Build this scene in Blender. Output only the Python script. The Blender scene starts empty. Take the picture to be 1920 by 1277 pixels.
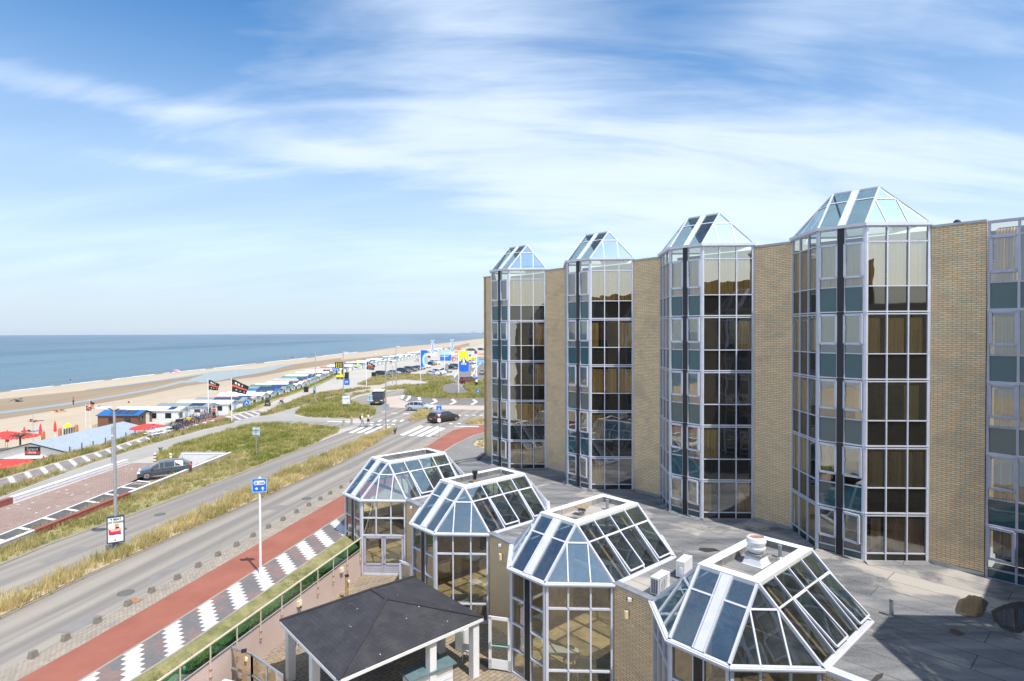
import bpy, math, random
import numpy as np
from mathutils import Vector, Matrix
from mathutils.geometry import tessellate_polygon
R = math.radians
random.seed(7)
C = bpy.context.scene.collection
S = bpy.context.scene

# ------------------------------------------------------------------ camera, sky, sun, exposure
CAM_F, CAM_PIT, CAM_ROL, CAM_H = 1105.1, .0142, -.0028, 12.2
cd = bpy.data.cameras.new('camera'); cam = bpy.data.objects.new('camera', cd); C.objects.link(cam)
cd.sensor_width = 36; cd.lens = CAM_F / 1920 * 36; cd.clip_start = .1; cd.clip_end = 30000
cam.matrix_world = Matrix.Translation((0, 0, CAM_H)) @ Matrix.Rotation(R(90) - CAM_PIT, 4, 'X') @ Matrix.Rotation(CAM_ROL, 4, 'Z')
S.camera = cam

SUN_AZ = R(-51.6); SUN_EL = R(61.5)        # towards the sun, measured from +X
w = bpy.data.worlds.new('World'); S.world = w; w.use_nodes = True
nt = w.node_tree; nt.nodes.clear(); N = nt.nodes.new; Lk = nt.links.new
def nd(t, **k):
    n = N(t)
    for a, b in k.items(): setattr(n, a, b)
    return n
def mth(op, a, b=None, c=None, clamp=False):
    n = N('ShaderNodeMath'); n.operation = op; n.use_clamp = clamp
    for i, v in enumerate((a, b, c)):
        if v is None: continue
        if isinstance(v, (int, float)): n.inputs[i].default_value = v
        else: Lk(v, n.inputs[i])
    return n.outputs[0]
def maprange(v, a, b, c=0, d=1, smooth=True):
    n = N('ShaderNodeMapRange'); n.interpolation_type = 'SMOOTHSTEP' if smooth else 'LINEAR'
    Lk(v, n.inputs[0])
    for i, x in zip((1, 2, 3, 4), (a, b, c, d)): n.inputs[i].default_value = x
    return n.outputs[0]
sky = nd('ShaderNodeTexSky', sky_type='NISHITA', sun_disc=False, sun_elevation=SUN_EL,
         sun_rotation=math.atan2(math.cos(SUN_AZ), math.sin(SUN_AZ)), air_density=1.0, dust_density=.6, ozone_density=2.0)
tc = N('ShaderNodeTexCoord'); sp = N('ShaderNodeSeparateXYZ'); Lk(tc.outputs['Generated'], sp.inputs[0])
dx, dy, dz = sp.outputs
zz = mth('ADD', mth('MAXIMUM', dz, 0.0), .34)
u = mth('DIVIDE', dx, zz); v = mth('DIVIDE', dy, zz)
cmb = N('ShaderNodeCombineXYZ'); Lk(u, cmb.inputs[0]); Lk(v, cmb.inputs[1])
def cloud(rot, scl, nscale, detail, rough, dist, loc=(0, 0, 0)):
    mp = N('ShaderNodeMapping'); Lk(cmb.outputs[0], mp.inputs[0])
    mp.inputs['Rotation'].default_value = (0, 0, R(rot)); mp.inputs['Scale'].default_value = scl; mp.inputs['Location'].default_value = loc
    n = N('ShaderNodeTexNoise'); Lk(mp.outputs[0], n.inputs[0])
    n.inputs['Scale'].default_value = nscale; n.inputs['Detail'].default_value = detail
    n.inputs['Roughness'].default_value = rough; n.inputs['Distortion'].default_value = dist
    return n.outputs[0]
def blob(az, el, sa, se, amp):           # a bank of cirrus (or a clear gap) in one part of the sky
    a = mth('SUBTRACT', mth('ARCTAN2', dx, dy), R(az)); e = mth('SUBTRACT', mth('ARCSINE', dz), R(el))
    q = mth('ADD', mth('POWER', mth('DIVIDE', a, R(sa)), 2.0), mth('POWER', mth('DIVIDE', e, R(se)), 2.0))
    return mth('MULTIPLY', mth('EXPONENT', mth('MULTIPLY', q, -1.0)), amp)
big = cloud(-34, (.8, 1.5, 1), .75, 5, .55, .9, (1.1, 4.7, 0))
fine = cloud(-46, (.5, 2.4, 1), 1.7, 8, .6, .9, (.4, 2.2, 0))
wisp = cloud(-30, (.55, 2.5, 1), 2.2, 7, .56, .9, (5.2, .3, 0))
dens = mth('ADD', mth('MULTIPLY', big, .75), mth('MULTIPLY', fine, .65))
dens = mth('ADD', mth('SUBTRACT', dens, .14), mth('MULTIPLY', wisp, .64))
for b_ in SKYBLOBS if 'SKYBLOBS' in globals() else [(-34, 27, 17, 8, -.30), (-33, 18.2, 12, 1.3, .30), (-18, 16.0, 12, 1.2, .26), (-30, 13.8, 10, .9, .20), (-8, 27, 10, 7, .10), (-2, 24, 11, 10, .16), (-12, 13, 9, 4, -.10), (17, 12, 26, 7, .34), (16, 27, 8, 5, -.14), (34, 21, 9, 6, -.05), (-36, 33, 10, 3, .12), (40, 32, 14, 5, .10)]:
    dens = mth('ADD', dens, blob(*b_))
cl = maprange(dens, .48, 1.34)
hz = maprange(dz, -.05, .56, 1, 0)
veil = mth('MAXIMUM', mth('MULTIPLY', cl, .93), mth('MULTIPLY', hz, .93))
mix = nd('ShaderNodeMix', data_type='RGBA'); Lk(veil, mix.inputs[0])
hsv = N('ShaderNodeHueSaturation'); hsv.inputs['Saturation'].default_value = 1.38; hsv.inputs['Value'].default_value = 1.5; Lk(sky.outputs[0], hsv.inputs['Color'])
Lk(hsv.outputs[0], mix.inputs[6])
cm = nd('ShaderNodeMix', data_type='RGBA'); Lk(mth('MULTIPLY', mth('MULTIPLY', cl, 1.15), maprange(dz, 0, .14), clamp=True), cm.inputs[0])
cm.inputs[6].default_value = (5.0, 6.05, 7.1, 1); cm.inputs[7].default_value = (6.9, 7.9, 9.5, 1)
Lk(cm.outputs[2], mix.inputs[7])
bg = N('ShaderNodeBackground'); bg.inputs[1].default_value = .1; sun_side_fill = mth('ADD', 1.0, mth('MULTIPLY', maprange(mth('ADD', mth('MULTIPLY', dx, math.cos(SUN_AZ) * .8), mth('MULTIPLY', dy, math.sin(SUN_AZ) * .8)), -.05, .85), 1.1))   # sky towards the sun boosted and warmed, added to fill the shaded facade
Lk(mth('MULTIPLY', sun_side_fill, .1), bg.inputs[1]); wm = nd('ShaderNodeMix', data_type='RGBA', blend_type='MULTIPLY'); Lk(mth('MULTIPLY', mth('SUBTRACT', sun_side_fill, 1.0), .9, clamp=True), wm.inputs[0]); Lk(mix.outputs[2], wm.inputs[6]); wm.inputs[7].default_value = (1.25, 1.06, .84, 1); Lk(wm.outputs[2], bg.inputs[0])
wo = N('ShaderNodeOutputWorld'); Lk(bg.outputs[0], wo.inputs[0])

sd = bpy.data.lights.new('sun', 'SUN'); sd.energy = 4.0; sd.angle = R(.5); sd.color = (1, .955, .89)
so = bpy.data.objects.new('sun', sd); C.objects.link(so); so.location = (40, -50, 90)
sv = Vector((math.cos(SUN_EL) * math.cos(SUN_AZ), math.cos(SUN_EL) * math.sin(SUN_AZ), math.sin(SUN_EL)))
so.rotation_euler = sv.to_track_quat('Z', 'Y').to_euler()
S.view_settings.view_transform = 'Standard'; S.view_settings.look = 'None'; S.view_settings.gamma = 1
S.view_settings.exposure = .38
S.cycles.max_bounces = 10; S.cycles.transparent_max_bounces = 24; S.cycles.glossy_bounces = 4; S.cycles.diffuse_bounces = 3
S.cycles.caustics_reflective = False; S.cycles.caustics_refractive = False; S.cycles.sample_clamp_indirect = 6

# ------------------------------------------------------------------ helpers
def ray(x, y):
    c, s = math.cos(CAM_ROL), math.sin(CAM_ROL); a = x - 960; b = y - 638.5
    px = c * a + s * b; py = -s * a + c * b; uu = -py / CAM_F
    return Vector((px / CAM_F, math.cos(CAM_PIT) + uu * math.sin(CAM_PIT), -math.sin(CAM_PIT) + uu * math.cos(CAM_PIT)))
def G(x, y, z=0.):                        # survey helper: where a sight line meets the level z
    r = ray(x, y); return Vector((0, 0, CAM_H)) + r * ((z - CAM_H) / r.z)
def zat(x, y, P):
    r = ray(x, y); return CAM_H + r.z * P[1] / r.y
def GG(pts, z=0.): return [tuple(G(x, y, z)) for x, y in pts]

MATS = {}
def new_mat(name):
    m = bpy.data.materials.new(name); m.use_nodes = True; m.node_tree.nodes.clear(); MATS[name] = m
    return m, m.node_tree
class NT:
    def __init__(s, name): s.m, s.t = new_mat(name)
    def n(s, typ, **k):
        q = s.t.nodes.new(typ)
        for a, b in k.items(): setattr(q, a, b)
        return q
    def l(s, a, b): s.t.links.new(a, b)
    def pos(s): return s.n('ShaderNodeNewGeometry').outputs['Position']
    def uv(s): return s.n('ShaderNodeTexCoord').outputs['UV']
    def setv(s, inp, v):
        if isinstance(v, (int, float)): inp.default_value = v
        elif isinstance(v, (tuple, list)): inp.default_value = tuple(v) + ((1,) if len(v) == 3 and inp.type == 'RGBA' else ())
        else: s.l(v, inp)
    def math(s, op, a, b=None, c=None):
        q = s.n('ShaderNodeMath', operation=op)
        for i, v in enumerate((a, b, c)):
            if v is not None: s.setv(q.inputs[i], v)
        return q.outputs[0]
    def noise(s, co, scale, detail=3, rough=.55, dist=0, out=0, stretch=None):
        if stretch:
            mp = s.n('ShaderNodeMapping'); s.l(co, mp.inputs[0]); mp.inputs['Scale'].default_value = stretch[:3]
            if len(stretch) > 3: mp.inputs['Rotation'].default_value = (0, 0, stretch[3])
            co = mp.outputs[0]
        q = s.n('ShaderNodeTexNoise'); s.l(co, q.inputs[0]); q.inputs['Scale'].default_value = scale
        q.inputs['Detail'].default_value = detail; q.inputs['Roughness'].default_value = rough; q.inputs['Distortion'].default_value = dist
        return q.outputs[out]
    def mr(s, v, a, b, c=0., d=1.):
        q = s.n('ShaderNodeMapRange'); s.setv(q.inputs[0], v)
        for i, x in zip((1, 2, 3, 4), (a, b, c, d)): q.inputs[i].default_value = x
        return q.outputs[0]
    def mix(s, f, a, b, blend='MIX'):
        q = s.n('ShaderNodeMix', data_type='RGBA', blend_type=blend); s.setv(q.inputs[0], f); s.setv(q.inputs[6], a); s.setv(q.inputs[7], b)
        return q.outputs[2]
    def sep(s, v):
        q = s.n('ShaderNodeSeparateXYZ'); s.l(v, q.inputs[0]); return q.outputs
    def comb(s, x, y, z=0.):
        q = s.n('ShaderNodeCombineXYZ')
        for i, v in enumerate((x, y, z)): s.setv(q.inputs[i], v)
        return q.outputs[0]
    def bsdf(s, col, rough=.6, metal=0., bump=None, bs=.2, bd=.02, spec=.5, coat=0., alpha=None):
        p = s.n('ShaderNodeBsdfPrincipled'); s.setv(p.inputs['Base Color'], col); s.setv(p.inputs['Roughness'], rough)
        s.setv(p.inputs['Metallic'], metal); p.inputs['Specular IOR Level'].default_value = spec; p.inputs['Coat Weight'].default_value = coat
        p.inputs['Coat Roughness'].default_value = .05
        if bump is not None:
            b = s.n('ShaderNodeBump'); b.inputs['Strength'].default_value = bs; b.inputs['Distance'].default_value = bd
            s.l(bump, b.inputs['Height']); s.l(b.outputs[0], p.inputs['Normal'])
        return p.outputs[0]
    def out(s, sh):
        o = s.n('ShaderNodeOutputMaterial'); s.l(sh, o.inputs[0]); return s.m
def plain(name, col, rough=.5, metal=0., coat=0., var=.12, scale=3., spec=.5):
    t = NT(name); nz = t.noise(t.pos(), scale, 5, .6)
    c = t.mix(t.mr(nz, .3, .7), tuple(x * (1 - var) for x in col), tuple(min(1, x * (1 + var)) for x in col))
    return t.out(t.bsdf(c, t.mr(nz, .3, .7, rough * .9, min(1, rough * 1.15)), metal, spec=spec, coat=coat))

class MB:
    def __init__(s): s.v = []; s.f = []; s.m = []; s.uv = []
    def add(s, vs, fs, mi=0, uvs=None):
        o = len(s.v); s.v += [tuple(p) for p in vs]
        for k, f in enumerate(fs):
            s.f.append([i + o for i in f]); s.m.append(mi); s.uv.append(uvs[k] if uvs else None)
        return s
    def quad(s, a, b, c, d, mi=0, uv=None): return s.add([a, b, c, d], [(0, 1, 2, 3)], mi, [uv] if uv else None)
    def poly(s, pts, mi=0, uv=None): return s.add(pts, [tuple(range(len(pts)))], mi, [uv] if uv else None)
    def box(s, c, sz, rz=0., mi=0):
        cx, cy, cz = c; hx, hy, hz = sz[0] / 2, sz[1] / 2, sz[2] / 2; co, si = math.cos(rz), math.sin(rz)
        vs = []
        for z in (-hz, hz):
            for x, y in ((-hx, -hy), (hx, -hy), (hx, hy), (-hx, hy)):
                vs.append((cx + x * co - y * si, cy + x * si + y * co, cz + z))
        return s.add(vs, [(0, 3, 2, 1), (4, 5, 6, 7), (0, 1, 5, 4), (1, 2, 6, 5), (2, 3, 7, 6), (3, 0, 4, 7)], mi)
    def bar(s, p, q, wd, th, n=(0, 0, 1), mi=0, off=0.):
        p, q, n = Vector(p), Vector(q), Vector(n).normalized(); d = (q - p).normalized(); sd_ = d.cross(n).normalized(); n = sd_.cross(d).normalized()
        vs = []
        for P in (p, q):
            for a, b in ((-1, -1), (1, -1), (1, 1), (-1, 1)): vs.append(P + sd_ * (a * wd / 2) + n * (b * th / 2 + off))
        return s.add(vs, [(0, 1, 2, 3), (7, 6, 5, 4), (0, 4, 5, 1), (1, 5, 6, 2), (2, 6, 7, 3), (3, 7, 4, 0)], mi)
    def cyl(s, p, q, r1, r2=None, n=10, mi=0, cap=True):
        p, q = Vector(p), Vector(q); r2 = r1 if r2 is None else r2; d = (q - p).normalized()
        a = d.orthogonal().normalized(); b = d.cross(a)
        vs = [P + (a * math.cos(2 * math.pi * i / n) + b * math.sin(2 * math.pi * i / n)) * r for P, r in ((p, r1), (q, r2)) for i in range(n)]
        fs = [(i, (i + 1) % n, n + (i + 1) % n, n + i) for i in range(n)]
        if cap: fs += [tuple(range(n - 1, -1, -1)), tuple(range(n, 2 * n))]
        return s.add(vs, fs, mi)
    def lathe(s, c, prof, n=16, mi=0):
        vs = [(c[0] + r * math.cos(2 * math.pi * i / n), c[1] + r * math.sin(2 * math.pi * i / n), c[2] + z) for r, z in prof for i in range(n)]
        fs = [(k * n + i, k * n + (i + 1) % n, (k + 1) * n + (i + 1) % n, (k + 1) * n + i) for k in range(len(prof) - 1) for i in range(n)]
        return s.add(vs, fs, mi)
    def prism(s, pts, vec, mi=0):
        n = len(pts); vec = Vector(vec); a = [Vector(p) for p in pts]; b = [p + vec for p in a]
        return s.add(a + b, [tuple(range(n - 1, -1, -1)), tuple(range(n, 2 * n))] + [(i, (i + 1) % n, n + (i + 1) % n, n + i) for i in range(n)], mi)
    def torus(s, c, R_, r, ax=(0, 1, 0), n=18, k=6, mi=0):
        ax = Vector(ax).normalized(); a = ax.orthogonal().normalized(); b = ax.cross(a); c = Vector(c); vs = []
        for i in range(n):
            t = 2 * math.pi * i / n; d = a * math.cos(t) + b * math.sin(t)
            for j in range(k):
                q = 2 * math.pi * j / k; vs.append(c + d * (R_ + r * math.cos(q)) + ax * (r * math.sin(q)))
        return s.add(vs, [(i * k + j, ((i + 1) % n) * k + j, ((i + 1) % n) * k + (j + 1) % k, i * k + (j + 1) % k) for i in range(n) for j in range(k)], mi)
    def sheet(s, pts, holes=(), z=None, mi=0, uvf=None):     # flat polygon (with holes), any outline
        ps = [[Vector((p[0], p[1], z if z is not None else p[2])) for p in pts]] + [[Vector((p[0], p[1], z if z is not None else p[2])) for p in h] for h in holes]
        flat = [p for l in ps for p in l]
        tr = tessellate_polygon([[Vector((p.x, p.y, 0)) for p in l] for l in ps])
        fs = []
        for t in tr:
            a, b, c = (flat[i] for i in t)
            if (b.x - a.x) * (c.y - a.y) - (b.y - a.y) * (c.x - a.x) < 0: t = (t[0], t[2], t[1])
            fs.append(tuple(t))
        return s.add(flat, fs, mi, [[uvf(flat[i]) for i in f] for f in fs] if uvf else None)
    def skirt(s, pts, z0, z1, mi=0):
        n = len(pts)
        for i in range(n):
            a, b = pts[i], pts[(i + 1) % n]
            s.quad((a[0], a[1], z0), (b[0], b[1], z0), (b[0], b[1], z1), (a[0], a[1], z1), mi)
        return s
    def build(s, name, mats, parent=None, smooth=False, org=None):
        me = bpy.data.meshes.new(name)
        if org is not None: vs = [(a - org[0], b - org[1], c - org[2]) for a, b, c in s.v]
        else: vs = s.v
        me.from_pydata(vs, [], s.f)
        for m in (mats if isinstance(mats, (list, tuple)) else [mats]): me.materials.append(MATS[m] if isinstance(m, str) else m)
        if len(me.materials) > 1: me.polygons.foreach_set('material_index', s.m)
        if any(x is not None for x in s.uv):
            ul = me.uv_layers.new(name='UVMap'); fl = []
            for f, x in zip(s.f, s.uv):
                for k in range(len(f)): fl += list(x[k]) if x is not None else [0, 0]
            ul.data.foreach_set('uv', fl)
        if smooth: me.polygons.foreach_set('use_smooth', [True] * len(s.f))
        me.update(); me.validate()
        o = bpy.data.objects.new(name, me); C.objects.link(o)
        if parent: o.parent = parent
        if org is not None and not parent: o.location = org
        return o
def thing(name, label, cat, loc=(0, 0, 0), rz=0., group=None):
    o = bpy.data.objects.new(name, None); C.objects.link(o); o.location = loc; o.rotation_euler = (0, 0, rz); o.empty_display_size = .3
    return tag(o, label, cat, group)
def tag(o, label, cat, group=None):
    o['label'] = label; o['category'] = cat
    if group: o['group'] = group
    return o
def struct(o, kind='structure'): o['kind'] = kind; return o
def dup(root, loc=None, rz=None, label=None, group=None):
    r = root.copy(); C.objects.link(r)
    if loc is not None: r.location = loc
    if rz is not None: r.rotation_euler = (0, 0, rz)
    if label: r['label'] = label
    if group: r['group'] = group
    def rec(a, b):
        for ch in list(a.children):
            c = ch.copy(); C.objects.link(c); c.parent = b; rec(ch, c)
    rec(root, r)
    return r
def text_mesh(txt, size, mat, parent, M, name='lettering', extrude=.003, bold=0., sx=1.):
    cu = bpy.data.curves.new(name, 'FONT'); cu.body = txt; cu.size = size; cu.extrude = extrude; cu.offset = bold; cu.align_x = 'CENTER'; cu.align_y = 'CENTER'
    cu.resolution_u = 3
    t = bpy.data.objects.new(name, cu); C.objects.link(t); bpy.context.view_layer.update()
    me = bpy.data.meshes.new_from_object(t.evaluated_get(bpy.context.evaluated_depsgraph_get())); bpy.data.objects.remove(t)
    me.materials.clear(); me.materials.append(MATS[mat]); me.name = name
    me.transform(M @ Matrix.Diagonal((sx, 1, 1, 1)))
    o = bpy.data.objects.new(name, me); C.objects.link(o); o.parent = parent
    return o
def face_m(origin, right, up):            # matrix that stands text in the plane right/up
    r, u_ = Vector(right).normalized(), Vector(up).normalized(); n = r.cross(u_)
    m = Matrix((r, u_, n)).transposed().to_4x4(); m.translation = Vector(origin); return m
# ------------------------------------------------------------------ materials
def m_brick():
    t = NT('brick'); uv = t.uv(); b = t.n('ShaderNodeTexBrick'); t.l(uv, b.inputs['Vector'])
    b.inputs['Scale'].default_value = 1; b.inputs['Brick Width'].default_value = .31; b.inputs['Row Height'].default_value = .086
    b.inputs['Mortar Size'].default_value = .009; b.inputs['Mortar Smooth'].default_value = .1; b.inputs['Bias'].default_value = 0
    b.inputs['Color1'].default_value = (.95, .70, .40, 1); b.inputs['Color2'].default_value = (.80, .58, .33, 1); b.inputs['Mortar'].default_value = (.24, .18, .13, 1)
    p = t.pos(); st = t.noise(p, .55, 6, .68, .6, stretch=(1, 1, 1.6)); st2 = t.noise(p, 3.0, 4, .6, stretch=(1, 1, .5))
    c = t.mix(t.mr(st, .48, .68, 0, .45), b.outputs[0], (.36, .285, .215))
    c = t.mix(t.mr(st2, .45, .8, 0, .35), c, (.60, .49, .30)); 
    return t.out(t.bsdf(c, .85, bump=b.outputs['Fac'], bs=-.6, bd=.01))
m_brick()
def m_glass(name, tint, refl, wob=.012, gl=(.92, .97, 1), dirt=0.):
    t = NT(name); p = t.pos()
    nz = t.noise(p, 1.1, 1, .4, .3); b = t.n('ShaderNodeBump'); b.inputs['Strength'].default_value = 1; b.inputs['Distance'].default_value = wob; t.l(nz, b.inputs['Height'])
    fr = t.n('ShaderNodeFresnel'); fr.inputs[0].default_value = 1.5
    fac = t.math('MINIMUM', t.math('ADD', t.math('MULTIPLY', fr.outputs[0], 1.3), refl), 1.0)
    g = t.n('ShaderNodeBsdfGlossy'); g.inputs['Color'].default_value = gl + (1,); g.inputs['Roughness'].default_value = .0; t.l(b.outputs[0], g.inputs['Normal'])
    tr = t.n('ShaderNodeBsdfTransparent'); tr.inputs[0].default_value = tint + (1,)
    mx = t.n('ShaderNodeMixShader'); t.l(fac, mx.inputs[0]); t.l(tr.outputs[0], mx.inputs[1]); t.l(g.outputs[0], mx.inputs[2]); sh = mx.outputs[0]
    if dirt:
        d = t.n('ShaderNodeBsdfDiffuse'); d.inputs[0].default_value = (.62, .66, .66, 1)
        m2 = t.n('ShaderNodeMixShader'); t.l(t.math('MULTIPLY', t.mr(t.noise(p, 2.2, 6, .7), .35, .8), dirt), m2.inputs[0]); t.l(sh, m2.inputs[1]); t.l(d.outputs[0], m2.inputs[2]); sh = m2.outputs[0]
    return t.out(sh)
m_glass('window_glass', (.90, .82, .64), .17, .005)
m_glass('roof_glass', (.82, .88, .84), .24, .004, (.66, .90, 1), dirt=.05)
m_glass('cap_glass', (.66, .75, .73), .10, .004, (.75, .95, 1), dirt=.03)
m_glass('balustrade_glass', (.16, .42, .27), .06, .004, (.8, 1, .9))
def m_spandrel(name, col, coat):
    t = NT(name); p = t.pos(); nz = t.noise(p, 1.1, 1, .4, .3)
    return t.out(t.bsdf(col, .03, bump=nz, bs=1, bd=.004, spec=.8, coat=coat))
m_spandrel('spandrel_glass', (.018, .016, .013), .3); m_spandrel('sea_reflection_spandrel', (.022, .085, .095), .35)  # second one has the sea's reflection painted in as a teal base colour
plain('white_frame', (.60, .61, .67), .32, coat=.2, var=.06)
plain('white_metal', (.80, .80, .80), .35, var=.06)
plain('bright_white', (.76, .76, .76), .5, var=.05)
plain('grey_frame', (.42, .42, .50), .4, var=.08)
plain('near_black', (.012, .012, .018), .35)
plain('dark_rubber', (.03, .03, .033), .7)
plain('zinc', (.42, .44, .47), .4, .6, var=.15)
plain('galvanised', (.40, .41, .42), .45, .5, var=.1)
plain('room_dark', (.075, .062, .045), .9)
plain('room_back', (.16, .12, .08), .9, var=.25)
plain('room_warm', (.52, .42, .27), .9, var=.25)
plain('carpet', (.42, .33, .20), .95, var=.35, scale=2)
plain('timber', (.34, .22, .12), .7, var=.3, scale=6)
plain('table_white', (.62, .66, .64), .4)
plain('orange_brick', (.55, .20, .10), .8)
def m_curtain():
    t = NT('curtain'); p = t.pos(); nz = t.noise(p, 5, 2, .5, stretch=(1, 1, .03))
    return t.out(t.bsdf(t.mix(t.mr(nz, .35, .65), (.70, .47, .18), (.98, .76, .42)), .9))
m_curtain()
def m_felt():
    t = NT('roof_felt'); p = t.pos(); RT = -.8289
    s = t.noise(p, 1.0, 6, .62, .4, stretch=(.22, 1.3, 1, -RT)); bgn = t.noise(p, .33, 4, .6, .5); spk = t.noise(p, 14, 3, .7)
    c = t.mix(t.mr(s, .36, .66), (.095, .10, .11), (.30, .29, .275))
    c = t.mix(t.mr(bgn, .52, .62, 0, .8), c, (.52, .465, .395)); c = t.mix(t.mr(bgn, .30, .42, .7, 0), c, (.105, .125, .145))
    mp = t.n('ShaderNodeMapping'); t.l(p, mp.inputs[0]); mp.inputs['Rotation'].default_value = (0, 0, -RT)
    b = t.n('ShaderNodeTexBrick'); t.l(mp.outputs[0], b.inputs['Vector']); b.inputs['Scale'].default_value = 1; b.inputs['Brick Width'].default_value = 7; b.inputs['Row Height'].default_value = 1.05
    b.inputs['Mortar Size'].default_value = .02; b.inputs['Color1'].default_value = (1, 1, 1, 1); b.inputs['Color2'].default_value = (.78, .80, .83, 1); b.inputs['Mortar'].default_value = (.35, .35, .35, 1)
    c = t.mix(1., c, b.outputs[0], 'MULTIPLY'); c = t.mix(t.mr(spk, .4, .8, 0, .25), c, (.5, .48, .45))
    return t.out(t.bsdf(c, .85, bump=spk, bs=.3, bd=.01))
m_felt()
def m_asphalt():
    t = NT('asphalt'); p = t.pos(); mp = t.n('ShaderNodeMapping'); t.l(p, mp.inputs[0]); mp.inputs['Rotation'].default_value = (0, 0, R(-79.3))
    q = mp.outputs[0]; lane = t.noise(q, 1.0, 4, .55, .2, stretch=(.03, 1.0, 1)); pat = t.noise(p, .12, 4, .6); sp_ = t.noise(p, 22, 4, .75)
    wv = t.math('SINE', t.math('MULTIPLY', t.math('ADD', t.sep(q)[1], .4), 3.7))
    c = t.mix(t.mr(t.math('ADD', lane, t.math('MULTIPLY', wv, .07)), .38, .64), (.225, .20, .175), (.39, .345, .285))
    c = t.mix(t.mr(pat, .4, .65, 0, .45), c, (.255, .235, .205)); c = t.mix(t.mr(sp_, .3, .75, 0, .6), c, (.12, .115, .11))
    crack = t.n('ShaderNodeTexVoronoi', feature='DISTANCE_TO_EDGE'); t.l(t.mix(.12, p, t.noise(p, .8, 4, .7, out=1)), crack.inputs['Vector']); crack.inputs['Scale'].default_value = .22
    c = t.mix(t.mr(crack.outputs[0], .0, .004, .12, 0), c, (.10, .10, .10))
    return t.out(t.bsdf(c, .9, bump=sp_, bs=.4, bd=.01))
m_asphalt()
def m_flat(name, c1, c2, scale, c3=None, sp=18, tiles=None, rough=.9):
    t = NT(name); p = t.pos(); a = t.noise(p, scale, 5, .6, .3); s = t.noise(p, sp, 4, .7)
    c = t.mix(t.mr(a, .35, .65), c1, c2); c = t.mix(t.mr(s, .35, .75, 0, .45), c, c3 or tuple(x * .6 for x in c1)); bump = s
    if tiles:
        mp = t.n('ShaderNodeMapping'); t.l(p, mp.inputs[0]); mp.inputs['Rotation'].default_value = (0, 0, tiles[2])
        b = t.n('ShaderNodeTexBrick'); t.l(mp.outputs[0], b.inputs['Vector']); b.inputs['Scale'].default_value = 1; b.inputs['Brick Width'].default_value = tiles[0]; b.inputs['Row Height'].default_value = tiles[1]
        b.inputs['Mortar Size'].default_value = tiles[3]; b.inputs['Color1'].default_value = (1, 1, 1, 1); b.inputs['Color2'].default_value = (.78, .76, .74, 1); b.inputs['Mortar'].default_value = (.42, .40, .38, 1)
        c = t.mix(1., c, b.outputs[0], 'MULTIPLY')
    return t.out(t.bsdf(c, rough, bump=bump, bs=.35, bd=.012))
m_flat('red_asphalt', (.27, .088, .055), (.33, .118, .075), .5, (.24, .09, .07), 26)
m_flat('concrete_paving', (.40, .365, .32), (.46, .425, .375), .07, (.34, .31, .27), 6)
m_flat('path_asphalt', (.315, .295, .265), (.36, .34, .305), .2, (.24, .22, .2), 16)
m_flat('edge_setts', (.46, .395, .32), (.37, .33, .275), .8, (.24, .20, .155), 9, (.22, .11, R(-79), .012))
m_flat('ramp_pavers', (.36, .25, .205), (.42, .31, .265), .35, (.25, .17, .14), 8, (.24, .12, R(-79), .012))
m_flat('red_pavers', (.42, .19, .17), (.47, .24, .21), .5, (.3, .15, .13), 8, (.24, .12, R(-79), .012))
m_flat('grey_pavers', (.27, .26, .25), (.33, .31, .29), .3, (.2, .19, .18), 8, (.24, .12, R(-60), .015))
m_flat('apron_pavers', (.22, .205, .19), (.26, .245, .23), .3, (.17, .16, .15), 8, (.24, .12, R(10), .015))
m_flat('ring_concrete', (.46, .375, .30), (.50, .42, .345), .12, (.38, .31, .25), 5)
m_flat('kerb_stone', (.38, .34, .29), (.30, .27, .24), .7, (.2, .18, .15), 12)
m_flat('concrete_wall', (.42, .37, .31), (.35, .31, .26), .8, (.25, .22, .18), 10)
m_flat('pink_render', (.58, .44, .39), (.62, .49, .44), .7, (.45, .36, .32), 20)
m_flat('dark_panel', (.075, .075, .075), (.12, .12, .115), .8, (.05, .05, .05), 9)
m_flat('soil', (.42, .335, .215), (.50, .41, .28), .6, (.26, .21, .11), 10)
m_flat('turf_soil', (.26, .24, .09), (.40, .34, .19), .5, (.13, .14, .045), 8)
m_flat('road_paint', (.78, .77, .74), (.70, .69, .66), 1.2, (.5, .49, .47), 14)
m_flat('brown_road', (.175, .150, .145), (.215, .185, .175), .1, (.14, .12, .115), 8)
m_flat('courtyard_pavers', (.40, .32, .20), (.30, .26, .21), .9, (.22, .16, .12), 6, (.42, .2, R(-47.5), .016))
def m_sand():
    t = NT('dry_sand'); p = t.pos(); a = t.noise(p, .018, 6, .6, .6, stretch=(1.6, .35, 1)); b = t.noise(p, .5, 5, .7); tr = t.noise(p, .3, 4, .6, 1.5, stretch=(2.2, .08, 1))
    c = t.mix(t.mr(a, .35, .65), (.40, .325, .235), (.48, .395, .29)); c = t.mix(t.mr(b, .4, .8, 0, .4), c, (.33, .25, .16)); c = t.mix(t.mr(tr, .52, .62, 0, .3), c, (.34, .26, .17))
    return t.out(t.bsdf(c, .95, bump=b, bs=.5, bd=.06))
m_sand()
def m_wet():
    t = NT('wet_sand'); p = t.pos(); a = t.noise(p, .05, 5, .6, .5, stretch=(1.4, .2, 1)); 
    c = t.mix(t.mr(a, .35, .65), (.235, .175, .11), (.30, .225, .145))
    return t.out(t.bsdf(c, .8, bump=a, bs=.1, bd=.2, spec=.3))
m_wet()
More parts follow.
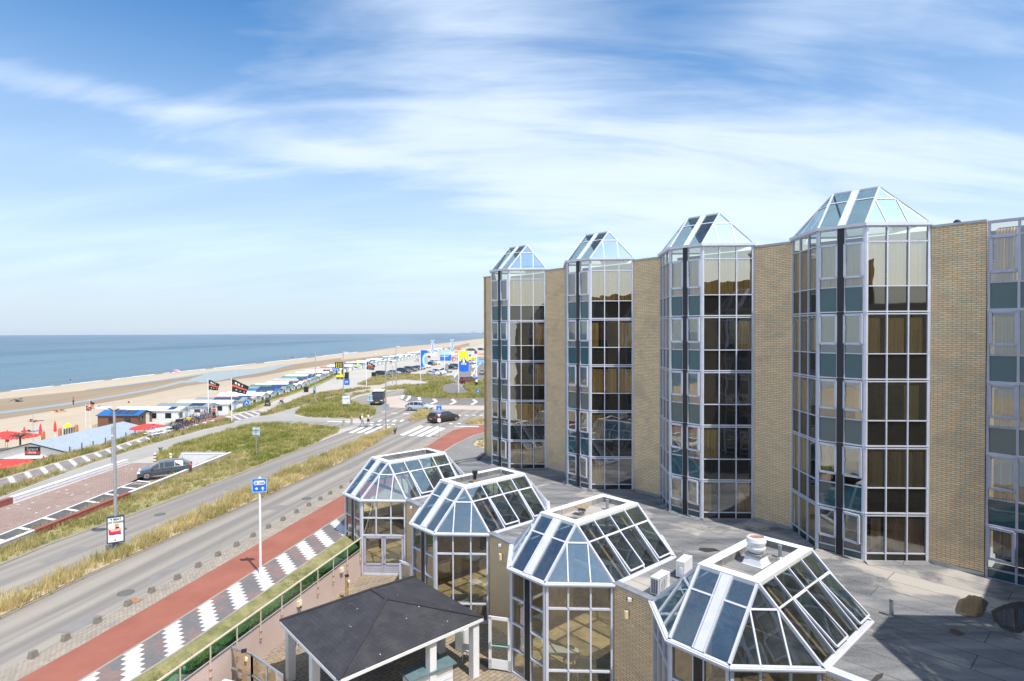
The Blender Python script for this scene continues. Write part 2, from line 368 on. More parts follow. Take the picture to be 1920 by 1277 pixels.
def m_sea():
    t = NT('sea_water'); p = t.pos(); 
    d = t.math('ABSOLUTE', t.sep(p)[1]); 
    wv = t.noise(p, .8, 4, .6, .3, stretch=(1, .35, 1)); w2 = t.noise(p, .12, 4, .6, .2, stretch=(1, .3, 1)); a = t.noise(p, .008, 6, .62, .5, stretch=(1, .14, 1))
    h = t.math('ADD', wv, t.math('MULTIPLY', w2, 2.5))
    c = t.mix(t.mr(a, .40, .58), (.010, .048, .105), (.070, .150, .195)); c = t.mix(t.mr(t.noise(p, .028, 5, .6, .4, stretch=(1, .12, 1)), .46, .60, 0, .45), c, (.11, .15, .17))
    c = t.mix(t.mr(t.sep(p)[0], -190, -130, 0, .35), c, (.12, .15, .17))
    return t.out(t.bsdf(c, .3, bump=h, bs=1, bd=.5, spec=.22))
m_sea()
def m_pool():
    t = NT('tide_water'); p = t.pos(); return t.out(t.bsdf((.16, .155, .14), .08, bump=t.noise(p, .5, 3, .6, stretch=(1, .3, 1)), bs=.3, bd=.12, spec=.8))
m_pool()
def m_foam():
    t = NT('foam'); p = t.pos(); return t.out(t.bsdf((.72, .74, .74), .7))
m_foam()
def m_tilepath(name, P, wd, sk, ga=(.145, .14, .14), gb=(.235, .15, .13), tile=.30):
    t = NT(name); U, V, _ = t.sep(t.uv()); p = t.pos()
    tile = P / 7; fu, fv = t.math('FLOOR', t.math('DIVIDE', U, tile)), t.math('FLOOR', t.math('DIVIDE', V, tile))
    fr = t.math('FRACT', t.math('ADD', t.math('DIVIDE', t.math('SUBTRACT', fu, fv), 7.0), sk)); white = t.math('LESS_THAN', fr, wd)
    # diagonal tile joints
    a = t.math('PINGPONG', U, tile * .5); b = t.math('PINGPONG', V, tile * .5)
    j = t.math('MAXIMUM', t.math('LESS_THAN', a, .008), t.math('LESS_THAN', b, .008))
    cell = t.n('ShaderNodeTexWhiteNoise', noise_dimensions='2D'); t.l(t.comb(fu, fv), cell.inputs['Vector'])
    pat = t.noise(p, .75, 2, .5); k = t.math('GREATER_THAN', t.math('ADD', pat, t.math('MULTIPLY', t.math('SUBTRACT', cell.outputs[0], .5), .16)), .5)
    c = t.mix(k, ga, gb); c = t.mix(t.mr(cell.outputs[0], 0, 1, 0, .5), c, (.11, .10, .10))
    c = t.mix(white, c, t.mix(cell.outputs[0], (.68, .68, .66), (.54, .54, .53))); c = t.mix(t.math('MULTIPLY', j, .45), c, (.10, .09, .08)); s = t.noise(p, 12, 4, .7); c = t.mix(t.mr(s, .4, .8, 0, .25), c, (.35, .31, .26))
    return t.out(t.bsdf(c, .85, bump=s, bs=.2, bd=.01))
m_tilepath('tile_paving', 1.93, .41, .60)
m_tilepath('promenade_tiles', 1.70, .27, .1, (.22, .20, .20), (.31, .23, .22))
def m_shingle():
    t = NT('black_shingle'); uv = t.uv(); b = t.n('ShaderNodeTexBrick'); t.l(uv, b.inputs['Vector']); b.inputs['Scale'].default_value = 1
    b.inputs['Brick Width'].default_value = .33; b.inputs['Row Height'].default_value = .15; b.inputs['Mortar Size'].default_value = .006
    b.inputs['Color1'].default_value = (.026, .025, .030, 1); b.inputs['Color2'].default_value = (.036, .034, .041, 1); b.inputs['Mortar'].default_value = (.015, .015, .017, 1)
    p = t.pos(); n_ = t.noise(p, 1.2, 5, .6); c = t.mix(t.mr(n_, .4, .7, 0, .4), b.outputs[0], (.075, .072, .075)); sp_ = t.n('ShaderNodeTexVoronoi'); t.l(p, sp_.inputs[0]); sp_.inputs['Scale'].default_value = 2.2
    c = t.mix(t.math('LESS_THAN', sp_.outputs[0], .045), c, (.6, .6, .58))
    return t.out(t.bsdf(c, .85, bump=b.outputs['Fac'], bs=-.5, bd=.01))
m_shingle()
def m_grass(name, dry, green, mid, fresh=.5, sc=.25):
    t = NT(name); at = t.n('ShaderNodeAttribute', attribute_name='tint'); p = t.pos(); r = at.outputs['Fac']; pt = t.noise(p, sc, 4, .6, .4); p2 = t.noise(p, sc * 5, 2, .5)
    f = t.math('ADD', t.math('MULTIPLY', r, .5), t.math('ADD', t.math('MULTIPLY', pt, 1.3), t.math('MULTIPLY', p2, .6)))
    f = t.mr(f, .95 + fresh - .35, 1.35 + fresh - .35)
    c = t.mix(f, green, dry); c = t.mix(t.mr(r, .0, 1., 0, .4), c, mid)
    d = t.n('ShaderNodeBsdfDiffuse'); t.l(c, d.inputs[0]); tl = t.n('ShaderNodeBsdfTranslucent'); t.l(c, tl.inputs[0])
    mx = t.n('ShaderNodeMixShader'); mx.inputs[0].default_value = .3; t.l(d.outputs[0], mx.inputs[1]); t.l(tl.outputs[0], mx.inputs[2]); return t.out(mx.outputs[0])
m_grass('dune_grass_dry', (.68, .55, .28), (.27, .27, .07), (.52, .44, .20), .22)
m_grass('dune_grass_mixed', (.60, .49, .25), (.19, .23, .05), (.44, .37, .14), .34)
m_grass('dune_grass_green', (.56, .47, .20), (.19, .235, .045), (.42, .38, .12), .40, .16)
m_grass('verge_turf', (.46, .38, .18), (.10, .15, .025), (.26, .26, .07), .45, 1.1)

plain('rust', (.33, .17, .10), .8, var=.4, scale=9)
m_flat('damp_felt', (.040, .034, .030), (.062, .05, .042), 1.2, (.05, .04, .035), 9, rough=.5)
m_flat('rust_stain', (.36, .285, .245), (.42, .345, .30), .9, (.25, .2, .18), 6)
plain('yellow_paint', (.85, .62, .04), .45)
plain('cream_metal', (.72, .60, .38), .5)
plain('teal_bar', (.30, .62, .55), .35)
plain('cream_rail', (.62, .52, .41), .45)
plain('shingle_strip', (.032, .030, .036), .85, var=.3)
plain('slate_top', (.13, .20, .22), .4, var=.2)
m_glass('clear_panel', (.8, .78, .76), .06)
plain('green_cloth', (.02, .12, .075), .8)
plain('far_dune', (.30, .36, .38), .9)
m_flat('verge_soil', (.14, .145, .045), (.34, .29, .14), 1.1, (.09, .10, .03), 7)
plain('red_brick', (.27, .085, .065), .8, var=.3, scale=8)
plain('block_stone', (.20, .175, .145), .9, var=.25, scale=8)
plain('dark_leaf', (.05, .05, .055), .9, var=.4)
m_flat('asphalt_patch', (.20, .185, .175), (.25, .235, .22), .9, (.14, .135, .13), 14)
plain('car_glass', (.018, .024, .028), .05, coat=.8, var=.05)
plain('tail_red', (.45, .02, .02), .25)
plain('lamp_clear', (.75, .76, .74), .12)
plain('plate_yellow', (.75, .52, .03), .4)
plain('alloy', (.5, .5, .52), .3, .7)
plain('van_roof', (.66, .60, .46), .6)
plain('orange_paint', (.75, .16, .03), .5)
plain('skin', (.55, .33, .23), .6)
plain('hair_dark', (.04, .025, .015), .7)
plain('cloth_white', (.75, .75, .74), .8)
plain('cloth_navy', (.03, .04, .08), .85)
plain('cloth_red', (.62, .06, .03), .8)
plain('cloth_pink', (.78, .30, .45), .8)
plain('cloth_blue', (.04, .16, .50), .8)
plain('cloth_grey', (.45, .45, .46), .8)
plain('cloth_black', (.02, .02, .022), .85)
plain('cloth_teal', (.05, .35, .45), .8)
plain('poster_frame', (.035, .055, .075), .4)
plain('print_black', (.02, .02, .02), .6)
plain('print_red', (.75, .03, .05), .6)
plain('print_orange', (.85, .25, .02), .6)
plain('print_purple', (.25, .04, .25), .6)
plain('print_skin', (.70, .30, .16), .6)
plain('sign_blue', (.01, .13, .62), .35)
plain('sign_light_blue', (.25, .50, .85), .4)
plain('pale_plate', (.38, .50, .62), .45)
plain('flag_red', (.75, .12, .05), .7)
plain('flag_yellow', (.85, .75, .02), .7)
plain('flag_navy', (.02, .03, .12), .7)
plain('post_grey', (.12, .12, .11), .9)
plain('roof_sheet', (.42, .47, .52), .45, .3, var=.1)
plain('wood_red', (.26, .09, .035), .7, var=.2)
plain('parasol_red', (.80, .05, .04), .7, var=.08)
plain('solar', (.02, .035, .08), .15, coat=.8)
plain('roof_blue', (.02, .13, .36), .4)
plain('roof_green', (.10, .20, .13), .6)
plain('roof_salmon', (.62, .30, .22), .6)
plain('roof_darkred', (.32, .03, .05), .6)
plain('roof_grey', (.22, .25, .25), .6)
plain('roof_lightblue', (.30, .45, .62), .6)
plain('cabin_white', (.80, .81, .80), .6)
plain('pink_grey', (.45, .33, .32), .6)
plain('wood_brown', (.22, .10, .05), .7)
plain('roof_rib', (.50, .55, .60), .45, .3)
plain('palm_leaf', (.03, .06, .04), .8)
plain('bright_blue', (.01, .16, .75), .6)
plain('gull_grey', (.12, .11, .11), .8)

# ------------------------------------------------------------------ the hotel
TH = -.8289; ST, CT = math.sin(TH), math.cos(TH); e2 = Vector((CT, ST, 0)); n2 = Vector((ST, -CT, 0))
T1 = Vector((-.8497, 42.3119, 0)); P1 = Vector((-9.3722, 34.6157, 0)); STEP = Vector((4.9948, -5.6612, 0))
TA, TB, TZ, TBASE, TDR, THR = 1.8668, 2.5924, 16.604, 2.504, 1.785, 1.8886
TK = TB * math.sqrt(.5); HT = TZ - TBASE
BANDS = [HT, 10.55, 7.72, 4.92, 2.10, 0.]

def tower_parts():
    """local frame: x along the face seen from outside, y inward, z up from the terrace; returns a list of prototypes"""
    V = [Vector((-TA / 2 - TK, TK, 0)), Vector((-TA / 2, 0, 0)), Vector((TA / 2, 0, 0)), Vector((TA / 2 + TK, TK, 0))]
    fac = [(V[0], V[1], 3), (V[1], V[2], 2), (V[2], V[3], 3)]
    base = MB(); protos = []
    for k, vv in enumerate(V):
        base.cyl(vv + Vector((0, .03, .0)), vv + Vector((0, .03, HT)), .065, n=8)
    for fi, (a, b, nc) in enumerate(fac):
        d = (b - a).normalized(); n = Vector((d.y, -d.x, 0)); L = (b - a).length; A = fi == 1
        def at(s, z, off=0.): return a + d * s + Vector((0, 0, z)) + n * off
        dark = (L / 2 - .14, L / 2 + .14)
        cols = [(.09, dark[0]), (dark[1], L - .09)] if A else [(.09, L / 3), (L / 3, 2 * L / 3), (2 * L / 3, L - .09)]
        # verticals
        for e_ in (0.05, L - .05): base.bar(at(e_, 0), at(e_, HT), .075, .10, n)
        if not A:
            for j in (1, 2): base.bar(at(L * j / 3, 0), at(L * j / 3, HT), .05, .12, n)
        else:
            for x in dark: base.bar(at(x, 0), at(x, HT), .05, .11, n)
        # storey bands
        for z in BANDS:
            base.bar(at(0, z - .035), at(L, z - .035), .055, .13, n, off=.0)
            if 0 < z < HT: base.bar(at(0, z - .13), at(L, z - .13), .05, .11, n)
        for st in range(5):
            zt, zb = BANDS[st] - (.15 if st else .07), BANDS[st + 1] + (.0 if st < 4 else .0)
            zs = zb + (1.03 if st < 4 else .38)             # top of the spandrel
            tr = [zs]
            if st == 0: tr.append(zt - .60)
            if A: tr.append(zs + .38 if st < 4 else zs + .36)
            for z in tr: base.bar(at(0.05, z), at(L - .05, z), .045, .10, n)
            pane = MB(); span = MB()
            for (x0, x1) in cols:
                pane.quad(at(x0, zs, -.01), at(x1, zs, -.01), at(x1, zt, -.01), at(x0, zt, -.01))
                span.quad(at(x0, zb, -.012), at(x1, zb, -.012), at(x1, zs, -.012), at(x0, zs, -.012))
            protos.append(('window_glazing', pane, 'window_glass')); protos.append(('spandrel_panel', span, 'sea_reflection_spandrel' if A else 'spandrel_glass'))
            if A:
                z0 = zs + .42 if st < 4 else zs + .40; z1 = (zt - .63) if st == 0 else zt - .01
                for ci, (x0, x1) in enumerate(cols):
                    c = MB(); x0b, x1b = x0 + .01, x1 - .03
                    opn = (st, ci) in ((2, 1), (3, 1), (4, 1), (2, 0), (1, 1)); ang = R({(2, 1): 7, (3, 1): 6, (4, 1): 14, (2, 0): 3, (1, 1): 5}.get((st, ci), 0))
                    def cp(s, z, o=0.):
                        s0 = s - x0b
                        return a + d * (x0b + s0 * math.cos(ang)) + n * (.05 + s0 * math.sin(ang) + o) + Vector((0, 0, z))
                    nn = (n * math.cos(ang) - d * math.sin(ang))
                    for p_, q_ in (((x0b, z0), (x1b, z0)), ((x1b, z0), (x1b, z1)), ((x1b, z1), (x0b, z1)), ((x0b, z1), (x0b, z0))):
                        c.bar(cp(*p_), cp(*q_), .085, .07, nn)
                    c.bar(cp(x0b + .06, (z0 + z1) / 2, .05), cp(x0b + .06, (z0 + z1) / 2 + .12, .05), .02, .03, nn)
                    protos.append(('casement_window', c, 'white_frame'))
                    g = MB(); g.quad(cp(x0b, z0), cp(x1b, z0), cp(x1b, z1), cp(x0b, z1)); protos.append(('casement_pane', g, 'window_glass'))
        if A:
            for st in range(5):
                zt, zb = BANDS[st] - .02, BANDS[st + 1] + .02
                dp = MB(); dp.bar(at(L / 2, zb, .03), at(L / 2, zt, .03), .27, .10, n); protos.append(('dark_panel', dp, 'near_black'))
        # eave gutter
        base.bar(at(-.06, HT + .05, .03), at(L + .06, HT + .05, .03), .13, .24, n)
    # glazed roof: the front slope keeps its width, the chamfers come to a point
    P = [Vector((-TA / 2, TDR, HT + THR)), Vector((TA / 2, TDR, HT + THR))]
    V3 = [v + Vector((0, 0, HT + .1)) for v in V]
    def edge(p, q, w_=.08, th=.08, up=(0, 0, 1)): base.bar(p, q, w_, th, up)
    edge(V3[1], P[0]); edge(V3[2], P[1]); edge(P[0], P[1]); edge(V3[0], P[0]); edge(V3[3], P[1])
    Vb0 = V3[0] + Vector((0, TK * .0, 0)); 
    lerp = lambda a, b, t: a + (b - a) * t
    m0, m1 = lerp(V3[1], V3[2], .5), lerp(P[0], P[1], .5); nA = (P[0] - V3[1]).cross(V3[2] - V3[1]); nA = nA if nA.z > 0 else -nA
    base.bar(m0, m1, .30, .06, nA, off=.02)
    edge(lerp(V3[1], P[0], .70), lerp(V3[2], P[1], .70), .05, .05, nA)
    rg = MB(); rg.quad(V3[1], V3[2], P[1], P[0]); protos.append(('roof_glazing', rg, 'cap_glass'))
    for a, b, ap in ((V3[0], V3[1], P[0]), (V3[3], V3[2], P[1])):
        g = MB(); g.poly([a, b, ap]); protos.append(('roof_glazing', g, 'cap_glass'))
        nB = (b - a).cross(ap - a); nB = nB if nB.z > 0 else -nB
        ta, tb = lerp(a, ap, .66), lerp(b, ap, .66)
        edge(ta, tb, .05, .05, nB); edge(lerp(a, b, 1 / 3), ta, .045, .05, nB); edge(lerp(a, b, 2 / 3), tb, .045, .05, nB)
    # back slopes of the little roof
    Bk = [Vector((-TA / 2, 2 * TDR, HT + .1)), Vector((TA / 2, 2 * TDR, HT + .1))]
    g = MB(); g.poly([V3[0], P[0], Bk[0]]).poly([V3[3], Bk[1], P[1]]).quad(Bk[0], P[0], P[1], Bk[1]); protos.append(('roof_glazing', g, 'cap_glass'))
    edge(Bk[0], P[0]); edge(Bk[1], P[1]); edge(V3[0], Bk[0]); edge(V3[3], Bk[1]); edge(Bk[0], Bk[1])
    # rooms behind the glass
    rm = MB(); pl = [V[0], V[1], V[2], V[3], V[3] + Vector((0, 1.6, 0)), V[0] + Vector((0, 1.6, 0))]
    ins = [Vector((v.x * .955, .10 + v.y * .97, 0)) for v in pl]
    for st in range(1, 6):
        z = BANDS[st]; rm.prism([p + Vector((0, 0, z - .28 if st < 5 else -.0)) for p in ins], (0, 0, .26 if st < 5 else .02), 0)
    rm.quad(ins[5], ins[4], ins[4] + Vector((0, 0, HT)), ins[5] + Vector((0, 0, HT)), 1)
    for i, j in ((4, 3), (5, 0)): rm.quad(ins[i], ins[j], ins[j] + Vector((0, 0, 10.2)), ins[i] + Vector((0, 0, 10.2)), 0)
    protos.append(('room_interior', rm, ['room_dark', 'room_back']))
    return base, protos
CW_PAT = {0: [(.05, .5)], 1: [(.08, .42), (.75, .95)], 2: [(.03, .30), (.40, .62), (.72, .97)]}
ALT = [[(.02, .34)], [(.02, .97)], [(.35, .98)], [(.03, .20), (.70, .98)], [(.02, .64)], [(.66, .98)], [(.03, .30), (.38, .62), (.70, .97)], []]
def add_curtains(tower, ti):
    V = [Vector((-TA / 2 - TK, TK, 0)), Vector((-TA / 2, 0, 0)), Vector((TA / 2, 0, 0)), Vector((TA / 2 + TK, TK, 0))]
    fac = [(V[0], V[1], 3), (V[1], V[2], 2), (V[2], V[3], 3)]; rnd = random.Random(30 + ti)
    for st in range(5):
        zt, zs = BANDS[st] - (.3 if st else .75), BANDS[st + 1] + (.95 if st < 4 else .2)
        for fi, (a, b, nc) in enumerate(fac):
            cu = MB()
            d = (b - a).normalized(); n = Vector((d.y, -d.x, 0)); L = (b - a).length
            spans = rnd.choice(ALT[:5]) if fi == 0 else ([[], [(.78, .95)], [(.08, .25)], []][(st + ti) % 4] if fi == 1 else rnd.choice(ALT))
            if st == 0: spans = [(.02, .98)]
            if fi == 2 and ti == 3: spans = [[(.02, .98)], [(.03, .28), (.36, .64), (.72, .93)], [(.66, .88)], [(.10, .32), (.40, .96)], [(.15, .30), (.36, .97)]][st]
            for s0, s1 in spans:
                k = max(4, int((s1 - s0) * L / .045)); pp = []
                for i in range(k + 1):
                    s = (s0 + (s1 - s0) * i / k) * L; pp.append(a + d * s - n * (.17 + .045 * math.sin(i * 1.9 + rnd.random()) + .02 * math.sin(i * .6)))
                for i in range(k): cu.quad(pp[i] + Vector((0, 0, zs)), pp[i + 1] + Vector((0, 0, zs)), pp[i + 1] + Vector((0, 0, zt)), pp[i] + Vector((0, 0, zt)))
            if cu.f: cu.build('curtain', 'curtain', tower, smooth=True)
def place_towers(parent, spots, first=None, zb=TBASE):
    out = []
    for i, (x, y, rz) in enumerate(spots):
        if first is None:
            base, protos = tower_parts(); b = base.build('bay_tower', 'white_frame', parent); b.location = (x, y, TBASE); b.rotation_euler = (0, 0, rz)
            for nm, mb, mt in protos:
                mb.build(nm, mt, b, smooth=(nm == 'curtain'))
            first = b
        else:
            b = dup(first, (x, y, zb), rz); b.parent = parent
        out.append(b)
    if zb == TBASE:
        for i, b in enumerate(out): add_curtains(b, i)
    return first
def tower_V(c, th, k):
    e = Vector((math.cos(th), math.sin(th), 0)); n = Vector((math.sin(th), -math.cos(th), 0)); c = Vector((c[0], c[1], 0))
    return {0: c - e * (TA / 2 + TK) - n * TK, 1: c - e * TA / 2, 2: c + e * TA / 2, 3: c + e * (TA / 2 + TK) - n * TK}[k]
def wall(mb, a, b, z0, z1, n, th=.3, mi=0, u0=0.):
    """brick wall panel with its outer face on a-b (left to right seen from outside), UV in metres"""
    a, b, n = Vector(a), Vector(b), Vector(n); L = (b - a).length; up = lambda p, z: Vector((p.x, p.y, z))
    mb.quad(up(a, z0), up(b, z0), up(b, z1), up(a, z1), mi, [(u0, z0), (u0 + L, z0), (u0 + L, z1), (u0, z1)])
    ai, bi = a - n * th, b - n * th
    mb.quad(up(bi, z0), up(ai, z0), up(ai, z1), up(bi, z1), mi, [(0, z0), (L, z0), (L, z1), (0, z1)])
    mb.quad(up(a, z1), up(b, z1), up(bi, z1), up(ai, z1), mi, [(0, 0), (L, 0), (L, th), (0, th)])
    mb.quad(up(ai, z0), up(a, z0), up(a, z1), up(ai, z1), mi, [(0, z0), (th, z0), (th, z1), (0, z1)]); mb.quad(up(b, z0), up(bi, z0), up(bi, z1), up(b, z1), mi, [(0, z0), (th, z0), (th, z1), (0, z1)])

hotel = thing('hotel_building', 'tall yellow brick hotel block with a row of glazed bay towers under pointed glass roofs', 'hotel', (0, 0, 0))
tsp = [(T1 + STEP * k) for k in range(4)]
first = place_towers(hotel, [(p.x, p.y, TH) for p in tsp])
V3_4 = tower_V(tsp[3], TH, 3); V0_1 = tower_V(tsp[0], TH, 0); ZW = TZ - .12
corner = V3_4 + e2 * 8.2
def brickpart(a, b, n, z0=TBASE, z1=ZW, ext=0.):
    mb = MB(); wall(mb, a, b, z0, z1, n, u0=random.random() * 3); o = mb.build('brick_wall', 'brick', hotel)
    cp = MB(); a_, b_ = Vector(a), Vector(b); n = Vector(n)
    cp.bar(Vector((a_.x, a_.y, z1 + .04)) - n * .13, Vector((b_.x, b_.y, z1 + .04)) - n * .13, .40, .09, (0, 0, 1)); cp.build('wall_coping', 'zinc', o)
    fl = MB(); fl.bar(Vector((a_.x, a_.y, z0 + .07)) + n * .02, Vector((b_.x, b_.y, z0 + .07)) + n * .02, .16, .03, n); fl.build('lead_flashing', 'zinc', o)
for k in range(3): brickpart(tower_V(tsp[k], TH, 3) + e2 * .07, tower_V(tsp[k + 1], TH, 0) - e2 * .05, n2)
brickpart(V3_4 + e2 * .07, V3_4 + e2 * 1.87, n2)
brickpart(V3_4 + e2 * 6.9, corner, n2)
fw = MB(); fw.sheet([tuple(V0_1)], []) if 0 else None
LEFT = V0_1 - e2 * 1.25
brickpart(LEFT, V0_1 - e2 * .05, n2, z0=0.)
# end gable and back of the block, plus its flat roof
mb = MB(); B0, B1 = LEFT - n2 * 13, corner - n2 * 13 + e2 * 12
wall(mb, B0, LEFT, 0, ZW, -e2); mb.build('end_wall', 'brick', hotel)
mb = MB(); wall(mb, B1, B0, 0, ZW, -n2); mb.build('back_wall', 'brick', hotel)
mb = MB(); mb.sheet([tuple(p - n2 * .25) for p in (LEFT, corner)] + [tuple(B1), tuple(B0)], z=ZW - .35); mb.build('flat_roof', 'roof_felt', hotel)
# slots between the towers and the block (inner side of the bays)
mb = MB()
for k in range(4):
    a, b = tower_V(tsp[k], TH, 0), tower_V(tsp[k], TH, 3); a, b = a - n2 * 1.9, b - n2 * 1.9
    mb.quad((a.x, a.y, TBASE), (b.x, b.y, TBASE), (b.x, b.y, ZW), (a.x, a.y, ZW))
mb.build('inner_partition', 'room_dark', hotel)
# flush curtain wall right of the last bay
CW0, CW1 = 1.90, 6.88; mb = MB(); xs = [CW0 + .05, CW0 + .95, CW0 + 2.55, CW0 + 3.45, CW1 - .05]
cwz = [z + TBASE for z in BANDS]; cwz[0] = ZW
def cw(s, z, o=0.): p = V3_4 + e2 * s + n2 * o; return Vector((p.x, p.y, z))
for x in xs: mb.bar(cw(x, TBASE), cw(x, ZW), .08, .12, n2)
for i, z in enumerate(cwz): mb.bar(cw(CW0, z - .04), cw(CW1, z - .04), .10, .14, n2)
cwo = mb.build('curtain_wall', 'grey_frame', hotel)
trs_ = []
for st in range(5):
    zt, zb = cwz[st] - .09, cwz[st + 1]; zs = zb + (1.03 if st < 4 else .38); g = MB(); sgl = MB()
    for i in range(4):
        g.quad(cw(xs[i], zs, -.01), cw(xs[i + 1], zs, -.01), cw(xs[i + 1], zt, -.01), cw(xs[i], zt, -.01)); sgl.quad(cw(xs[i], zb, -.012), cw(xs[i + 1], zb, -.012), cw(xs[i + 1], zs, -.012), cw(xs[i], zs, -.012))
    g.build('window_glazing', 'window_glass', cwo); sgl.build('spandrel_panel', 'sea_reflection_spandrel', cwo)
    trs_.append((cw(CW0, zs), cw(CW1, zs)))
    z0 = zs + .42 if st < 4 else zs + .4; z1 = zt - .55 if st == 0 else zt - .02; ang = R(10) if st == 4 else 0
    trs_.append((cw(xs[0], z0 - .04), cw(xs[1], z0 - .04)))
    if st == 0: trs_.append((cw(xs[0], z1 + .05), cw(xs[-1], z1 + .05)))
    for xa, xb in ((xs[0] + .06, xs[1] - .06), (xs[2] + .06, xs[3] - .06)):
        c = MB(); f = lambda s, z: cw(xa + (s - xa) * math.cos(ang), z, .05 + (s - xa) * math.sin(ang)); nn = n2 * math.cos(ang) - e2 * math.sin(ang)
        for p_, q_ in (((xa, z0), (xb, z0)), ((xb, z0), (xb, z1)), ((xb, z1), (xa, z1)), ((xa, z1), (xa, z0))): c.bar(f(*p_), f(*q_), .10, .07, nn)
        c.build('casement_window', 'grey_frame', cwo)
for a, b in trs_: MB().bar(a, b, .055, .11, n2).build('transom', 'grey_frame', cwo)
mb = MB(); mb.quad(cw(CW0, TBASE, -2.2), cw(CW1, TBASE, -2.2), cw(CW1, ZW, -2.2), cw(CW0, ZW, -2.2))
for z in cwz[1:]: mb.prism([cw(CW0, z - .25, -.12), cw(CW1, z - .25, -.12), cw(CW1, z - .25, -2.2), cw(CW0, z - .25, -2.2)], (0, 0, .22))
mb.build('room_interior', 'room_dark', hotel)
mb = MB()
for st in range(5):
    for s0, s1 in ((CW0 + .2, CW0 + .9), (CW0 + 1.3, CW0 + 2.3)):
        k = 24; pp = [cw(s0 + (s1 - s0) * i / k, 0, -.28 - .04 * math.sin(i * 1.9)) for i in range(k + 1)]
        for i in range(k): mb.quad(pp[i] + Vector((0, 0, cwz[st + 1] + .9)), pp[i + 1] + Vector((0, 0, cwz[st + 1] + .9)), pp[i + 1] + Vector((0, 0, cwz[st] - .3)), pp[i] + Vector((0, 0, cwz[st] - .3)))
mb.build('curtain', 'curtain', hotel)
mb = MB()
for s in (.9, 3.6, 6.2): mb.lathe(tuple(V3_4 + e2 * s - n2 * .1 + Vector((0, 0, ZW + .085))), [(.13, 0), (.13, .06), (.06, .13), (.001, .14)], 10)
mb.build('roof_vent', 'near_black', hotel)

# the second wing, at right angles, from whose window the photograph was taken (seen in the glass, casts the terrace shadow)
TH2 = TH - math.pi / 2; m2 = -e2
W1c = Vector((16.12, 14.40, 0)); wing = [(W1c + n2 * 7.55 * k) for k in range(4)]; LOWER = 2.83; ZW2 = ZW - LOWER
place_towers(hotel, [(p.x, p.y, TH2) for p in wing], first, TBASE - LOWER)
wv = lambda k, j: tower_V(wing[k], TH2, j)
brickpart(corner, wv(0, 0) - n2 * .05, m2, z1=ZW2)
brickpart(corner, corner + e2 * 14, n2, z0=ZW2 - .5)
for k in range(3): brickpart(wv(k, 3) + n2 * .07, wv(k + 1, 0) - n2 * .05, m2, z1=ZW2)
brickpart(wv(3, 3) + n2 * .07, wv(3, 3) + n2 * 3, m2, z0=-1.8, z1=ZW2)
mb = MB(); q0, q1 = wv(0, 0) - n2 * 4.5, wv(3, 3) + n2 * 3
mb.sheet([tuple(q0 + e2 * .2), tuple(q1 + e2 * .2), tuple(q1 + e2 * 12), tuple(q0 + e2 * 12)], z=ZW2 - .35); mb.build('flat_roof', 'roof_felt', hotel)
mb = MB(); a_, b_ = wv(0, 0) + e2 * 1.95, wv(3, 3) + e2 * 1.95; mb.quad((a_.x, a_.y, TBASE), (b_.x, b_.y, TBASE), (b_.x, b_.y, ZW), (a_.x, a_.y, ZW)); mb.build('inner_partition', 'room_dark', hotel)
mb = MB(); wall(mb, q1, q1 + e2 * 12, -1.8, ZW2, n2); mb.build('end_wall', 'brick', hotel)
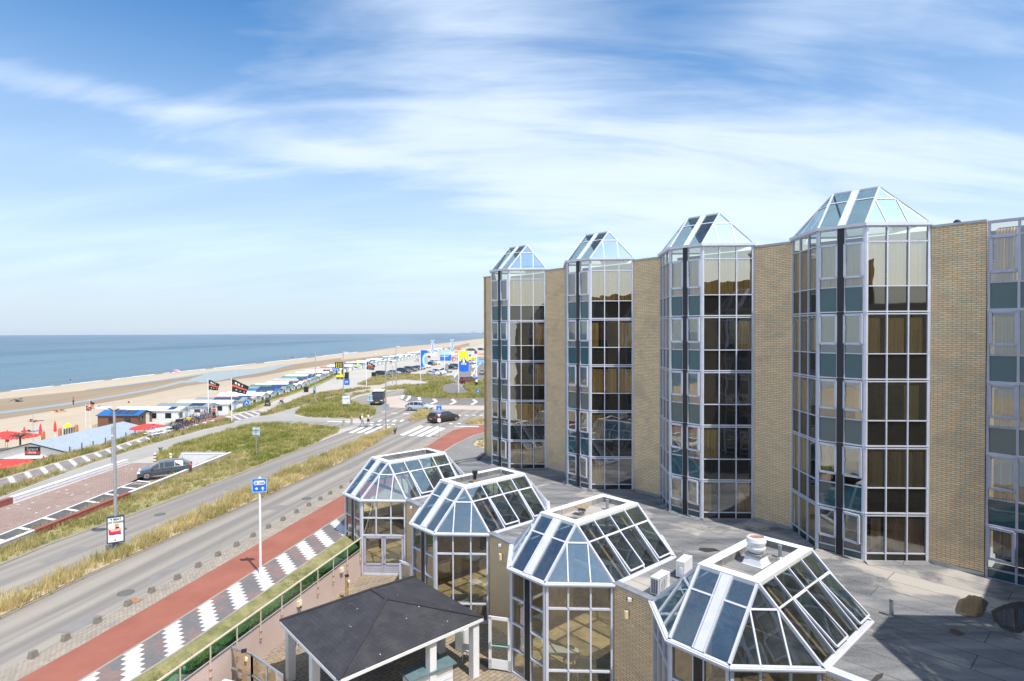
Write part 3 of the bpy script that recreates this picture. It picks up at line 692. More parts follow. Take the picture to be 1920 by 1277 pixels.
# ------------------------------------------------------------------ glass pavilions and the low wing with its flat roof
PA, PB, PC, PZE, PZT, PZG, PIN = 1.9615, 2.5738, 4.0097, 2.567, 4.364, -1.778, 1.7591
PK = PB * math.sqrt(.5)
lerp = lambda a, b, t: a + (b - a) * t
def Vd(x, y, z=0.): return Vector((x, y, z))
def pav_outline(z=0., g=0.):
    a, k, c = PA / 2, PK, PC
    pts = [(-a - k, k), (-a, 0), (a, 0), (a + k, k), (a + k, k + c), (a, 2 * k + c), (-a, 2 * k + c), (-a - k, k + c)]
    cy = k + c / 2
    return [Vd(x * (1 + g), cy + (y - cy) * (1 + g * .7), z) for x, y in pts]
def to_world(o, p): return Vector((o[0], o[1], 0)) + e2 * p[0] - n2 * p[1] + Vector((0, 0, p[2]))
def make_pavilion(idx, label):
    o = P1 + STEP * idx; t = thing('glass_pavilion', label, 'glass pavilion', (o.x, o.y, PZG), TH, 'glass pavilions along the courtyard')
    H = PZE - PZG; V = pav_outline(); HTp = PZT - PZG
    # walls: left chamfer, front, right chamfer
    door_b = idx == 0
    fr_ = {0: [3.29, 2.29], 1: [3.34, .93], 2: [3.34, .93], 3: [3.34, .93]}[idx]
    for fi, (a, b, nc) in enumerate(((V[0], V[1], 3), (V[1], V[2], 2), (V[2], V[3], 3))):
        d = (b - a).normalized(); n = Vd(d.y, -d.x); L = (b - a).length; A = fi == 1
        at = lambda s, z, off=0.: a + d * s + Vd(0, 0, z) + n * off
        m = MB()
        for e_ in (.05, L - .05): m.bar(at(e_, 0), at(e_, H - .1), .10, .14, n)
        dk = (L / 2 - .16, L / 2 + .16); cols = [(.1, dk[0]), (dk[1], L - .1)] if A else [(.1, L / 3), (L / 3, 2 * L / 3), (2 * L / 3, L - .1)]
        trs = [1.05 + 2.1, 2.1, 1.05] if A else fr_
        zmin = fr_[1] if (door_b and fi == 2) else 0
        for z in trs: m.bar(at(.05, z), at(L - .05, z), .07, .12, n)
        m.bar(at(.05, .06), at(L - .05, .06), .12, .14, n)
        if A:
            for x in dk: m.bar(at(x, 0), at(x, H - .1), .06, .12, n)
        else:
            for j in (1, 2): m.bar(at(L * j / 3, zmin), at(L * j / 3, H - .1), .065, .12, n)
        f = m.build('glazed_wall', 'white_frame', t)
        zs = sorted([zmin if zmin else .1] + [z for z in trs if z > zmin] + [H - .1])
        for z0, z1 in zip(zs, zs[1:]):
            g = MB()
            for x0, x1 in cols: g.quad(at(x0, z0, -.01), at(x1, z0, -.01), at(x1, z1, -.01), at(x0, z1, -.01))
            g.build('window_glazing', 'window_glass', f)
        if A:
            dp = MB(); dp.bar(at(L / 2, .1, .03), at(L / 2, H - .1, .03), .30, .08, n); dp.build('dark_panel', 'near_black', f)
        if door_b and fi == 2:
            for x0, x1, hx in ((.14, L / 2 - .02, L / 2 - .1), (L / 2 + .02, L - .14, L / 2 + .1)):
                dm = MB(); h = fr_[1] - .06
                for p_, q_, w_ in (((x0 + .05, .12), (x0 + .05, h), .12), ((x1 - .05, .12), (x1 - .05, h), .12), ((x0, h - .05), (x1, h - .05), .12), ((x0, .62), (x1, .62), .10)):
                    dm.bar(at(*p_, .02), at(*q_, .02), w_, .08, n)
                for zz_ in (.2, .31, .42, .53): dm.bar(at(x0, zz_, .01), at(x1, zz_, .01), .10, .05, n)
                dr = dm.build('door', 'grey_frame', t); g = MB(); g.quad(at(x0, .6, .015), at(x1, .6, .015), at(x1, h, .015), at(x0, h, .015)); g.build('door_glass', 'window_glass', dr)
                hd = MB(); hd.bar(at(hx, 1.0, .1), at(hx, 1.22, .1), .025, .03, n); hd.build('door_handle', 'galvanised', dr)
    # roof
    E8 = [p + Vd(0, 0, H) for p in V]; a_ = PA / 2; yb = 2 * PK + PC
    Q = [Vd(-a_, PIN, HTp), Vd(a_, PIN, HTp), Vd(a_, yb - PIN, HTp), Vd(-a_, yb - PIN, HTp)]
    fs = MB(); out8 = [p + Vd(0, 0, H) for p in pav_outline(0, .03)]
    for i in range(8):
        p, q = out8[i], out8[(i + 1) % 8]; fs.bar(lerp(p, q, -.01), lerp(p, q, 1.01), .13, .15, (0, 0, 1), off=-.05)
        fs.bar(lerp(p, q, -.01) + Vd(0, 0, -.03), lerp(p, q, 1.01) + Vd(0, 0, -.03), .24, .05, (0, 0, 1))
    fs.build('eave_gutter', 'white_frame', t)
    rf = MB(); bars = MB()
    def slope(name, pts): g = MB(); g.poly([p + Vd(0, 0, .03) for p in pts]); g.build('roof_glazing', 'roof_glass', rfo)
    hips = [(E8[1], Q[0]), (E8[2], Q[1]), (E8[0], Q[0]), (E8[3], Q[1]), (E8[4], Q[2]), (E8[5], Q[2]), (E8[6], Q[3]), (E8[7], Q[3])]
    for p, q in hips: rf.bar(p, q, .085, .10, (0, 0, 1), off=.04)
    TR = .68
    def up_n(a, b, c): n = (b - a).cross(c - a); return n if n.z > 0 else -n
    for a, b, qa, qb in ((E8[1], E8[2], Q[0], Q[1]), (E8[5], E8[6], Q[2], Q[3])):
        nn = up_n(a, b, qa); rf.bar(lerp(a, qa, TR), lerp(b, qb, TR), .06, .08, nn, off=.03)
        m0, m1 = lerp(a, b, .5), lerp(qa, qb, .5); rf.bar(m0, m1, .30, .07, nn, off=.05)
        dd = (b - a).normalized() * .19
        for s_ in (-1, 1): rf.bar(m0 + dd * s_, m1 + dd * s_, .035, .10, nn, off=.06)
    for a, b, q in ((E8[0], E8[1], Q[0]), (E8[2], E8[3], Q[1]), (E8[4], E8[5], Q[2]), (E8[6], E8[7], Q[3])):
        nn = up_n(a, b, q); ta, tb = lerp(a, q, TR), lerp(b, q, TR); rf.bar(ta, tb, .06, .08, nn, off=.03)
        for s_, tt in ((1 / 3, ta), (2 / 3, tb)): rf.bar(lerp(a, b, s_), tt, .05, .08, nn, off=.03)
    for a, b, qa, qb in ((E8[3], E8[4], Q[1], Q[2]), (E8[7], E8[0], Q[3], Q[0])):
        nn = up_n(a, b, qa); rf.bar(lerp(a, qa, TR), lerp(b, qb, TR), .06, .08, nn, off=.04)
        for j in (1, 2, 3): rf.bar(lerp(a, b, j / 4), lerp(qa, qb, j / 4), .055, .08, nn, off=.035)
    rfo = rf.build('roof_frame', 'white_frame', t)
    slope('g', [E8[1], E8[2], Q[1], Q[0]]); slope('g', [E8[5], E8[6], Q[3], Q[2]])
    for a, b, q in ((E8[0], E8[1], Q[0]), (E8[2], E8[3], Q[1]), (E8[4], E8[5], Q[2]), (E8[6], E8[7], Q[3])): slope('g', [a, b, q])
    slope('g', [E8[3], E8[4], Q[2], Q[1]]); slope('g', [E8[7], E8[0], Q[0], Q[3]])
    # hinged skylights in the long slope
    a, b, qa, qb = E8[3], E8[4], Q[1], Q[2]; nn = up_n(a, b, qa).normalized()
    for j0, j1, lift in {0: [(.25, .5, .16), (.75, 1., .05)], 1: [(.25, .5, .16), (.75, 1., .12)], 2: [(.25, .5, .16), (.75, .99, .14)], 3: [(.25, .5, .2), (.75, .99, .22)]}[idx]:
        s0, s1 = lerp(a, b, j0 + .012), lerp(a, b, j1 - .012); t0, t1 = lerp(qa, qb, j0 + .012), lerp(qa, qb, j1 - .012)
        p0, p1, r1, r0 = lerp(s0, t0, .04) + nn * lift, lerp(s1, t1, .04) + nn * lift, lerp(s1, t1, TR - .01) + nn * .07, lerp(s0, t0, TR - .01) + nn * .07
        h = MB()
        for p, q in ((p0, p1), (p1, r1), (r1, r0), (r0, p0)): h.bar(p, q, .06, .06, nn)
        ho = h.build('roof_window', 'white_frame', t); g = MB(); g.quad(p0, p1, r1, r0); g.build('window_glazing', 'roof_glass', ho)
    # flat crown with its upstand
    cr = MB(); I = [Vd(x * .0 + (x - .30 * (1 if x > 0 else -1)), y + (.30 if y < yb / 2 else -.30), HTp) for x, y in [(q.x, q.y) for q in Q]]
    Qo = [Vd(q.x + .06 * (1 if q.x > 0 else -1), q.y + (-.06 if q.y < yb / 2 else .06), HTp) for q in Q]
    for i in range(4):
        j = (i + 1) % 4; up = Vd(0, 0, .1)
        cr.quad(Qo[i] + up, Qo[j] + up, I[j] + up, I[i] + up); cr.quad(Qo[i] - up * .6, Qo[j] - up * .6, Qo[j] + up, Qo[i] + up); 
    cro = cr.build('crown_frame', 'bright_white', t)
    fl = MB(); fl.poly([p - Vd(0, 0, .14) for p in I])
    for i in range(4):
        j = (i + 1) % 4; fl.quad(I[i] - Vd(0, 0, .14), I[j] - Vd(0, 0, .14), I[j] + Vd(0, 0, .1), I[i] + Vd(0, 0, .1))
    fl.build('crown_roof', 'roof_felt', cro)
    zc = HTp - .14
    def vent(x, y, r=.055, h=.38):
        v = MB(); v.cyl(Vd(x, y, zc), Vd(x, y, zc + h), r, n=10); v.cyl(Vd(x, y, zc), Vd(x, y, zc + .05), r * 2, r * 1.2, n=10); v.cyl(Vd(x, y, zc + h), Vd(x, y, zc + h + .03), r * 1.15, n=10); v.build('vent_pipe', 'galvanised', t)
    if idx == 0: vent(.1, yb - PIN - .9)
    if idx == 1:
        vent(.15, yb - PIN - .95); v = MB(); v.cyl(Vd(.05, 3.2, zc), Vd(.05, 3.2, zc + .2), .14, .09, n=10, mi=1); v.cyl(Vd(.05, 3.2, zc + .2), Vd(.05, 3.2, zc + .5), .09, n=12); v.cyl(Vd(.05, 3.2, zc + .5), Vd(.05, 3.2, zc + .66), .15, n=12); v.build('flue_pipe', ['near_black', 'timber'], t)
    if idx == 2:
        vent(.25, yb - PIN - 1.2, .07, .45); v = MB(); v.cyl(Vd(-.05, 3.3, zc), Vd(-.05, 3.3, zc + .22), .12, n=12); v.cyl(Vd(-.05, 3.3, zc + .20), Vd(-.05, 3.3, zc + .26), .2, .16, n=12); v.box((-.05, 3.3, zc + .36), (.5, .4, .03), .3, 1); v.cyl(Vd(-.05, 3.3, zc + .26), Vd(-.05, 3.3, zc + .35), .05, n=8); v.build('roof_exhaust', ['galvanised', 'timber'], t)
    if idx == 3:
        vent(.35, yb - PIN - 1.05, .06, .42); v = MB(); c0 = Vd(0, 3.75, zc)
        v.prism([c0 + Vd(-.36, -.36), c0 + Vd(.36, -.36), c0 + Vd(.36, .36), c0 + Vd(-.36, .36)], (0, 0, .02), 0)
        for s_ in range(4):
            q0 = Matrix.Rotation(s_ * math.pi / 2, 3, 'Z'); v.quad(*[c0 + q0 @ p for p in (Vd(-.34, -.34), Vd(.34, -.34), Vd(.25, -.25, .3), Vd(-.25, -.25, .3))])
        v.box(tuple(c0 + Vd(0, 0, .34)), (.56, .56, .08), 0, 1)
        v.build('exhaust_base', ['white_metal', 'galvanised'], t)
        v = MB(); v.lathe(tuple(c0 + Vd(0, 0, .38)), [(.12, 0), (.22, .02), (.30, .14), (.31, .2), (.27, .22), (.29, .26), (.33, .40), (.31, .52), (.26, .56), (.26, .50), (.001, .50)], 24); v.build('exhaust_cowl', 'white_metal', t, smooth=False)
        v = MB(); v.lathe(tuple(c0 + Vd(0, 0, .885)), [(.25, 0), (.15, .004), (.001, .006)], 20); v.build('rust_cap', 'rust', t)
    # inside: floor, back wall, roof trusses
    fl = MB(); fl.poly([p * .985 + Vd(0, .05, .04) for p in V]); fl.quad(Vd(-a_ - PK - 1, yb - .3, .045), Vd(a_ + PK + .4, yb - .3, .045), Vd(a_ + PK + .4, yb + 2, .045), Vd(-a_ - PK - 1, yb + 2, .045)); fl.build('floor', 'carpet', t)
    wl = MB(); yk = 2 * PK + PC + .05
    wl.quad(Vd(-a_ - PK - .05, yk, .04), Vd(a_ + PK + .05, yk, .04), Vd(a_ + PK + .05, yk, H - .12), Vd(-a_ - PK - .05, yk, H - .12))
    wl.quad(V[3] + Vd(-.02, .3, .04), V[4] + Vd(-.02, 0, .04), V[4] + Vd(-.02, 0, H - .12), V[3] + Vd(-.02, .3, H - .12))
    if idx: wl.quad(V[0] + Vd(.02, .3, .04), V[7] + Vd(.02, 0, .04), V[7] + Vd(.02, 0, H - .12), V[0] + Vd(.02, .3, H - .12))
    wl.build('inner_wall', 'room_warm', t)
    if idx == 0:
        g = MB(); g.quad(V[7] + Vd(0, 0, .1), V[0] + Vd(0, 0, .1), V[0] + Vd(0, 0, H - .1), V[7] + Vd(0, 0, H - .1)); g.build('window_glazing', 'window_glass', t)
    tr = MB()
    for y in (PK + .9, PK + PC - .9):
        L_, R_, Tm = Vd(-a_ - PK + .2, y, H - .15), Vd(a_ + PK - .2, y, H - .15), HTp - .4
        tr.bar(L_, R_, .12, .16, (0, 0, 1)); tr.bar(L_, Vd(-a_ + .2, y, Tm), .10, .12, (0, 1, 0)); tr.bar(R_, Vd(a_ - .2, y, Tm), .10, .12, (0, 1, 0)); tr.bar(Vd(-a_ + .2, y, Tm), Vd(a_ - .2, y, Tm), .1, .12, (0, 0, 1))
        for x in (-1.2, 0, 1.2): tr.bar(Vd(x, y, H - .15), Vd(x * .7, y, Tm if abs(x) < 1 else H + .8), .06, .06, (0, 1, 0))
    tr.build('roof_truss', 'timber', t)
    bl = MB()
    for i in range(5): bl.bar(Vd(a_ + PK - .25 - i * .0, PK + .4 + i * .8, H - .6), Vd(a_ + PK - .25, PK + 1.0 + i * .8, H - .6), .3, .03, (1, 0, 0))
    bl.build('wall_panel', 'orange_brick' if idx == 9 else 'room_warm', t)
    return t

pav = [make_pavilion(0, 'smallest looking glass pavilion beside the red cycle path, with grey double doors'),
       make_pavilion(1, 'glass pavilion behind the black shingled roof, black flue pipe on its crown'),
       make_pavilion(2, 'glass pavilion with the open white door and a flat exhaust on its crown'),
       make_pavilion(3, 'nearest glass pavilion with a big round exhaust cowl on its crown')]
pc_ = [P1 + STEP * k for k in range(5)]
low = thing('low_annex', 'single storey brick annex with grey felt flat roof at the foot of the hotel', 'annex', (0, 0, 0))
pvw = lambda k, j: to_world(pc_[k], pav_outline()[j])
for k in range(3):
    mb = MB(); a, b = pvw(k, 3), pvw(k + 1, 0); wall(mb, a, b, PZG, 2.50, n2, u0=k * 1.3); w_ = mb.build('brick_wall', 'brick', low)
    cp = MB(); cp.bar(Vd(a.x, a.y, 2.55) - n2 * .1, Vd(b.x, b.y, 2.55) - n2 * .1, .34, .10, (0, 0, 1)); cp.build('wall_coping', 'zinc', w_)
a, b = pvw(3, 3), pvw(3, 3) + e2 * 6
mb = MB(); wall(mb, a, b, PZG, 2.44, n2); w_ = mb.build('brick_wall', 'brick', low); cp = MB(); cp.bar(Vd(a.x, a.y, 2.50) - n2 * .1, Vd(b.x, b.y, 2.50) - n2 * .1, .34, .12, (0, 0, 1)); cp.build('wall_coping', 'white_frame', w_)
# terrace sheet with an opening under every pavilion
holes = [[to_world(pc_[k], p) for p in pav_outline()] for k in range(4)]
L0 = pvw(0, 7); tl = [pvw(0, 0) - e2 * .3]
def front(k, j): return pvw(k, j)
out = [pvw(0, 7) - e2 * .45 - n2 * .0, G(852, 871, 2.5), G(868, 866.5, 2.5), G(893, 863, 2.5), G(905, 853, 2.5), G(911, 851, 2.5)]
out = [Vector(p) for p in out] + [LEFT - n2 * .2, corner - n2 * .2, corner + n2 * .0 + e2 * .3, wv(2, 3) + e2 * .3]
tail = []
for k in (3, 2, 1, 0):
    pass
front_line = [pvw(3, 3) + e2 * 6]
# the sheet runs to the brick fronts between the pavilions; pavilions are cut out as notches
poly = out + [ pvw(3, 3) + e2 * 6 - n2 * .05]
for k in (3, 2, 1, 0):
    poly += [pvw(k, 3) - n2 * .05, pvw(k, 4), pvw(k, 5), pvw(k, 6), pvw(k, 7)] + ([pvw(k, 0) - n2 * .05] if k else [])
poly = [tuple(p) for p in poly]
mb = MB(); mb.sheet([(p[0], p[1]) for p in poly], z=2.50); mb.build('terrace_roof', 'roof_felt', low)
mb = MB()
for a, b in zip(poly, poly[1:6]): mb.bar((a[0], a[1], 2.53), (b[0], b[1], 2.53), .26, .16, (0, 0, 1))
mb.build('roof_kerb', 'roof_felt', low)
mb = MB()
for a, b in zip(poly[:5], poly[1:6]): wall(mb, Vector((*a[:2], 0)), Vector((*b[:2], 0)), -1.8, 2.44, Vector((-(b[1] - a[1]), b[0] - a[0], 0)).normalized() * .001)
mb.build('brick_wall', 'brick', low)
# felt upstands along the facade foot and loose bits on the roof
mb = MB()
for k in range(4):
    for j in range(3):
        a, b = tower_V(tsp[k], TH, j), tower_V(tsp[k], TH, j + 1); d = (b - a).normalized(); n = Vd(d.y, -d.x); a, b = a + Vd(0, 0, 2.51), b + Vd(0, 0, 2.51)
        MB().quad(a + n * .34, b + n * .34, b + n * .03 + Vd(0, 0, .09), a + n * .03 + Vd(0, 0, .09)).build('felt_upstand', 'roof_felt', low)
def roofp(x, y, z=2.5): return G(x, y, z)
def blot(name, pts, mat, z, label, cat):
    c = sum((Vector(p) for p in pts), Vector()) / len(pts); q = []
    rr = random.Random(len(pts) * 7 + int(c.x * 10))
    for i, p in enumerate(pts):
        nx = Vector(pts[(i + 1) % len(pts)])
        for s in range(5):
            r_ = lerp(Vector(p), nx, s / 5); q.append(r_ + (r_ - c) * rr.uniform(-.05, .05))
    mb = MB(); mb.sheet([(p.x, p.y) for p in q], z=z); o = mb.build(name, mat)
    return struct(o)
t = NT('puddle_water'); t.out(t.bsdf((.035, .028, .018), .03, bump=t.noise(t.pos(), 2, 2, .5), bs=.1, bd=.005, spec=.9))


x0, y0, sc_ = 1560, 1030, 5.169
cz = lambda pts, z: [G(x0 + x / sc_, y0 + y / sc_, z) for x, y in pts]
0 and blot('stain', cz([(940, 360), (1180, 300), (1400, 330), (1540, 440), (1560, 600), (1300, 660), (1120, 600), (960, 600), (860, 450)], 2.504), 'rust_stain', 2.504, '', '')
blot('damp_patch', cz([(1190, 570), (1220, 500), (1330, 440), (1450, 460), (1515, 520), (1480, 600), (1440, 660), (1320, 655), (1210, 620)], 2.508), 'damp_felt', 2.508, '', '')
blot('puddle', cz([(1260, 500), (1340, 465), (1440, 490), (1480, 560), (1440, 630), (1330, 640), (1240, 590)], 2.512), 'puddle_water', 2.512, '', '')
blot('damp_patch', cz([(1540, 600), (1640, 545), (1780, 505), (1900, 520), (1980, 620), (1960, 760), (1800, 820), (1660, 780), (1570, 700)], 2.508), 'damp_felt', 2.508, '', '')
blot('puddle', cz([(1585, 620), (1680, 580), (1800, 570), (1900, 600), (1900, 700), (1780, 760), (1640, 740)], 2.512), 'puddle_water', 2.512, '', '')
blot('damp_patch', cz([(1130, 770), (1200, 770), (1290, 820), (1240, 840), (1150, 810)], 2.508), 'damp_felt', 2.508, '', '')
blot('damp_patch', cz([(380, 1270), (430, 1215), (500, 1200), (490, 1240), (410, 1290)], 2.508), 'damp_felt', 2.508, '', '')
blot('damp_patch', [G(1200 + x / 2.667, 980 + y / 2.667, 2.508) for x, y in [(300, 125), (370, 128), (400, 140), (330, 148), (290, 135)]], 'damp_felt', 2.508, '', '')
t = thing('vent_pipe', 'lone grey vent pipe standing on a felt patch of the flat roof', 'vent pipe', tuple(cz([(575, 650)], 2.5)[0]))
mb = MB(); mb.cyl((0, 0, 0), (0, 0, .52), .065, n=12); mb.cyl((0, 0, .0), (0, 0, .05), .11, .08, n=12); mb.build('pipe', 'galvanised', t)
mb = MB(); mb.cyl((0, 0, .58), (0, 0, .60), .07, n=12)
for k in range(4): mb.bar((.06 * math.cos(k * 1.57), .06 * math.sin(k * 1.57), .5), (.06 * math.cos(k * 1.57), .06 * math.sin(k * 1.57), .59), .02, .02, (1, 0, 0))
mb.build('rain_cap', 'galvanised', t)
q = cz([(400, 620), (480, 570), (700, 590), (750, 660), (700, 730), (610, 725)], 2.506); mb = MB(); mb.sheet([(p.x, p.y) for p in q], z=2.506); mb.build('felt_patch', 'roof_felt', low)
for pts in ([(500, 1130 - 980)], ):
    pass
q = G(1433, 994, 2.51); o = MB().box((0, 0, .02), (.5, .35, .04), .2).build('roof_tile_slab', 'edge_setts'); o.location = (q.x, q.y, 2.5); tag(o, 'loose tan slab lying on the flat roof by the facade foot', 'slab')
# air conditioners
def aircon(loc, rz, label):
    t = thing('air_conditioner', label, 'air conditioner', loc, rz, 'air conditioners on the annex roof')
    m = MB(); m.box((0, 0, .40), (.86, .34, .62)); m.build('casing', 'bright_white', t)
    m = MB(); m.box((-.1, -.175, .40), (.56, .012, .54)); m.build('fan_opening', 'near_black', t)
    m = MB()
    for i in range(7): m.box((-.1, -.19, .16 + i * .08), (.58, .014, .014))
    for i in range(5): m.box((-.36 + i * .13, -.19, .40), (.014, .014, .54))
    m.torus((-.1, -.186, .40), .24, .012, (0, 1, 0)); m.build('fan_grille', 'white_metal', t)
    m = MB()
    for i in range(8):
        for j in range(3): m.box((-.435, -.09 + j * .09, .16 + i * .065), (.012, .07, .04))
    m.build('side_louvre', 'near_black', t)
    m = MB(); m.box((-.3, 0, .05), (.08, .44, .1)); m.box((.3, 0, .05), (.08, .44, .1)); m.build('foot', 'rust', t)
    m = MB(); m.box((.434, .02, .35), (.03, .14, .24)); m.build('valve_cover', 'white_metal', t)
    m = MB(); m.box((.44, -.05, .5), (.005, .07, .07)); m.build('sticker', 'yellow_paint', t)
    return t

p = G(1238, 1112, 2.5); aircon((p.x, p.y, 2.5), TH + R(95), 'white air conditioner nearest the roof edge, louvred side towards the camera')
p = G(1283, 1080, 2.5); aircon((p.x, p.y, 2.5), TH - R(175) + R(95), 'white air conditioner farther back with its caged fan facing the nearest pavilion')
# cameras and lamps on the brick walls
def wall_item(kind, px, py, k, label):
    a = pvw(k, 3); r = ray(px, py); s = (a - Vector((0, 0, 0))).dot(n2) / Vector((r.x, r.y, 0)).dot(n2); P = Vector((r.x * s, r.y * s, CAM_H + r.z * s))
    if kind == 'cam':
        t = thing('security_camera', label, 'security camera', tuple(P), TH); m = MB(); m.box((.0, -.12, 0), (.13, .26, .10), .5); m.build('housing', 'bright_white', t); m = MB(); m.box((0, -.03, .03), (.05, .1, .05)); m.build('bracket', 'white_metal', t)
        m = MB(); m.cyl((-.06, -.235, 0), (-.068, -.25, 0), .035, n=10); m.build('lens', 'near_black', t)
    elif kind == 'lamp':
        t = thing('wall_lamp', label, 'wall lamp', tuple(P), TH); m = MB(); m.cyl((0, -.17, -.14), (0, -.17, .14), .085, n=14); m.build('shade', 'cream_metal', t); m = MB(); m.box((0, -.05, 0), (.08, .12, .14)); m.build('bracket', 'cream_metal', t)
    else:
        t = thing('wall_sensor', label, 'sensor', tuple(P), TH); m = MB(); m.lathe((0, 0, 0), [(.07, 0), (.06, .06), (.03, .09), (.001, .10)], 12); m.v = [(x, -z, y) for x, y, z in m.v]; m.build('dome', 'bright_white', t)

wall_item('cam', 775.5, 950, 0, 'white security camera on the brick wall beside the double doors')
wall_item('cam', 942, 1020.5, 1, 'white security camera on the brick wall right of the second pavilion')
wall_item('lamp', 943.5, 1042, 1, 'cream cylinder lamp on the brick wall left of the open white door')
wall_item('cam', 1185, 1121, 2, 'white security camera on the brick wall under the air conditioners')
wall_item('lamp', 1179, 1149, 2, 'cream cylinder lamp on the brick wall under the air conditioners')
wall_item('dot', 1189, 1174.5, 2, 'small round white sensor on the brick wall below the cream lamp')
# the white door standing open at the third pavilion, and the one behind the kiosk roof
def open_door(k, ang, label, wdt=.95, hh=2.18, off=.06):
    o = pvw(k, 1) + n2 * .05; t = thing('open_door', label, 'door', (o.x, o.y, PZG + off), TH + ang); m = MB()
    for p_, q_, w_ in (((-.06, .0), (-.06, hh), .13), ((-wdt + .06, 0), (-wdt + .06, hh), .13), ((-wdt, hh - .06), (0, hh - .06), .13), ((-wdt, .22), (0, .22), .40)): m.bar((p_[0], 0, p_[1]), (q_[0], 0, q_[1]), w_, .05, (0, 1, 0))
    m.build('door_leaf', 'bright_white', t); m = MB(); m.quad((-wdt + .1, 0, .4), (-.1, 0, .4), (-.1, 0, hh - .1), (-wdt + .1, 0, hh - .1)); m.build('door_glass', 'window_glass', t)
    m = MB(); m.bar((-wdt + .08, -.07, 1.0), (-.08, -.07, 1.03), .035, .03, (0, 1, 0)); m.build('push_bar', 'teal_bar', t)
    m = MB(); m.box((-wdt + .07, -.05, 1.02), (.05, .06, .2)); m.box((-.07, -.05, 1.02), (.05, .06, .2)); m.build('door_handle', 'galvanised', t)

open_door(2, R(32), 'white glazed door standing open at the corner of the pavilion beside the kiosk')
open_door(1, R(10), 'white glazed door standing open behind the top corner of the black roof')
# ------------------------------------------------------------------ furniture of the cafe
def chair_proto(label, group, white=True):
    t = thing('cafe_chair', label, 'chair', (0, 0, 0), 0, group); M_ = 'table_white'
    m = MB(); m.box((0, 0, .45), (.42, .42, .035)); m.build('seat', M_, t)
    m = MB(); m.prism([Vd(-.2, .2, .55), Vd(.2, .2, .55), Vd(.18, .26, .84), Vd(-.18, .26, .84)], (0, .025, 0)); m.build('backrest', M_, t)
    for sx in (-1, 1):
        for sy in (-1, 1): m = MB(); m.cyl((sx * .18, sy * .18, .44), (sx * .21, sy * .21, 0), .014, n=6); m.build('leg', 'white_metal', t)
        m = MB(); m.cyl((sx * .19, .2, .45), (sx * .19, .23, .6), .013, n=6); m.build('back_frame', 'white_metal', t)
    return t
def table_proto(label, group, L=1.4, W_=.7, h=.75):
    t = thing('cafe_table', label, 'table', (0, 0, 0), 0, group); m = MB(); m.box((0, 0, h - .02), (L, W_, .04)); m.build('tabletop', 'table_white', t)
    for sx in (-1, 1):
        for sy in (-1, 1): m = MB(); m.box((sx * (L / 2 - .06), sy * (W_ / 2 - .06), (h - .04) / 2), (.05, .05, h - .04)); m.build('leg', 'white_metal', t)
    return t
def in_pav(k, x, y, z=.05): p = to_world(pc_[k], (x, y, 0)); return (p.x, p.y, PZG + z)
ch0 = chair_proto('white cafe chair left of the long table, seen through the third pavilion', 'white chairs inside the pavilions'); ch0.location = in_pav(2, 1.0, 1.35); ch0.rotation_euler.z = TH + R(135)
tb0 = table_proto('long white table behind the right hand panes of the third pavilion', 'white tables inside the pavilions'); tb0.location = in_pav(2, 1.75, 1.9); tb0.rotation_euler.z = TH + R(45)
chs = [(2, 1.9, 2.7, 150, 'white cafe chair behind the long table in the third pavilion'), (2, .2, 2.4, 200, 'white cafe chair deeper inside the third pavilion, left pane'), (1, 1.7, 1.9, 100, 'white cafe chair beside the tall white desk in the second pavilion'), (1, 2.1, 2.6, 40, 'second white chair behind the desk in the second pavilion'), (0, 1.9, 2.2, 60, 'white chair behind the upper panes of the first pavilion'),
       (3, -.5, 1.2, 120, 'white chair behind the front glass of the nearest pavilion, left'), (3, .5, 1.5, 220, 'white chair behind the front glass of the nearest pavilion, right')]
for k, x, y, a, lb in chs: dup(ch0, in_pav(k, x, y), TH + R(a), lb)
tbs = [(2, .3, 1.6, 20, 'white table at the left panes of the third pavilion'), (3, -.6, 2.0, 10, 'white table behind the front glass of the nearest pavilion'), (3, .9, 3.6, 45, 'white table deep inside the nearest pavilion'), (1, 1.2, 1.6, 45, 'white table inside the second pavilion'), (0, 1.6, 1.7, 45, 'white table at the upper right pane of the first pavilion'), (2, 1.6, 4.3, 0, 'white table far inside the third pavilion')]
for k, x, y, a, lb in tbs: dup(tb0, in_pav(k, x, y, .05 if k else 1.5), TH + R(a), lb) if k else dup(tb0, in_pav(k, x, y, .05), TH + R(a), lb)
# dark round bowl on the table
o = MB().lathe((0, 0, 0), [(.04, 0), (.07, .03), (.08, .06), (.06, .06), (.001, .03)], 12).build('bowl', 'near_black'); p = in_pav(2, 1.75, 1.9, .80); o.location = p; tag(o, 'small dark bowl on the long white table in the third pavilion', 'bowl')

# ------------------------------------------------------------------ courtyard, retaining wall, balustrade, kiosk
wt = lambda x, y: G(x, y, -.30)
RW0, RW1 = wt(400, 1238), wt(674.5, 1032.8); dR = (RW1 - RW0).normalized(); RWs = RW0 - dR * 9.0; RWe = Vector((*(pvw(0, 2) - n2 * .05 - e2 * .12)[:2], 0)); RWe = RW1 + dR * .1
mb = MB(); cy = [tuple(RWs), tuple(RWe), tuple(pvw(0, 2)), tuple(pvw(0, 3) - n2 * 7), tuple(pvw(4, 0) - n2 * 7), (16, 3, 0), (6, -6, 0), (-13, -2, 0)]
mb.sheet([(p[0], p[1]) for p in cy], z=PZG); struct(mb.build('courtyard_floor', 'courtyard_pavers'))
nR = Vector((dR.y, -dR.x, 0))
t = thing('retaining_wall', 'pink rendered retaining wall between the grass strip and the sunken courtyard', 'wall', tuple(RWs))
mb = MB(); a, b = RWs, RWe
mb.prism([Vd(p.x, p.y, PZG) for p in (a, b, b - nR * .22, a - nR * .22)], (0, 0, -.30 - PZG)); mb.build('wall_body', 'pink_render', t, org=tuple(RWs))
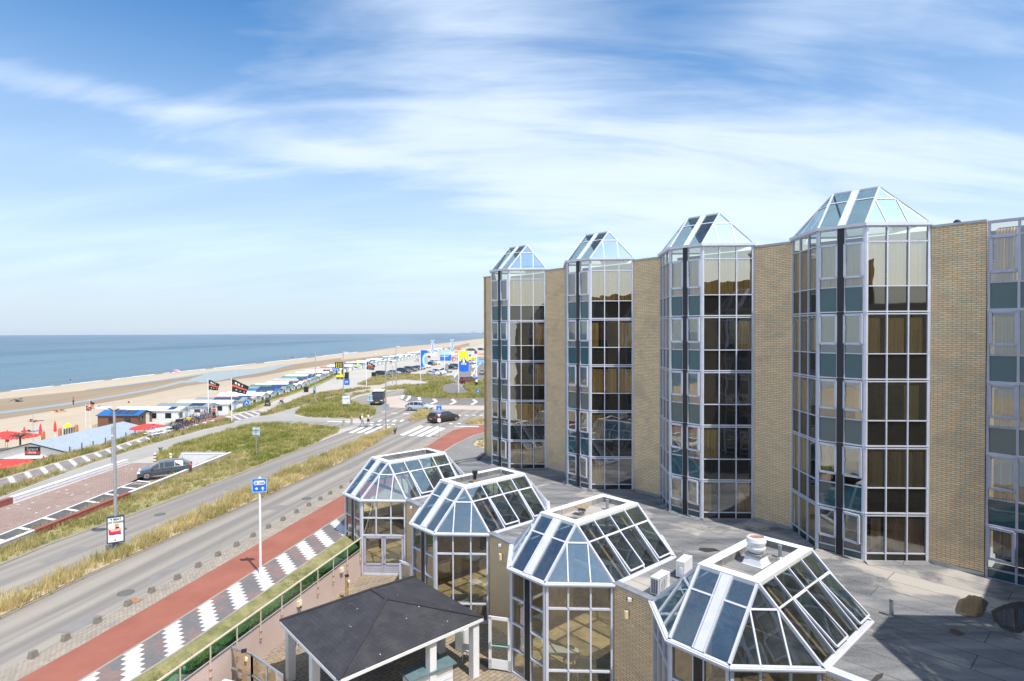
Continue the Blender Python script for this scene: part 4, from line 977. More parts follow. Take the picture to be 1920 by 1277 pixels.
# rail, posts, green glass
t = thing('balustrade', 'cream metal railing with green glass panels on the pink retaining wall', 'railing', tuple(RWs)); top = .42; off = nR * .05
rl = MB(); rl.bar(Vd(a.x, a.y, top) + off, Vd(b.x, b.y, top) + off, .07, .05, (0, 0, 1)); rl.bar(Vd(a.x, a.y, -.18) + off, Vd(b.x, b.y, -.18) + off, .025, .025, (0, 0, 1)); rl.build('handrail', 'cream_rail', t, org=tuple(RWs))
Lr = (b - a).length; sp_ = 1.47; n_ = int(Lr / sp_); ofs = Lr - n_ * sp_
for i in range(n_ + 1):
    p = a + dR * (ofs + i * sp_ - .12); pm = MB(); pm.bar(Vd(p.x, p.y, -.95) + off, Vd(p.x, p.y, top) + off, .05, .05, nR); pm.build('post', 'cream_rail', t, org=tuple(RWs))
    bl = MB()
    for z in (-.55, -.85): bl.box(tuple(Vd(p.x, p.y, z) + nR * .07), (.07, .07, .05), 0)
    bl.build('bolt', 'rust', t, org=tuple(RWs))
    if i < n_:
        q_ = p + dR * sp_; g = MB(); g.quad(*[Vd(v.x, v.y, z) + off for v, z in ((p + dR * .03, -.16), (q_ - dR * .03, -.16), (q_ - dR * .03, top - .03), (p + dR * .03, top - .03))]); g.build('glass_panel', 'balustrade_glass', t, org=tuple(RWs))

for px, py, lb in ((558.5, 1131, 'beige box lamp on the pink wall, nearer the camera'), (638.5, 1068.5, 'beige box lamp on the pink wall, nearer the double doors')):
    P = RW0 + dR * 0; r = ray(px, py); s = (RW0.dot(nR)) / Vector((r.x, r.y, 0)).dot(nR); P = Vector((r.x * s, r.y * s, CAM_H + r.z * s)); t = thing('wall_lamp', lb, 'wall lamp', tuple(P), math.atan2(dR.y, dR.x)); m = MB(); m.box((0, -.08, 0), (.26, .14, .24)); m.build('housing', 'cream_metal', t); m = MB(); m.box((0, -.155, -.02), (.2, .01, .14)); m.build('lens', 'white_metal', t)
# kiosk roof
ks = [Vector((-9.41, 23.6, .55)), Vector((-4.71, 27.85, .55)), Vector((-1.18, 23.83, .55)), Vector((-5.83, 19.5, .55))]
ux = (ks[1] - ks[0]).normalized(); vx = (ks[3] - ks[0]).normalized()
kc = sum(ks, Vector()) / 4
t = thing('kiosk', 'open sided kiosk with black shingled hipped roof on white posts in the courtyard', 'kiosk', (kc.x, kc.y, PZG)); og = (kc.x, kc.y, PZG)
rA, rB = Vector((-5.82, 24.25, 1.48)), Vector((-4.72, 23.1, 1.48))
lmid = lambda a, b, t_: a + (b - a) * t_
rA = kc + (ks[1] - ks[0]).normalized() * -.0 + Vd(0, 0, .95) + (ks[0] + ks[1] - ks[2] - ks[3]).normalized() * .85 ; rB = kc * 1.0 + Vd(0, 0, .95) - (ks[0] + ks[1] - ks[2] - ks[3]).normalized() * .35
mb = MB()
def tri_uv(pts):
    o_ = pts[0]; d_ = (pts[1] - pts[0]).normalized(); n_ = (pts[1] - pts[0]).cross(pts[-1] - pts[0]).normalized(); u_ = n_.cross(d_)
    return [((p - o_).dot(d_), (p - o_).dot(u_)) for p in pts]
for pts in ([ks[0], rA, rB, ks[3]], [ks[1], ks[0], rA], [ks[2], ks[1], rA, rB], [ks[3], ks[2], rB]):
    pts = [Vector(p) for p in pts]
    if len(pts) == 4 and pts[0] is not ks[2]: uv = tri_uv([pts[3], pts[0], pts[1], pts[2]]); uv = [uv[1], uv[2], uv[3], uv[0]]
    else: uv = tri_uv(pts)
    mb.poly([p + Vd(0, 0, .06) for p in pts], 0, uv)
ko = mb.build('roof', 'black_shingle', t, org=og)
mb = MB()
for i in range(4): p, q_ = ks[i], ks[(i + 1) % 4]; mb.bar(lmid(p, q_, .004), lmid(p, q_, .996), .03, .12, (0, 0, 1), off=-.03)
mb.build('fascia', 'bright_white', ko, org=og)
mb = MB()
for p, q_ in ((ks[0], rA), (ks[1], rA), (ks[2], rB), (ks[3], rB), (rA, rB)): mb.bar(p + Vd(0, 0, .075), q_ + Vd(0, 0, .07), .16, .014, (0, 0, 1))
mb.build('ridge_strip', 'shingle_strip', ko, org=og)

kp = lambda s, r_: ks[0] + (ks[1] - ks[0]) * s + (ks[3] - ks[0]) * r_
for s, r_ in ((.05, .06), (.95, .06), (.95, .94), (.05, .94), (.95, .5), (.5, .94), (.05, .5), (.62, .94)):
    if (s, r_) == (.5, .94): continue
    p = kp(s, r_); m = MB(); m.box((p.x, p.y, (PZG + .5) / 2), (.30, .30, .5 - PZG), math.atan2(ux.y, ux.x)); m.build('post', 'bright_white', t, org=og)
ceil = MB(); ceil.poly([p - Vd(0, 0, .1) + (kc - p) * .03 for p in ks]); ceil.build('ceiling', 'room_dark', t, org=og)
# bar counter under the kiosk roof
c0, c1 = G(769, 1277, -.72), G(853, 1243, -.72); dk = (c1 - c0).normalized(); nk = Vd(dk.y, -dk.x)
t = thing('bar_counter', 'white panelled bar counter with slate blue top under the black roof', 'bar counter', (c0.x, c0.y, PZG), math.atan2(dk.y, dk.x)); Lc = (c1 - c0).length
m = MB(); m.box((Lc / 2, .36, 1.06), (Lc + .1, .86, .05)); m.build('worktop', 'slate_top', t)
m = MB(); m.box((Lc / 2, .38, .52), (Lc - .1, .62, 1.04)); m.build('counter_body', 'bright_white', t); m = MB()
for z in (.25, .5, .75): m.box((Lc / 2, .065, z), (Lc - .1, .012, .015))
m.build('panel_groove', 'grey_frame', t)

o = MB().cyl((0, 0, 0), (0, 0, .22), .035, .03, n=10).cyl((0, 0, .22), (.03, -.1, .28), .015, n=8).build('beer_tap', 'white_metal'); p = c0 + dk * Lc * .45 + Vd(0, 0, 0); o.location = (p.x - nk.x * .3, p.y - nk.y * .3, -.69); tag(o, 'small white tap on the slate blue bar top', 'tap')
# white cabinet and white chair at the foot of the kiosk post
p = G(862, 1222, PZG); t = thing('white_cabinet', 'white box cabinet standing left of the white chair by the kiosk post', 'cabinet', (p.x, p.y, PZG), TH + R(10)); m = MB(); m.box((0, .3, .5), (.55, .6, 1.0)); m.build('cabinet_body', 'bright_white', t); m = MB(); m.box((0, -.012, .5), (.45, .02, .86)); m.build('door_panel', 'table_white', t)
p = G(879, 1238, PZG); dup(ch0, (p.x, p.y, PZG), R(160), 'white outdoor chair between the cabinet and the kiosk corner post', 'white chairs in the courtyard')
p = G(566, 1210, PZG); dup(ch0, (p.x, p.y, PZG), R(20), 'white outdoor chair half hidden under the left eave of the black roof', 'white chairs in the courtyard')
p = G(895, 1250, PZG + .004); m = MB(); m.box((p.x + .25, p.y + .1, PZG + .008), (.8, .55, .012), TH); o = m.build('door_mat', 'damp_felt'); tag(o, 'dark doormat on the pavers in front of the open white door', 'doormat')
# timber lamp posts
def lamp_post(px, py, ty, label):
    b_ = G(px, py, PZG); h = zat(px, ty, b_) - PZG; t = thing('timber_lamp_post', label, 'lamp post', tuple(b_)); m = MB(); m.box((0, 0, h / 2), (.16, .16, h), .4); m.build('post', 'timber', t)
    m = MB(); m.box((.0, 0, h + .02), (.2, .2, .05), .4); m.build('cap', 'near_black', t); m = MB(); m.lathe((.14, -.1, h - .35), [(.03, 0), (.06, .04), (.06, .14), (.001, .2)], 10); m.build('lantern', 'cream_metal', t); m = MB(); m.bar((.02, 0, h - .2), (.16, -.1, h - .2), .03, .03); m.build('bracket', 'white_metal', t)
lamp_post(650.5, 1126, 1080, 'timber lamp post behind the ridge of the black roof')
lamp_post(458, 1300, 1221, 'timber lamp post behind the steel windbreak frame')
# windbreak
q0, q1, q2 = G(410, 1272, PZG), G(473, 1296, PZG), G(530, 1340, PZG); zt_ = zat(410, 1204, q0)
t = thing('windbreak_screen', 'galvanised windbreak frame with clear upper panes at the bottom left corner of the courtyard', 'windbreak', tuple(q0)); og = tuple(q0); fm = MB(); gl = MB(); lo = MB()
for a, b in ((q0, q1), (q1, q2)):
    L = (b - a).length; k = 1 if a is q0 else 2
    for i in range(k + 1): p = lerp(a, b, i / k); fm.bar((p.x, p.y, PZG), (p.x, p.y, zt_), .07, .07, (1, 0, 0))
    for z in (zt_ - .03, zt_ - .85): fm.bar((a.x, a.y, z), (b.x, b.y, z), .07, .07, (0, 0, 1))
    gl.quad((a.x, a.y, zt_ - .82), (b.x, b.y, zt_ - .82), (b.x, b.y, zt_ - .05), (a.x, a.y, zt_ - .05)); lo.quad((a.x, a.y, PZG + .1), (b.x, b.y, PZG + .1), (b.x, b.y, zt_ - .88), (a.x, a.y, zt_ - .88))
fm.build('frame', 'galvanised', t, org=og); gl.build('glass_panel', 'window_glass', t, org=og); lo.build('lower_panel', 'clear_panel', t, org=og)

# covered sofa and closed parasol
def cushion(px, py, sz, rz, label):
    p = G(px, py, -.9); t = thing('covered_sofa', label, 'sofa', (p.x, p.y, PZG), rz); m = MB(); sx, sy = sz; nx, ny = 12, 10; g = []
    for j in range(ny + 1):
        for i in range(nx + 1):
            x, y = (i / nx - .5), (j / ny - .5); d = max(abs(x), abs(y)) * 2; g.append((x * sx, y * sy, .88 - .10 * d ** 6 + .02 * math.sin(i * 1.3) * math.cos(j * 1.1)))
    m.add(g, [(j * (nx + 1) + i, j * (nx + 1) + i + 1, (j + 1) * (nx + 1) + i + 1, (j + 1) * (nx + 1) + i) for j in range(ny) for i in range(nx)])
    m.skirt([(-sx / 2, -sy / 2), (sx / 2, -sy / 2), (sx / 2, sy / 2), (-sx / 2, sy / 2)], .0, .79); m.build('dust_cover', 'bright_white', t, smooth=True)
cushion(425, 1290, (1.3, 1.1), R(-20), 'sofa under a white dust cover at the bottom edge, left of the smaller one')
cushion(478, 1306, (.8, .9), R(-20), 'smaller seat under a white dust cover at the bottom edge')
p = G(346.5, 1340, PZG); hz_ = zat(346.5, 1250, p); t = thing('closed_parasol', 'closed dark green parasol with a white tip at the bottom edge', 'parasol', tuple(p)); m = MB(); h = hz_ - PZG
m.lathe((0, 0, 0), [(.10, .9), (.16, 1.0), (.13, 1.6), (.05, h - .06)], 8); m.build('canopy', 'green_cloth', t); m = MB(); m.cyl((0, 0, 0), (0, 0, 1), .025); m.build('pole', 'timber', t); m = MB(); m.cyl((0, 0, h - .08), (0, 0, h), .06, .05, n=10); m.build('finial', 'bright_white', t)


# ------------------------------------------------------------------ ground
BZ, SZ = -3.1, -3.25
E_px = [(0, 898), (70.5, 877), (188, 845), (283, 814), (345, 788), (400, 776), (438, 779), (463, 771.8), (490, 769), (515, 752), (563.5, 735), (597, 723.4), (647, 699), (701.5, 687), (766, 674), (821.6, 662.5), (889, 649), (909, 642)]
E_ = [(-42.6, -30), (-42.8, 30)] + [tuple(G(x, y)[:2]) for x, y in E_px]
E_ = [(x if not (-41.5 < x and 86 < y < 94) else x - .6, y) for x, y in E_] + [(-20, 1400)]
plate = list(reversed(E_)) + [(-42.6, -30), (-14.2, -30)][1:]
K = lambda p: (p[0], p[1])
plate += [K(G(160, 1335) + (G(160, 1335) - G(248, 1277)).normalized() * 8)] + [K(G(x, y)) for x, y in ((160, 1335), (248, 1277), (324.7, 1227.7), (480, 1121.4), (646.5, 1006))] + [K(pvw(0, 1)), K(pvw(0, 0)), K(pvw(0, 7))] + [K(p) for p in poly[0:6]] + [K(LEFT), K(B0), (60, 70), (500, 1400)]
hole = [(-31.3, 47.5), (-28.15, 47.5), (-27.9, 57.8), (-32.25, 57.8)]
mb = MB(); mb.sheet(plate, [hole], z=0.); struct(mb.build('promenade_ground', 'concrete_paving'))
mb = MB(); mb.quad((-31.3, 47.5, 0), (-28.15, 47.5, 0), (-27.9, 57.8, -.95), (-32.25, 57.8, -.95)); struct(mb.build('ramp_lane', 'ramp_pavers'))
# beach slope, beach, sea
mb = MB(); out_ = [(x - 1.6, y) for x, y in E_]; o2 = [(x - 5.5, y) for x, y in E_]
for i in range(len(E_) - 1):
    a, b = E_[i], E_[i + 1]
    mb.quad((a[0], a[1], 0), (b[0], b[1], 0), (out_[i + 1][0], out_[i + 1][1], -.15), (out_[i][0], out_[i][1], -.15)); mb.quad((out_[i][0], out_[i][1], -.15), (out_[i + 1][0], out_[i + 1][1], -.15), (o2[i + 1][0], o2[i + 1][1], BZ - .05), (o2[i][0], o2[i][1], BZ - .05))
struct(mb.build('dune_slope', 'turf_soil'))
S_px = [(0, 736), (150, 719), (300.8, 701.5), (476, 683), (546.8, 675), (697, 658), (742.5, 651.5), (830, 644), (875, 638.5), (905, 634.5)]
Sx = [tuple(G(x, y, BZ)[:2]) for x, y in S_px]; far = (Sx[-1][0] + 420, 5200)
shore = [(Sx[0][0], -60)] + Sx + [far]
mb = MB(); mb.sheet(shore + [(900, 5200), (900, 900), (-20, 900)] + [(x - 4, y) for x, y in reversed(E_)][1:] + [(-44, -60)], z=BZ); struct(mb.build('beach', 'dry_sand'))
mb = MB()
for i in range(len(shore) - 1):
    a, b = shore[i], shore[i + 1]; mb.quad((a[0], a[1], BZ), (b[0], b[1], BZ), (b[0] - 9, b[1], BZ - .4), (a[0] - 9, a[1], BZ - .4))
struct(mb.build('wet_shore', 'wet_sand'))
mb = MB()
# sea carried as a ring of strips so the far edge lies at the true horizon distance
HD = 6900
ang = [R(a) for a in np.linspace(60, 182, 40)]; rr = [0, 150, 400, 900, 1800, 3500, HD]
for i in range(len(ang) - 1):
    for j in range(len(rr) - 1):
        p = lambda a, r_: (r_ * math.cos(a), r_ * math.sin(a), SZ)
        mb.quad(p(ang[i], rr[j]), p(ang[i], rr[j + 1]), p(ang[i + 1], rr[j + 1]), p(ang[i + 1], rr[j])) if j else mb.poly([p(ang[i], 0), p(ang[i], rr[1]), p(ang[i + 1], rr[1])][::-1])
struct(mb.build('sea', 'sea_water'))
def ribbon(top, bot, z, name, mat):      # band between two surveyed lines on the beach
    mb = MB(); t_, b_ = [G(x, y, z) for x, y in top], [G(x, y, z) for x, y in bot]; mb.sheet([(p.x, p.y) for p in t_ + b_[::-1]], z=z); return struct(mb.build(name, mat))
ribbon([(-40, 782), (0, 775), (120, 757), (218, 741), (336, 716), (411, 704), (480, 694), (560, 683), (640, 675), (742, 664), (850, 650), (880, 643)], [(-40, 800), (0, 786), (120, 767), (250.6, 745.5), (351, 723.5), (420, 714), (480, 707), (546.8, 694), (640, 680.5), (742, 669), (850, 656), (880, 648)], BZ + .02, 'wet_sand', 'wet_sand')
ribbon([(-40, 752), (0, 748), (150, 733), (300, 712), (400, 699), (480, 692), (560, 682), (640, 671)], [(-40, 783), (0, 776), (120, 758), (218, 742), (336, 717), (411, 705), (480, 695), (560, 684), (640, 676)], BZ + .015, 'wet_sand', 'wet_sand')
ribbon([(-40, 777), (0, 771.5), (60, 764.5), (120, 756.5), (218, 740.5), (290, 727), (336, 714.5), (400, 710), (411, 709.5)], [(-40, 783), (0, 776.5), (60, 769), (120, 760.5), (218, 744), (290, 731), (336, 719), (380, 715), (411, 713)], BZ + .05, 'tide_pool', 'tide_water')
ribbon([(163, 730), (230, 721.5), (300.8, 711.5), (350, 704), (401, 696), (440, 693), (480, 691.5)], [(163, 731.5), (230, 723.5), (300.8, 714), (350, 707), (401, 699.5), (440, 697), (480, 695)], BZ + .055, 'tide_pool', 'tide_water')
ribbon([(352, 712), (380, 703), (391.7, 697), (440, 693), (480, 691.3), (520, 684.5), (555, 681.5)], [(352, 713), (380, 718), (410, 714), (446.7, 706), (480, 701), (505, 696), (530, 688.5), (556, 682.6)], BZ + .06, 'tide_pool', 'tide_water')
for i in range(7):
    mb = MB(); rr_ = random.Random(i); base_ = rr_.randint(2, 6); pts_t, pts_b = [], []
    for k in range(9):
        x = 20 + i * 95 + k * 10; y = np.interp(x, [p[0] for p in S_px], [p[1] for p in S_px]) - .3 - rr_.random() * .7; pts_t.append((x, y - .25 - rr_.random() * .5)); pts_b.append((x, y + .35))
    ribbon(pts_t, pts_b, BZ + .03, 'surf_foam', 'foam')
# far coast at the horizon
mb = MB(); rr_ = random.Random(4)
for i in range(60):
    x = -900 + i * 22; hgt = 3 + 7 * rr_.random() * min(1, i / 25); mb.prism([(x, 6300, SZ), (x + 24, 6290, SZ), (x + 24, 6500, SZ), (x, 6500, SZ)], (0, 0, hgt + (4 if i > 25 else 0)))
struct(mb.build('far_coast', 'far_dune'))
mb = MB()
for x, h in ((-420, 26), (-395, 20), (-300, 22), (-200, 45), (-150, 18)): mb.box((x, 6280, SZ + h / 2), (14, 14, h))
struct(mb.build('far_buildings', 'far_dune'))

def lay(pts, z, name, mat, holes=(), uvd=None):
    P_ = [tuple(G(x, y)[:2]) for x, y in pts]; mb = MB(); H_ = [[tuple(G(x, y)[:2]) for x, y in h] for h in holes]
    uvf = None
    if uvd: o_, d_ = uvd; uvf = lambda p: ((p.x - o_[0]) * d_[0] + (p.y - o_[1]) * d_[1], -(p.x - o_[0]) * d_[1] + (p.y - o_[1]) * d_[0])
    mb.sheet(P_, H_, z=z, uvf=uvf); return struct(mb.build(name, mat))
K0 = [(-60, 1086), (0, 1060.9), (88.6, 1023.5), (206.6, 981.2), (295.2, 948.7), (419.2, 901.5), (520, 861), (593.5, 832.7), (625, 819.5), (653.6, 808.5)]
BLK = [(-60, 1292), (20, 1251), (62, 1229.5), (183, 1164.5), (284.3, 1107.5), (408.9, 1039.3), (503, 987), (600.7, 934.7), (640, 912.8), (700, 879.5), (735, 860), (768, 841), (800, 826), (830, 810), (850, 800), (880, 795.5), (930, 790)]
asp = K0 + [(668, 800), (690, 787), (702, 779), (704, 769), (690, 762), (670, 758.5), (659, 756), (657, 752), (669, 744.5), (698.6, 737.2), (730, 733.2), (764, 731), (800, 727.5), (845, 716.5)]
asp += [(852, 706.5), (859.7, 697.6), (872, 686), (885, 675), (895, 668), (909, 661), (960, 650), (960, 790)]
lay(asp + BLK[::-1], .004, 'road', 'asphalt')
lay([(846, 712), (859.7, 697.6), (872, 686), (885, 675), (895, 668), (909, 661), (960, 650), (960, 716), (900, 716), (870, 716)], .008, 'road_surface', 'brown_road')
lay([(699, 756), (706, 750), (724, 745), (752, 741), (757, 737), (759, 735), (766, 752), (801, 757.6), (830, 760), (960, 760.6), (960, 769), (909, 769), (870, 768), (830, 767.5), (800, 767), (770, 765.5), (735, 764), (712, 760)], .008, 'ring_paving', 'ring_concrete')
lay(BLK + [(960, 793), (960, 812), (909, 806)] + [(870, 812), (840, 825), (820, 838), (810, 845), (775, 858), (720, 887), (646.5, 926.6), (480, 1022.5), (295, 1128.8), (147.6, 1213), (32.5, 1277), (-60, 1328)], .012, 'edge_strip', 'edge_setts')
lay([(-60, 1328), (32.5, 1277), (147.6, 1213), (295, 1128.8), (480, 1022.5), (646.5, 926.6), (720, 884), (765, 859), (790, 843), (810, 831), (835, 815), (850, 807), (880, 800), (909, 796.5), (960, 794), (960, 806), (909, 810), (885, 817), (866, 826), (850, 834), (830, 847), (790, 873), (700, 931), (646.5, 963.5), (480, 1069.7), (295, 1187.8), (150.6, 1277), (60, 1333)], .016, 'cycle_path', 'red_asphalt')
dt = (RW1 - RW0); dt = Vector((math.cos(R(77.9)), math.sin(R(77.9))))
lay([(60, 1333), (150.6, 1277), (295, 1187.8), (480, 1069.7), (646.5, 963.5), (700, 930), (700, 960), (646.5, 1006), (480, 1121.4), (324.7, 1227.7), (248, 1277), (160, 1335)], .020, 'pavement', 'tile_paving', uvd=((-13.08, 21.2), dt))
lay([(846, 838), (866, 827), (885, 818), (909, 811), (960, 806), (960, 846), (915, 850), (905, 852), (893, 862), (868, 865.5), (852, 870), (835, 869), (820, 858)], .020, 'grey_pavement', 'grey_pavers')
# verge strip that falls to the retaining wall
mb = MB(); a_ = [G(160, 1335) + (G(160, 1335) - G(248, 1277)).normalized() * 8] + [G(x, y) for x, y in ((160, 1335), (248, 1277), (324.7, 1227.7), (480, 1121.4), (646.5, 1006))]; b_ = []
for p in a_: s = (p - RW0).dot(dR); q = RW0 + dR * s; b_.append(Vector((q.x, q.y, -.30)) - nR * .2)
a_[-1] = Vector((*K(pvw(0, 1)), 0.02)) ; b_[-1] = Vector((*K(RWe), -.28))
for i in range(5): mb.quad(b_[i] + Vd(0, 0, .035), b_[i + 1] + Vd(0, 0, .035), a_[i + 1] + Vd(0, 0, .035), a_[i] + Vd(0, 0, .035))
struct(mb.build('grass_verge', 'verge_soil'))

vergeS = [(tuple(p), tuple(q)) for p, q in zip(a_, b_)]
# ramp paving
pv = MB(); pv.sheet([(-35.75, 15), (-31.0, 15), (-31.0, 47.6), (-31.35, 47.6), (-32.2, 55.2), (-35.75, 55.2)], z=.006); struct(pv.build('ramp_paving', 'ramp_pavers'))
pv = MB(); pv.sheet([(-31.0, 15), (-28.7, 15), (-28.45, 47.4), (-31.0, 47.4)], z=.008); struct(pv.build('dark_strip', 'dark_panel'))
mk = MB(); mk.quad((-31.12, 15, .014), (-30.98, 15, .014), (-30.98, 48.0, .014), (-31.12, 48.0, .014))
for i in range(17):
    y = 17.2 + i * 1.95; mk.quad((-31.0, y, .014), (-28.6, y - .9, .014), (-28.6, y - .62, .014), (-31.0, y + .28, .014))
mk.quad((-28.85, 15, .014), (-28.72, 15, .014), (-28.45, 47.3, .014), (-28.58, 47.3, .014)); struct(mk.build('strip_lines', 'road_paint'))
rd = random.Random(9); mk = MB()
for i in range(26): x, y = rd.uniform(-35.4, -31.6), rd.uniform(33, 54); mk.box((x, y, .012), (rd.choice((.25, .2)), .07, .006), rd.choice((0, 1.5)))
struct(mk.build('paver_marks', 'road_paint'))
def low_wall(name, label, a, b, z0, z1, th, mats, cap, topmat):
    t = thing(name, label, 'low wall', (a[0], a[1], 0)); og = (a[0], a[1], 0); m = MB(); A_, B_ = Vd(*a), Vd(*b); d = (B_ - A_).normalized(); n = Vd(-d.y, d.x)
    m.prism([A_ - n * th / 2 + Vd(0, 0, z0), B_ - n * th / 2 + Vd(0, 0, z0), B_ + n * th / 2 + Vd(0, 0, z0), A_ + n * th / 2 + Vd(0, 0, z0)], (0, 0, z1 - z0)); m.build('wall_body', mats, t, org=og)
    m = MB(); m.bar(A_ + Vd(0, 0, z1 + .03), B_ + Vd(0, 0, z1 + .03), th + .04, .06, (0, 0, 1)); m.build('coping', topmat, t, org=og); return t

wx = lambda y: -28.7 + (y - 32.8) * .0375
low_wall('ramp_wall', 'dark red brick wall beside the ramp, left of the lamp column', (wx(35.1), 35.1), (wx(43.3), 43.3), -.2, .42, .3, 'red_brick', 1, 'red_brick')
low_wall('ramp_wall', 'grey concrete ramp wall with white top beside the grey hatchback', (wx(43.35), 43.35), (wx(57.9), 57.9), -1.0, .42, .16, 'concrete_wall', 1, 'bright_white')
low_wall('ramp_wall', 'short concrete wall with white top at the left edge before the red brick wall', (wx(15), 15), (wx(35.05), 35.05), -.2, .42, .16, 'concrete_wall', 1, 'bright_white')
low_wall('promenade_wall', 'long white plastered wall between the promenade path and the ramp pavers', (-36.0, 42.2), (-35.9, 54.7), -.1, .42, .34, 'bright_white', 1, 'bright_white')
low_wall('promenade_wall', 'dark red wall end at the left edge, continuing the white promenade wall', (-36.0, 15), (-36.0, 42.1), -.1, .40, .34, 'red_brick', 1, 'red_brick')
o = MB().bar((-35.82, 42.3, .2), (-35.72, 54.6, .2), .012, .03, (1, 0, 0)).build('groove', 'grey_frame'); o.parent = [q for q in C.objects if q.name.startswith('promenade_wall')][0]; o.location = (36.0, -42.2, 0)
pw = G(343, 850.5, .45); pe = G(419.5, 851.2, .45)
t = thing('portal_wall', 'white triangular looking wall at the mouth of the underground ramp, behind the grey hatchback', 'wall', (pw.x, pw.y, 0)); m = MB(); m.prism([Vd(pw.x, pw.y, -1), Vd(pe.x + .1, pw.y, -1), Vd(pe.x + .1, pw.y + .25, -1), Vd(pw.x, pw.y + .25, -1)], (0, 0, 1.42)); m.build('wall_body', 'bright_white', t, org=(pw.x, pw.y, 0))
m = MB(); m.box(((pw.x + pe.x) / 2, pw.y + .12, .44), (pe.x - pw.x + .3, .3, .04)); m.build('coping', 'bright_white', t, org=(pw.x, pw.y, 0))
# promenade path and beach-side tiles
lay([(-60, 950), (0, 934), (94, 898), (172, 870), (260, 842), (303, 829), (380, 808), (431, 796), (470, 783), (486, 782), (547, 767.5), (613.5, 747.2), (668.6, 733.8), (692, 731), (760, 727.6), (801, 721.4), (845, 715.4), (845, 718), (800, 724), (760, 730), (697, 733.8), (650, 741), (620, 750), (572, 763), (555, 773), (552, 777), (553, 780), (580, 784), (640, 787), (664, 790), (690, 788), (668, 799), (640, 805), (580, 797), (480, 794.5), (455, 800), (380, 821), (353, 828), (320, 838), (296, 852), (237, 868.5), (130, 903), (20, 939), (-60, 966)], .008, 'footpath', 'path_asphalt')
lay([(485, 791), (520, 789), (600, 790.5), (640, 793), (668, 796), (640, 803), (600, 799), (547, 795.5), (500, 794)], .012, 'side_road', 'asphalt')
tl_ = [(-60, 936), (0, 918.6), (70.5, 896.6), (141, 876), (203.6, 854), (242.8, 840), (300, 820), (336, 807.5)]
tu_ = [(-60, 915), (0, 899.5), (70.5, 879), (117.5, 865.5), (188, 846.8), (227, 834.4), (260, 825.4), (283, 816.5), (325, 806)]
lay(tl_ + tu_[::-1], .008, 'promenade_tiles', 'promenade_tiles', uvd=((-42.3, 47.7), (0, 1)))
lay([(436, 788.5), (453.4, 787), (470, 782), (493.4, 774.5), (491, 770), (463.4, 772.5), (438, 780)], .012, 'promenade_tiles', 'promenade_tiles', uvd=((-40.8, 82.0), (.12, .99)))
lay([(325, 808.5), (336, 808), (380, 796), (421, 786.5), (438, 781.5), (436, 779.5), (402, 778.5), (345, 791), (318, 803)], .010, 'bike_parking', 'red_pavers')
mk = MB()
for x, y in [(780, 857), (905, 820), (1025, 786), (1155, 750), (1280, 720), (1400, 690), (1500, 662)]: p = G(240 + x / 8, 700 + y / 8); mk.lathe((p.x, p.y, 0), [(.42, 0), (.40, .10), (.25, .16), (.001, .17)], 12)
struct(mk.build('edge_stones', 'bright_white'))
# kerbs
def kerb(pts, name='kerb', z=.10, wd=.13, mat='kerb_stone', world=False):
    mb = MB(); P_ = pts if world else [G(x, y) for x, y in pts]
    for a, b in zip(P_, P_[1:]): mb.bar(Vd(a[0], a[1], z / 2), Vd(b[0], b[1], z / 2), wd, z, (0, 0, 1))
    return struct(mb.build(name, mat))
kerb(K0); MEDN = [(-60, 1191), (0, 1161), (147.6, 1089), (265.7, 1035.8), (383.8, 982.7), (480, 939.9), (560, 904), (640, 869), (700, 835), (733, 813), (738, 808)]
kerb(MEDN); kerb([(x, y + 1) for x, y in BLK[2:]], z=.03, wd=.10)
kerb([(60, 1333), (150.6, 1277), (295, 1187.8), (480, 1069.7), (646.5, 963.5)], z=.03, wd=.10)
kerb([(160, 1335), (248, 1277), (324.7, 1227.7), (480, 1121.4), (646.5, 1006)], z=.045, wd=.08)
# paint
def paint(quads, name='road_marking', z=.022):
    mb = MB()
    for q in quads: mb.sheet([tuple(G(x, y)[:2]) for x, y in q], z=z)
    return struct(mb.build(name, 'road_paint'))
c9 = lambda pts: [(620 + x / 9.825, 700 + y / 9.825) for x, y in pts]
paint([c9([(325, 1100), (402, 1104), (650, 985), (585, 984)]), c9([(468, 1104), (548, 1107), (835, 975), (765, 972)]), c9([(608, 1110), (690, 1112), (978, 985), (905, 980)]), c9([(870, 1068), (935, 1078), (1135, 985), (1050, 980)])], 'zebra_crossing')
paint([[(749, 816), (757, 817), (795, 799.5), (788, 798)], [(765, 817.5), (774, 818), (812, 800), (804, 799)], [(781, 818), (790, 819), (828, 801.5), (819, 800)], [(797, 818.6), (806.5, 819), (836, 803.5), (829, 802)]], 'zebra_crossing')
paint([c9(q) for q in ([(930, 708), (1022, 716), (1022, 726), (930, 716)], [(1115, 730), (1225, 736), (1225, 745), (1115, 739)], [(1330, 741), (1445, 745), (1445, 755), (1330, 750)])] +
      [c9([(855 + 135 * i, 892), (905 + 135 * i, 894), (965 + 133 * i, 860), (915 + 133 * i, 858)]) for i in range(4)] + [c9([(695 + 138 * i, 955), (760 + 138 * i, 958), (800 + 135 * i, 940), (740 + 135 * i, 936)]) for i in range(4)] +
      [c9([(-60, 880), (800, 905), (800, 915), (-60, 892)]), ], 'lane_marking')
r3 = lambda pts: [(640 + x / 6.829, 620 + y / 6.829) for x, y in pts]
paint([r3([(1370 + 110 * i, 1195), (1410 + 110 * i, 1200), (1430 + 108 * i, 1188), (1395 + 108 * i, 1185)]) for i in range(4)] + [r3([(1480 + 95 * i, 1086), (1525 + 95 * i, 1090), (1535 + 95 * i, 1084), (1495 + 95 * i, 1080)]) for i in range(4)] + [r3([(1450, 1222), (1760, 1228), (1760, 1236), (1450, 1230)])], 'lane_marking')
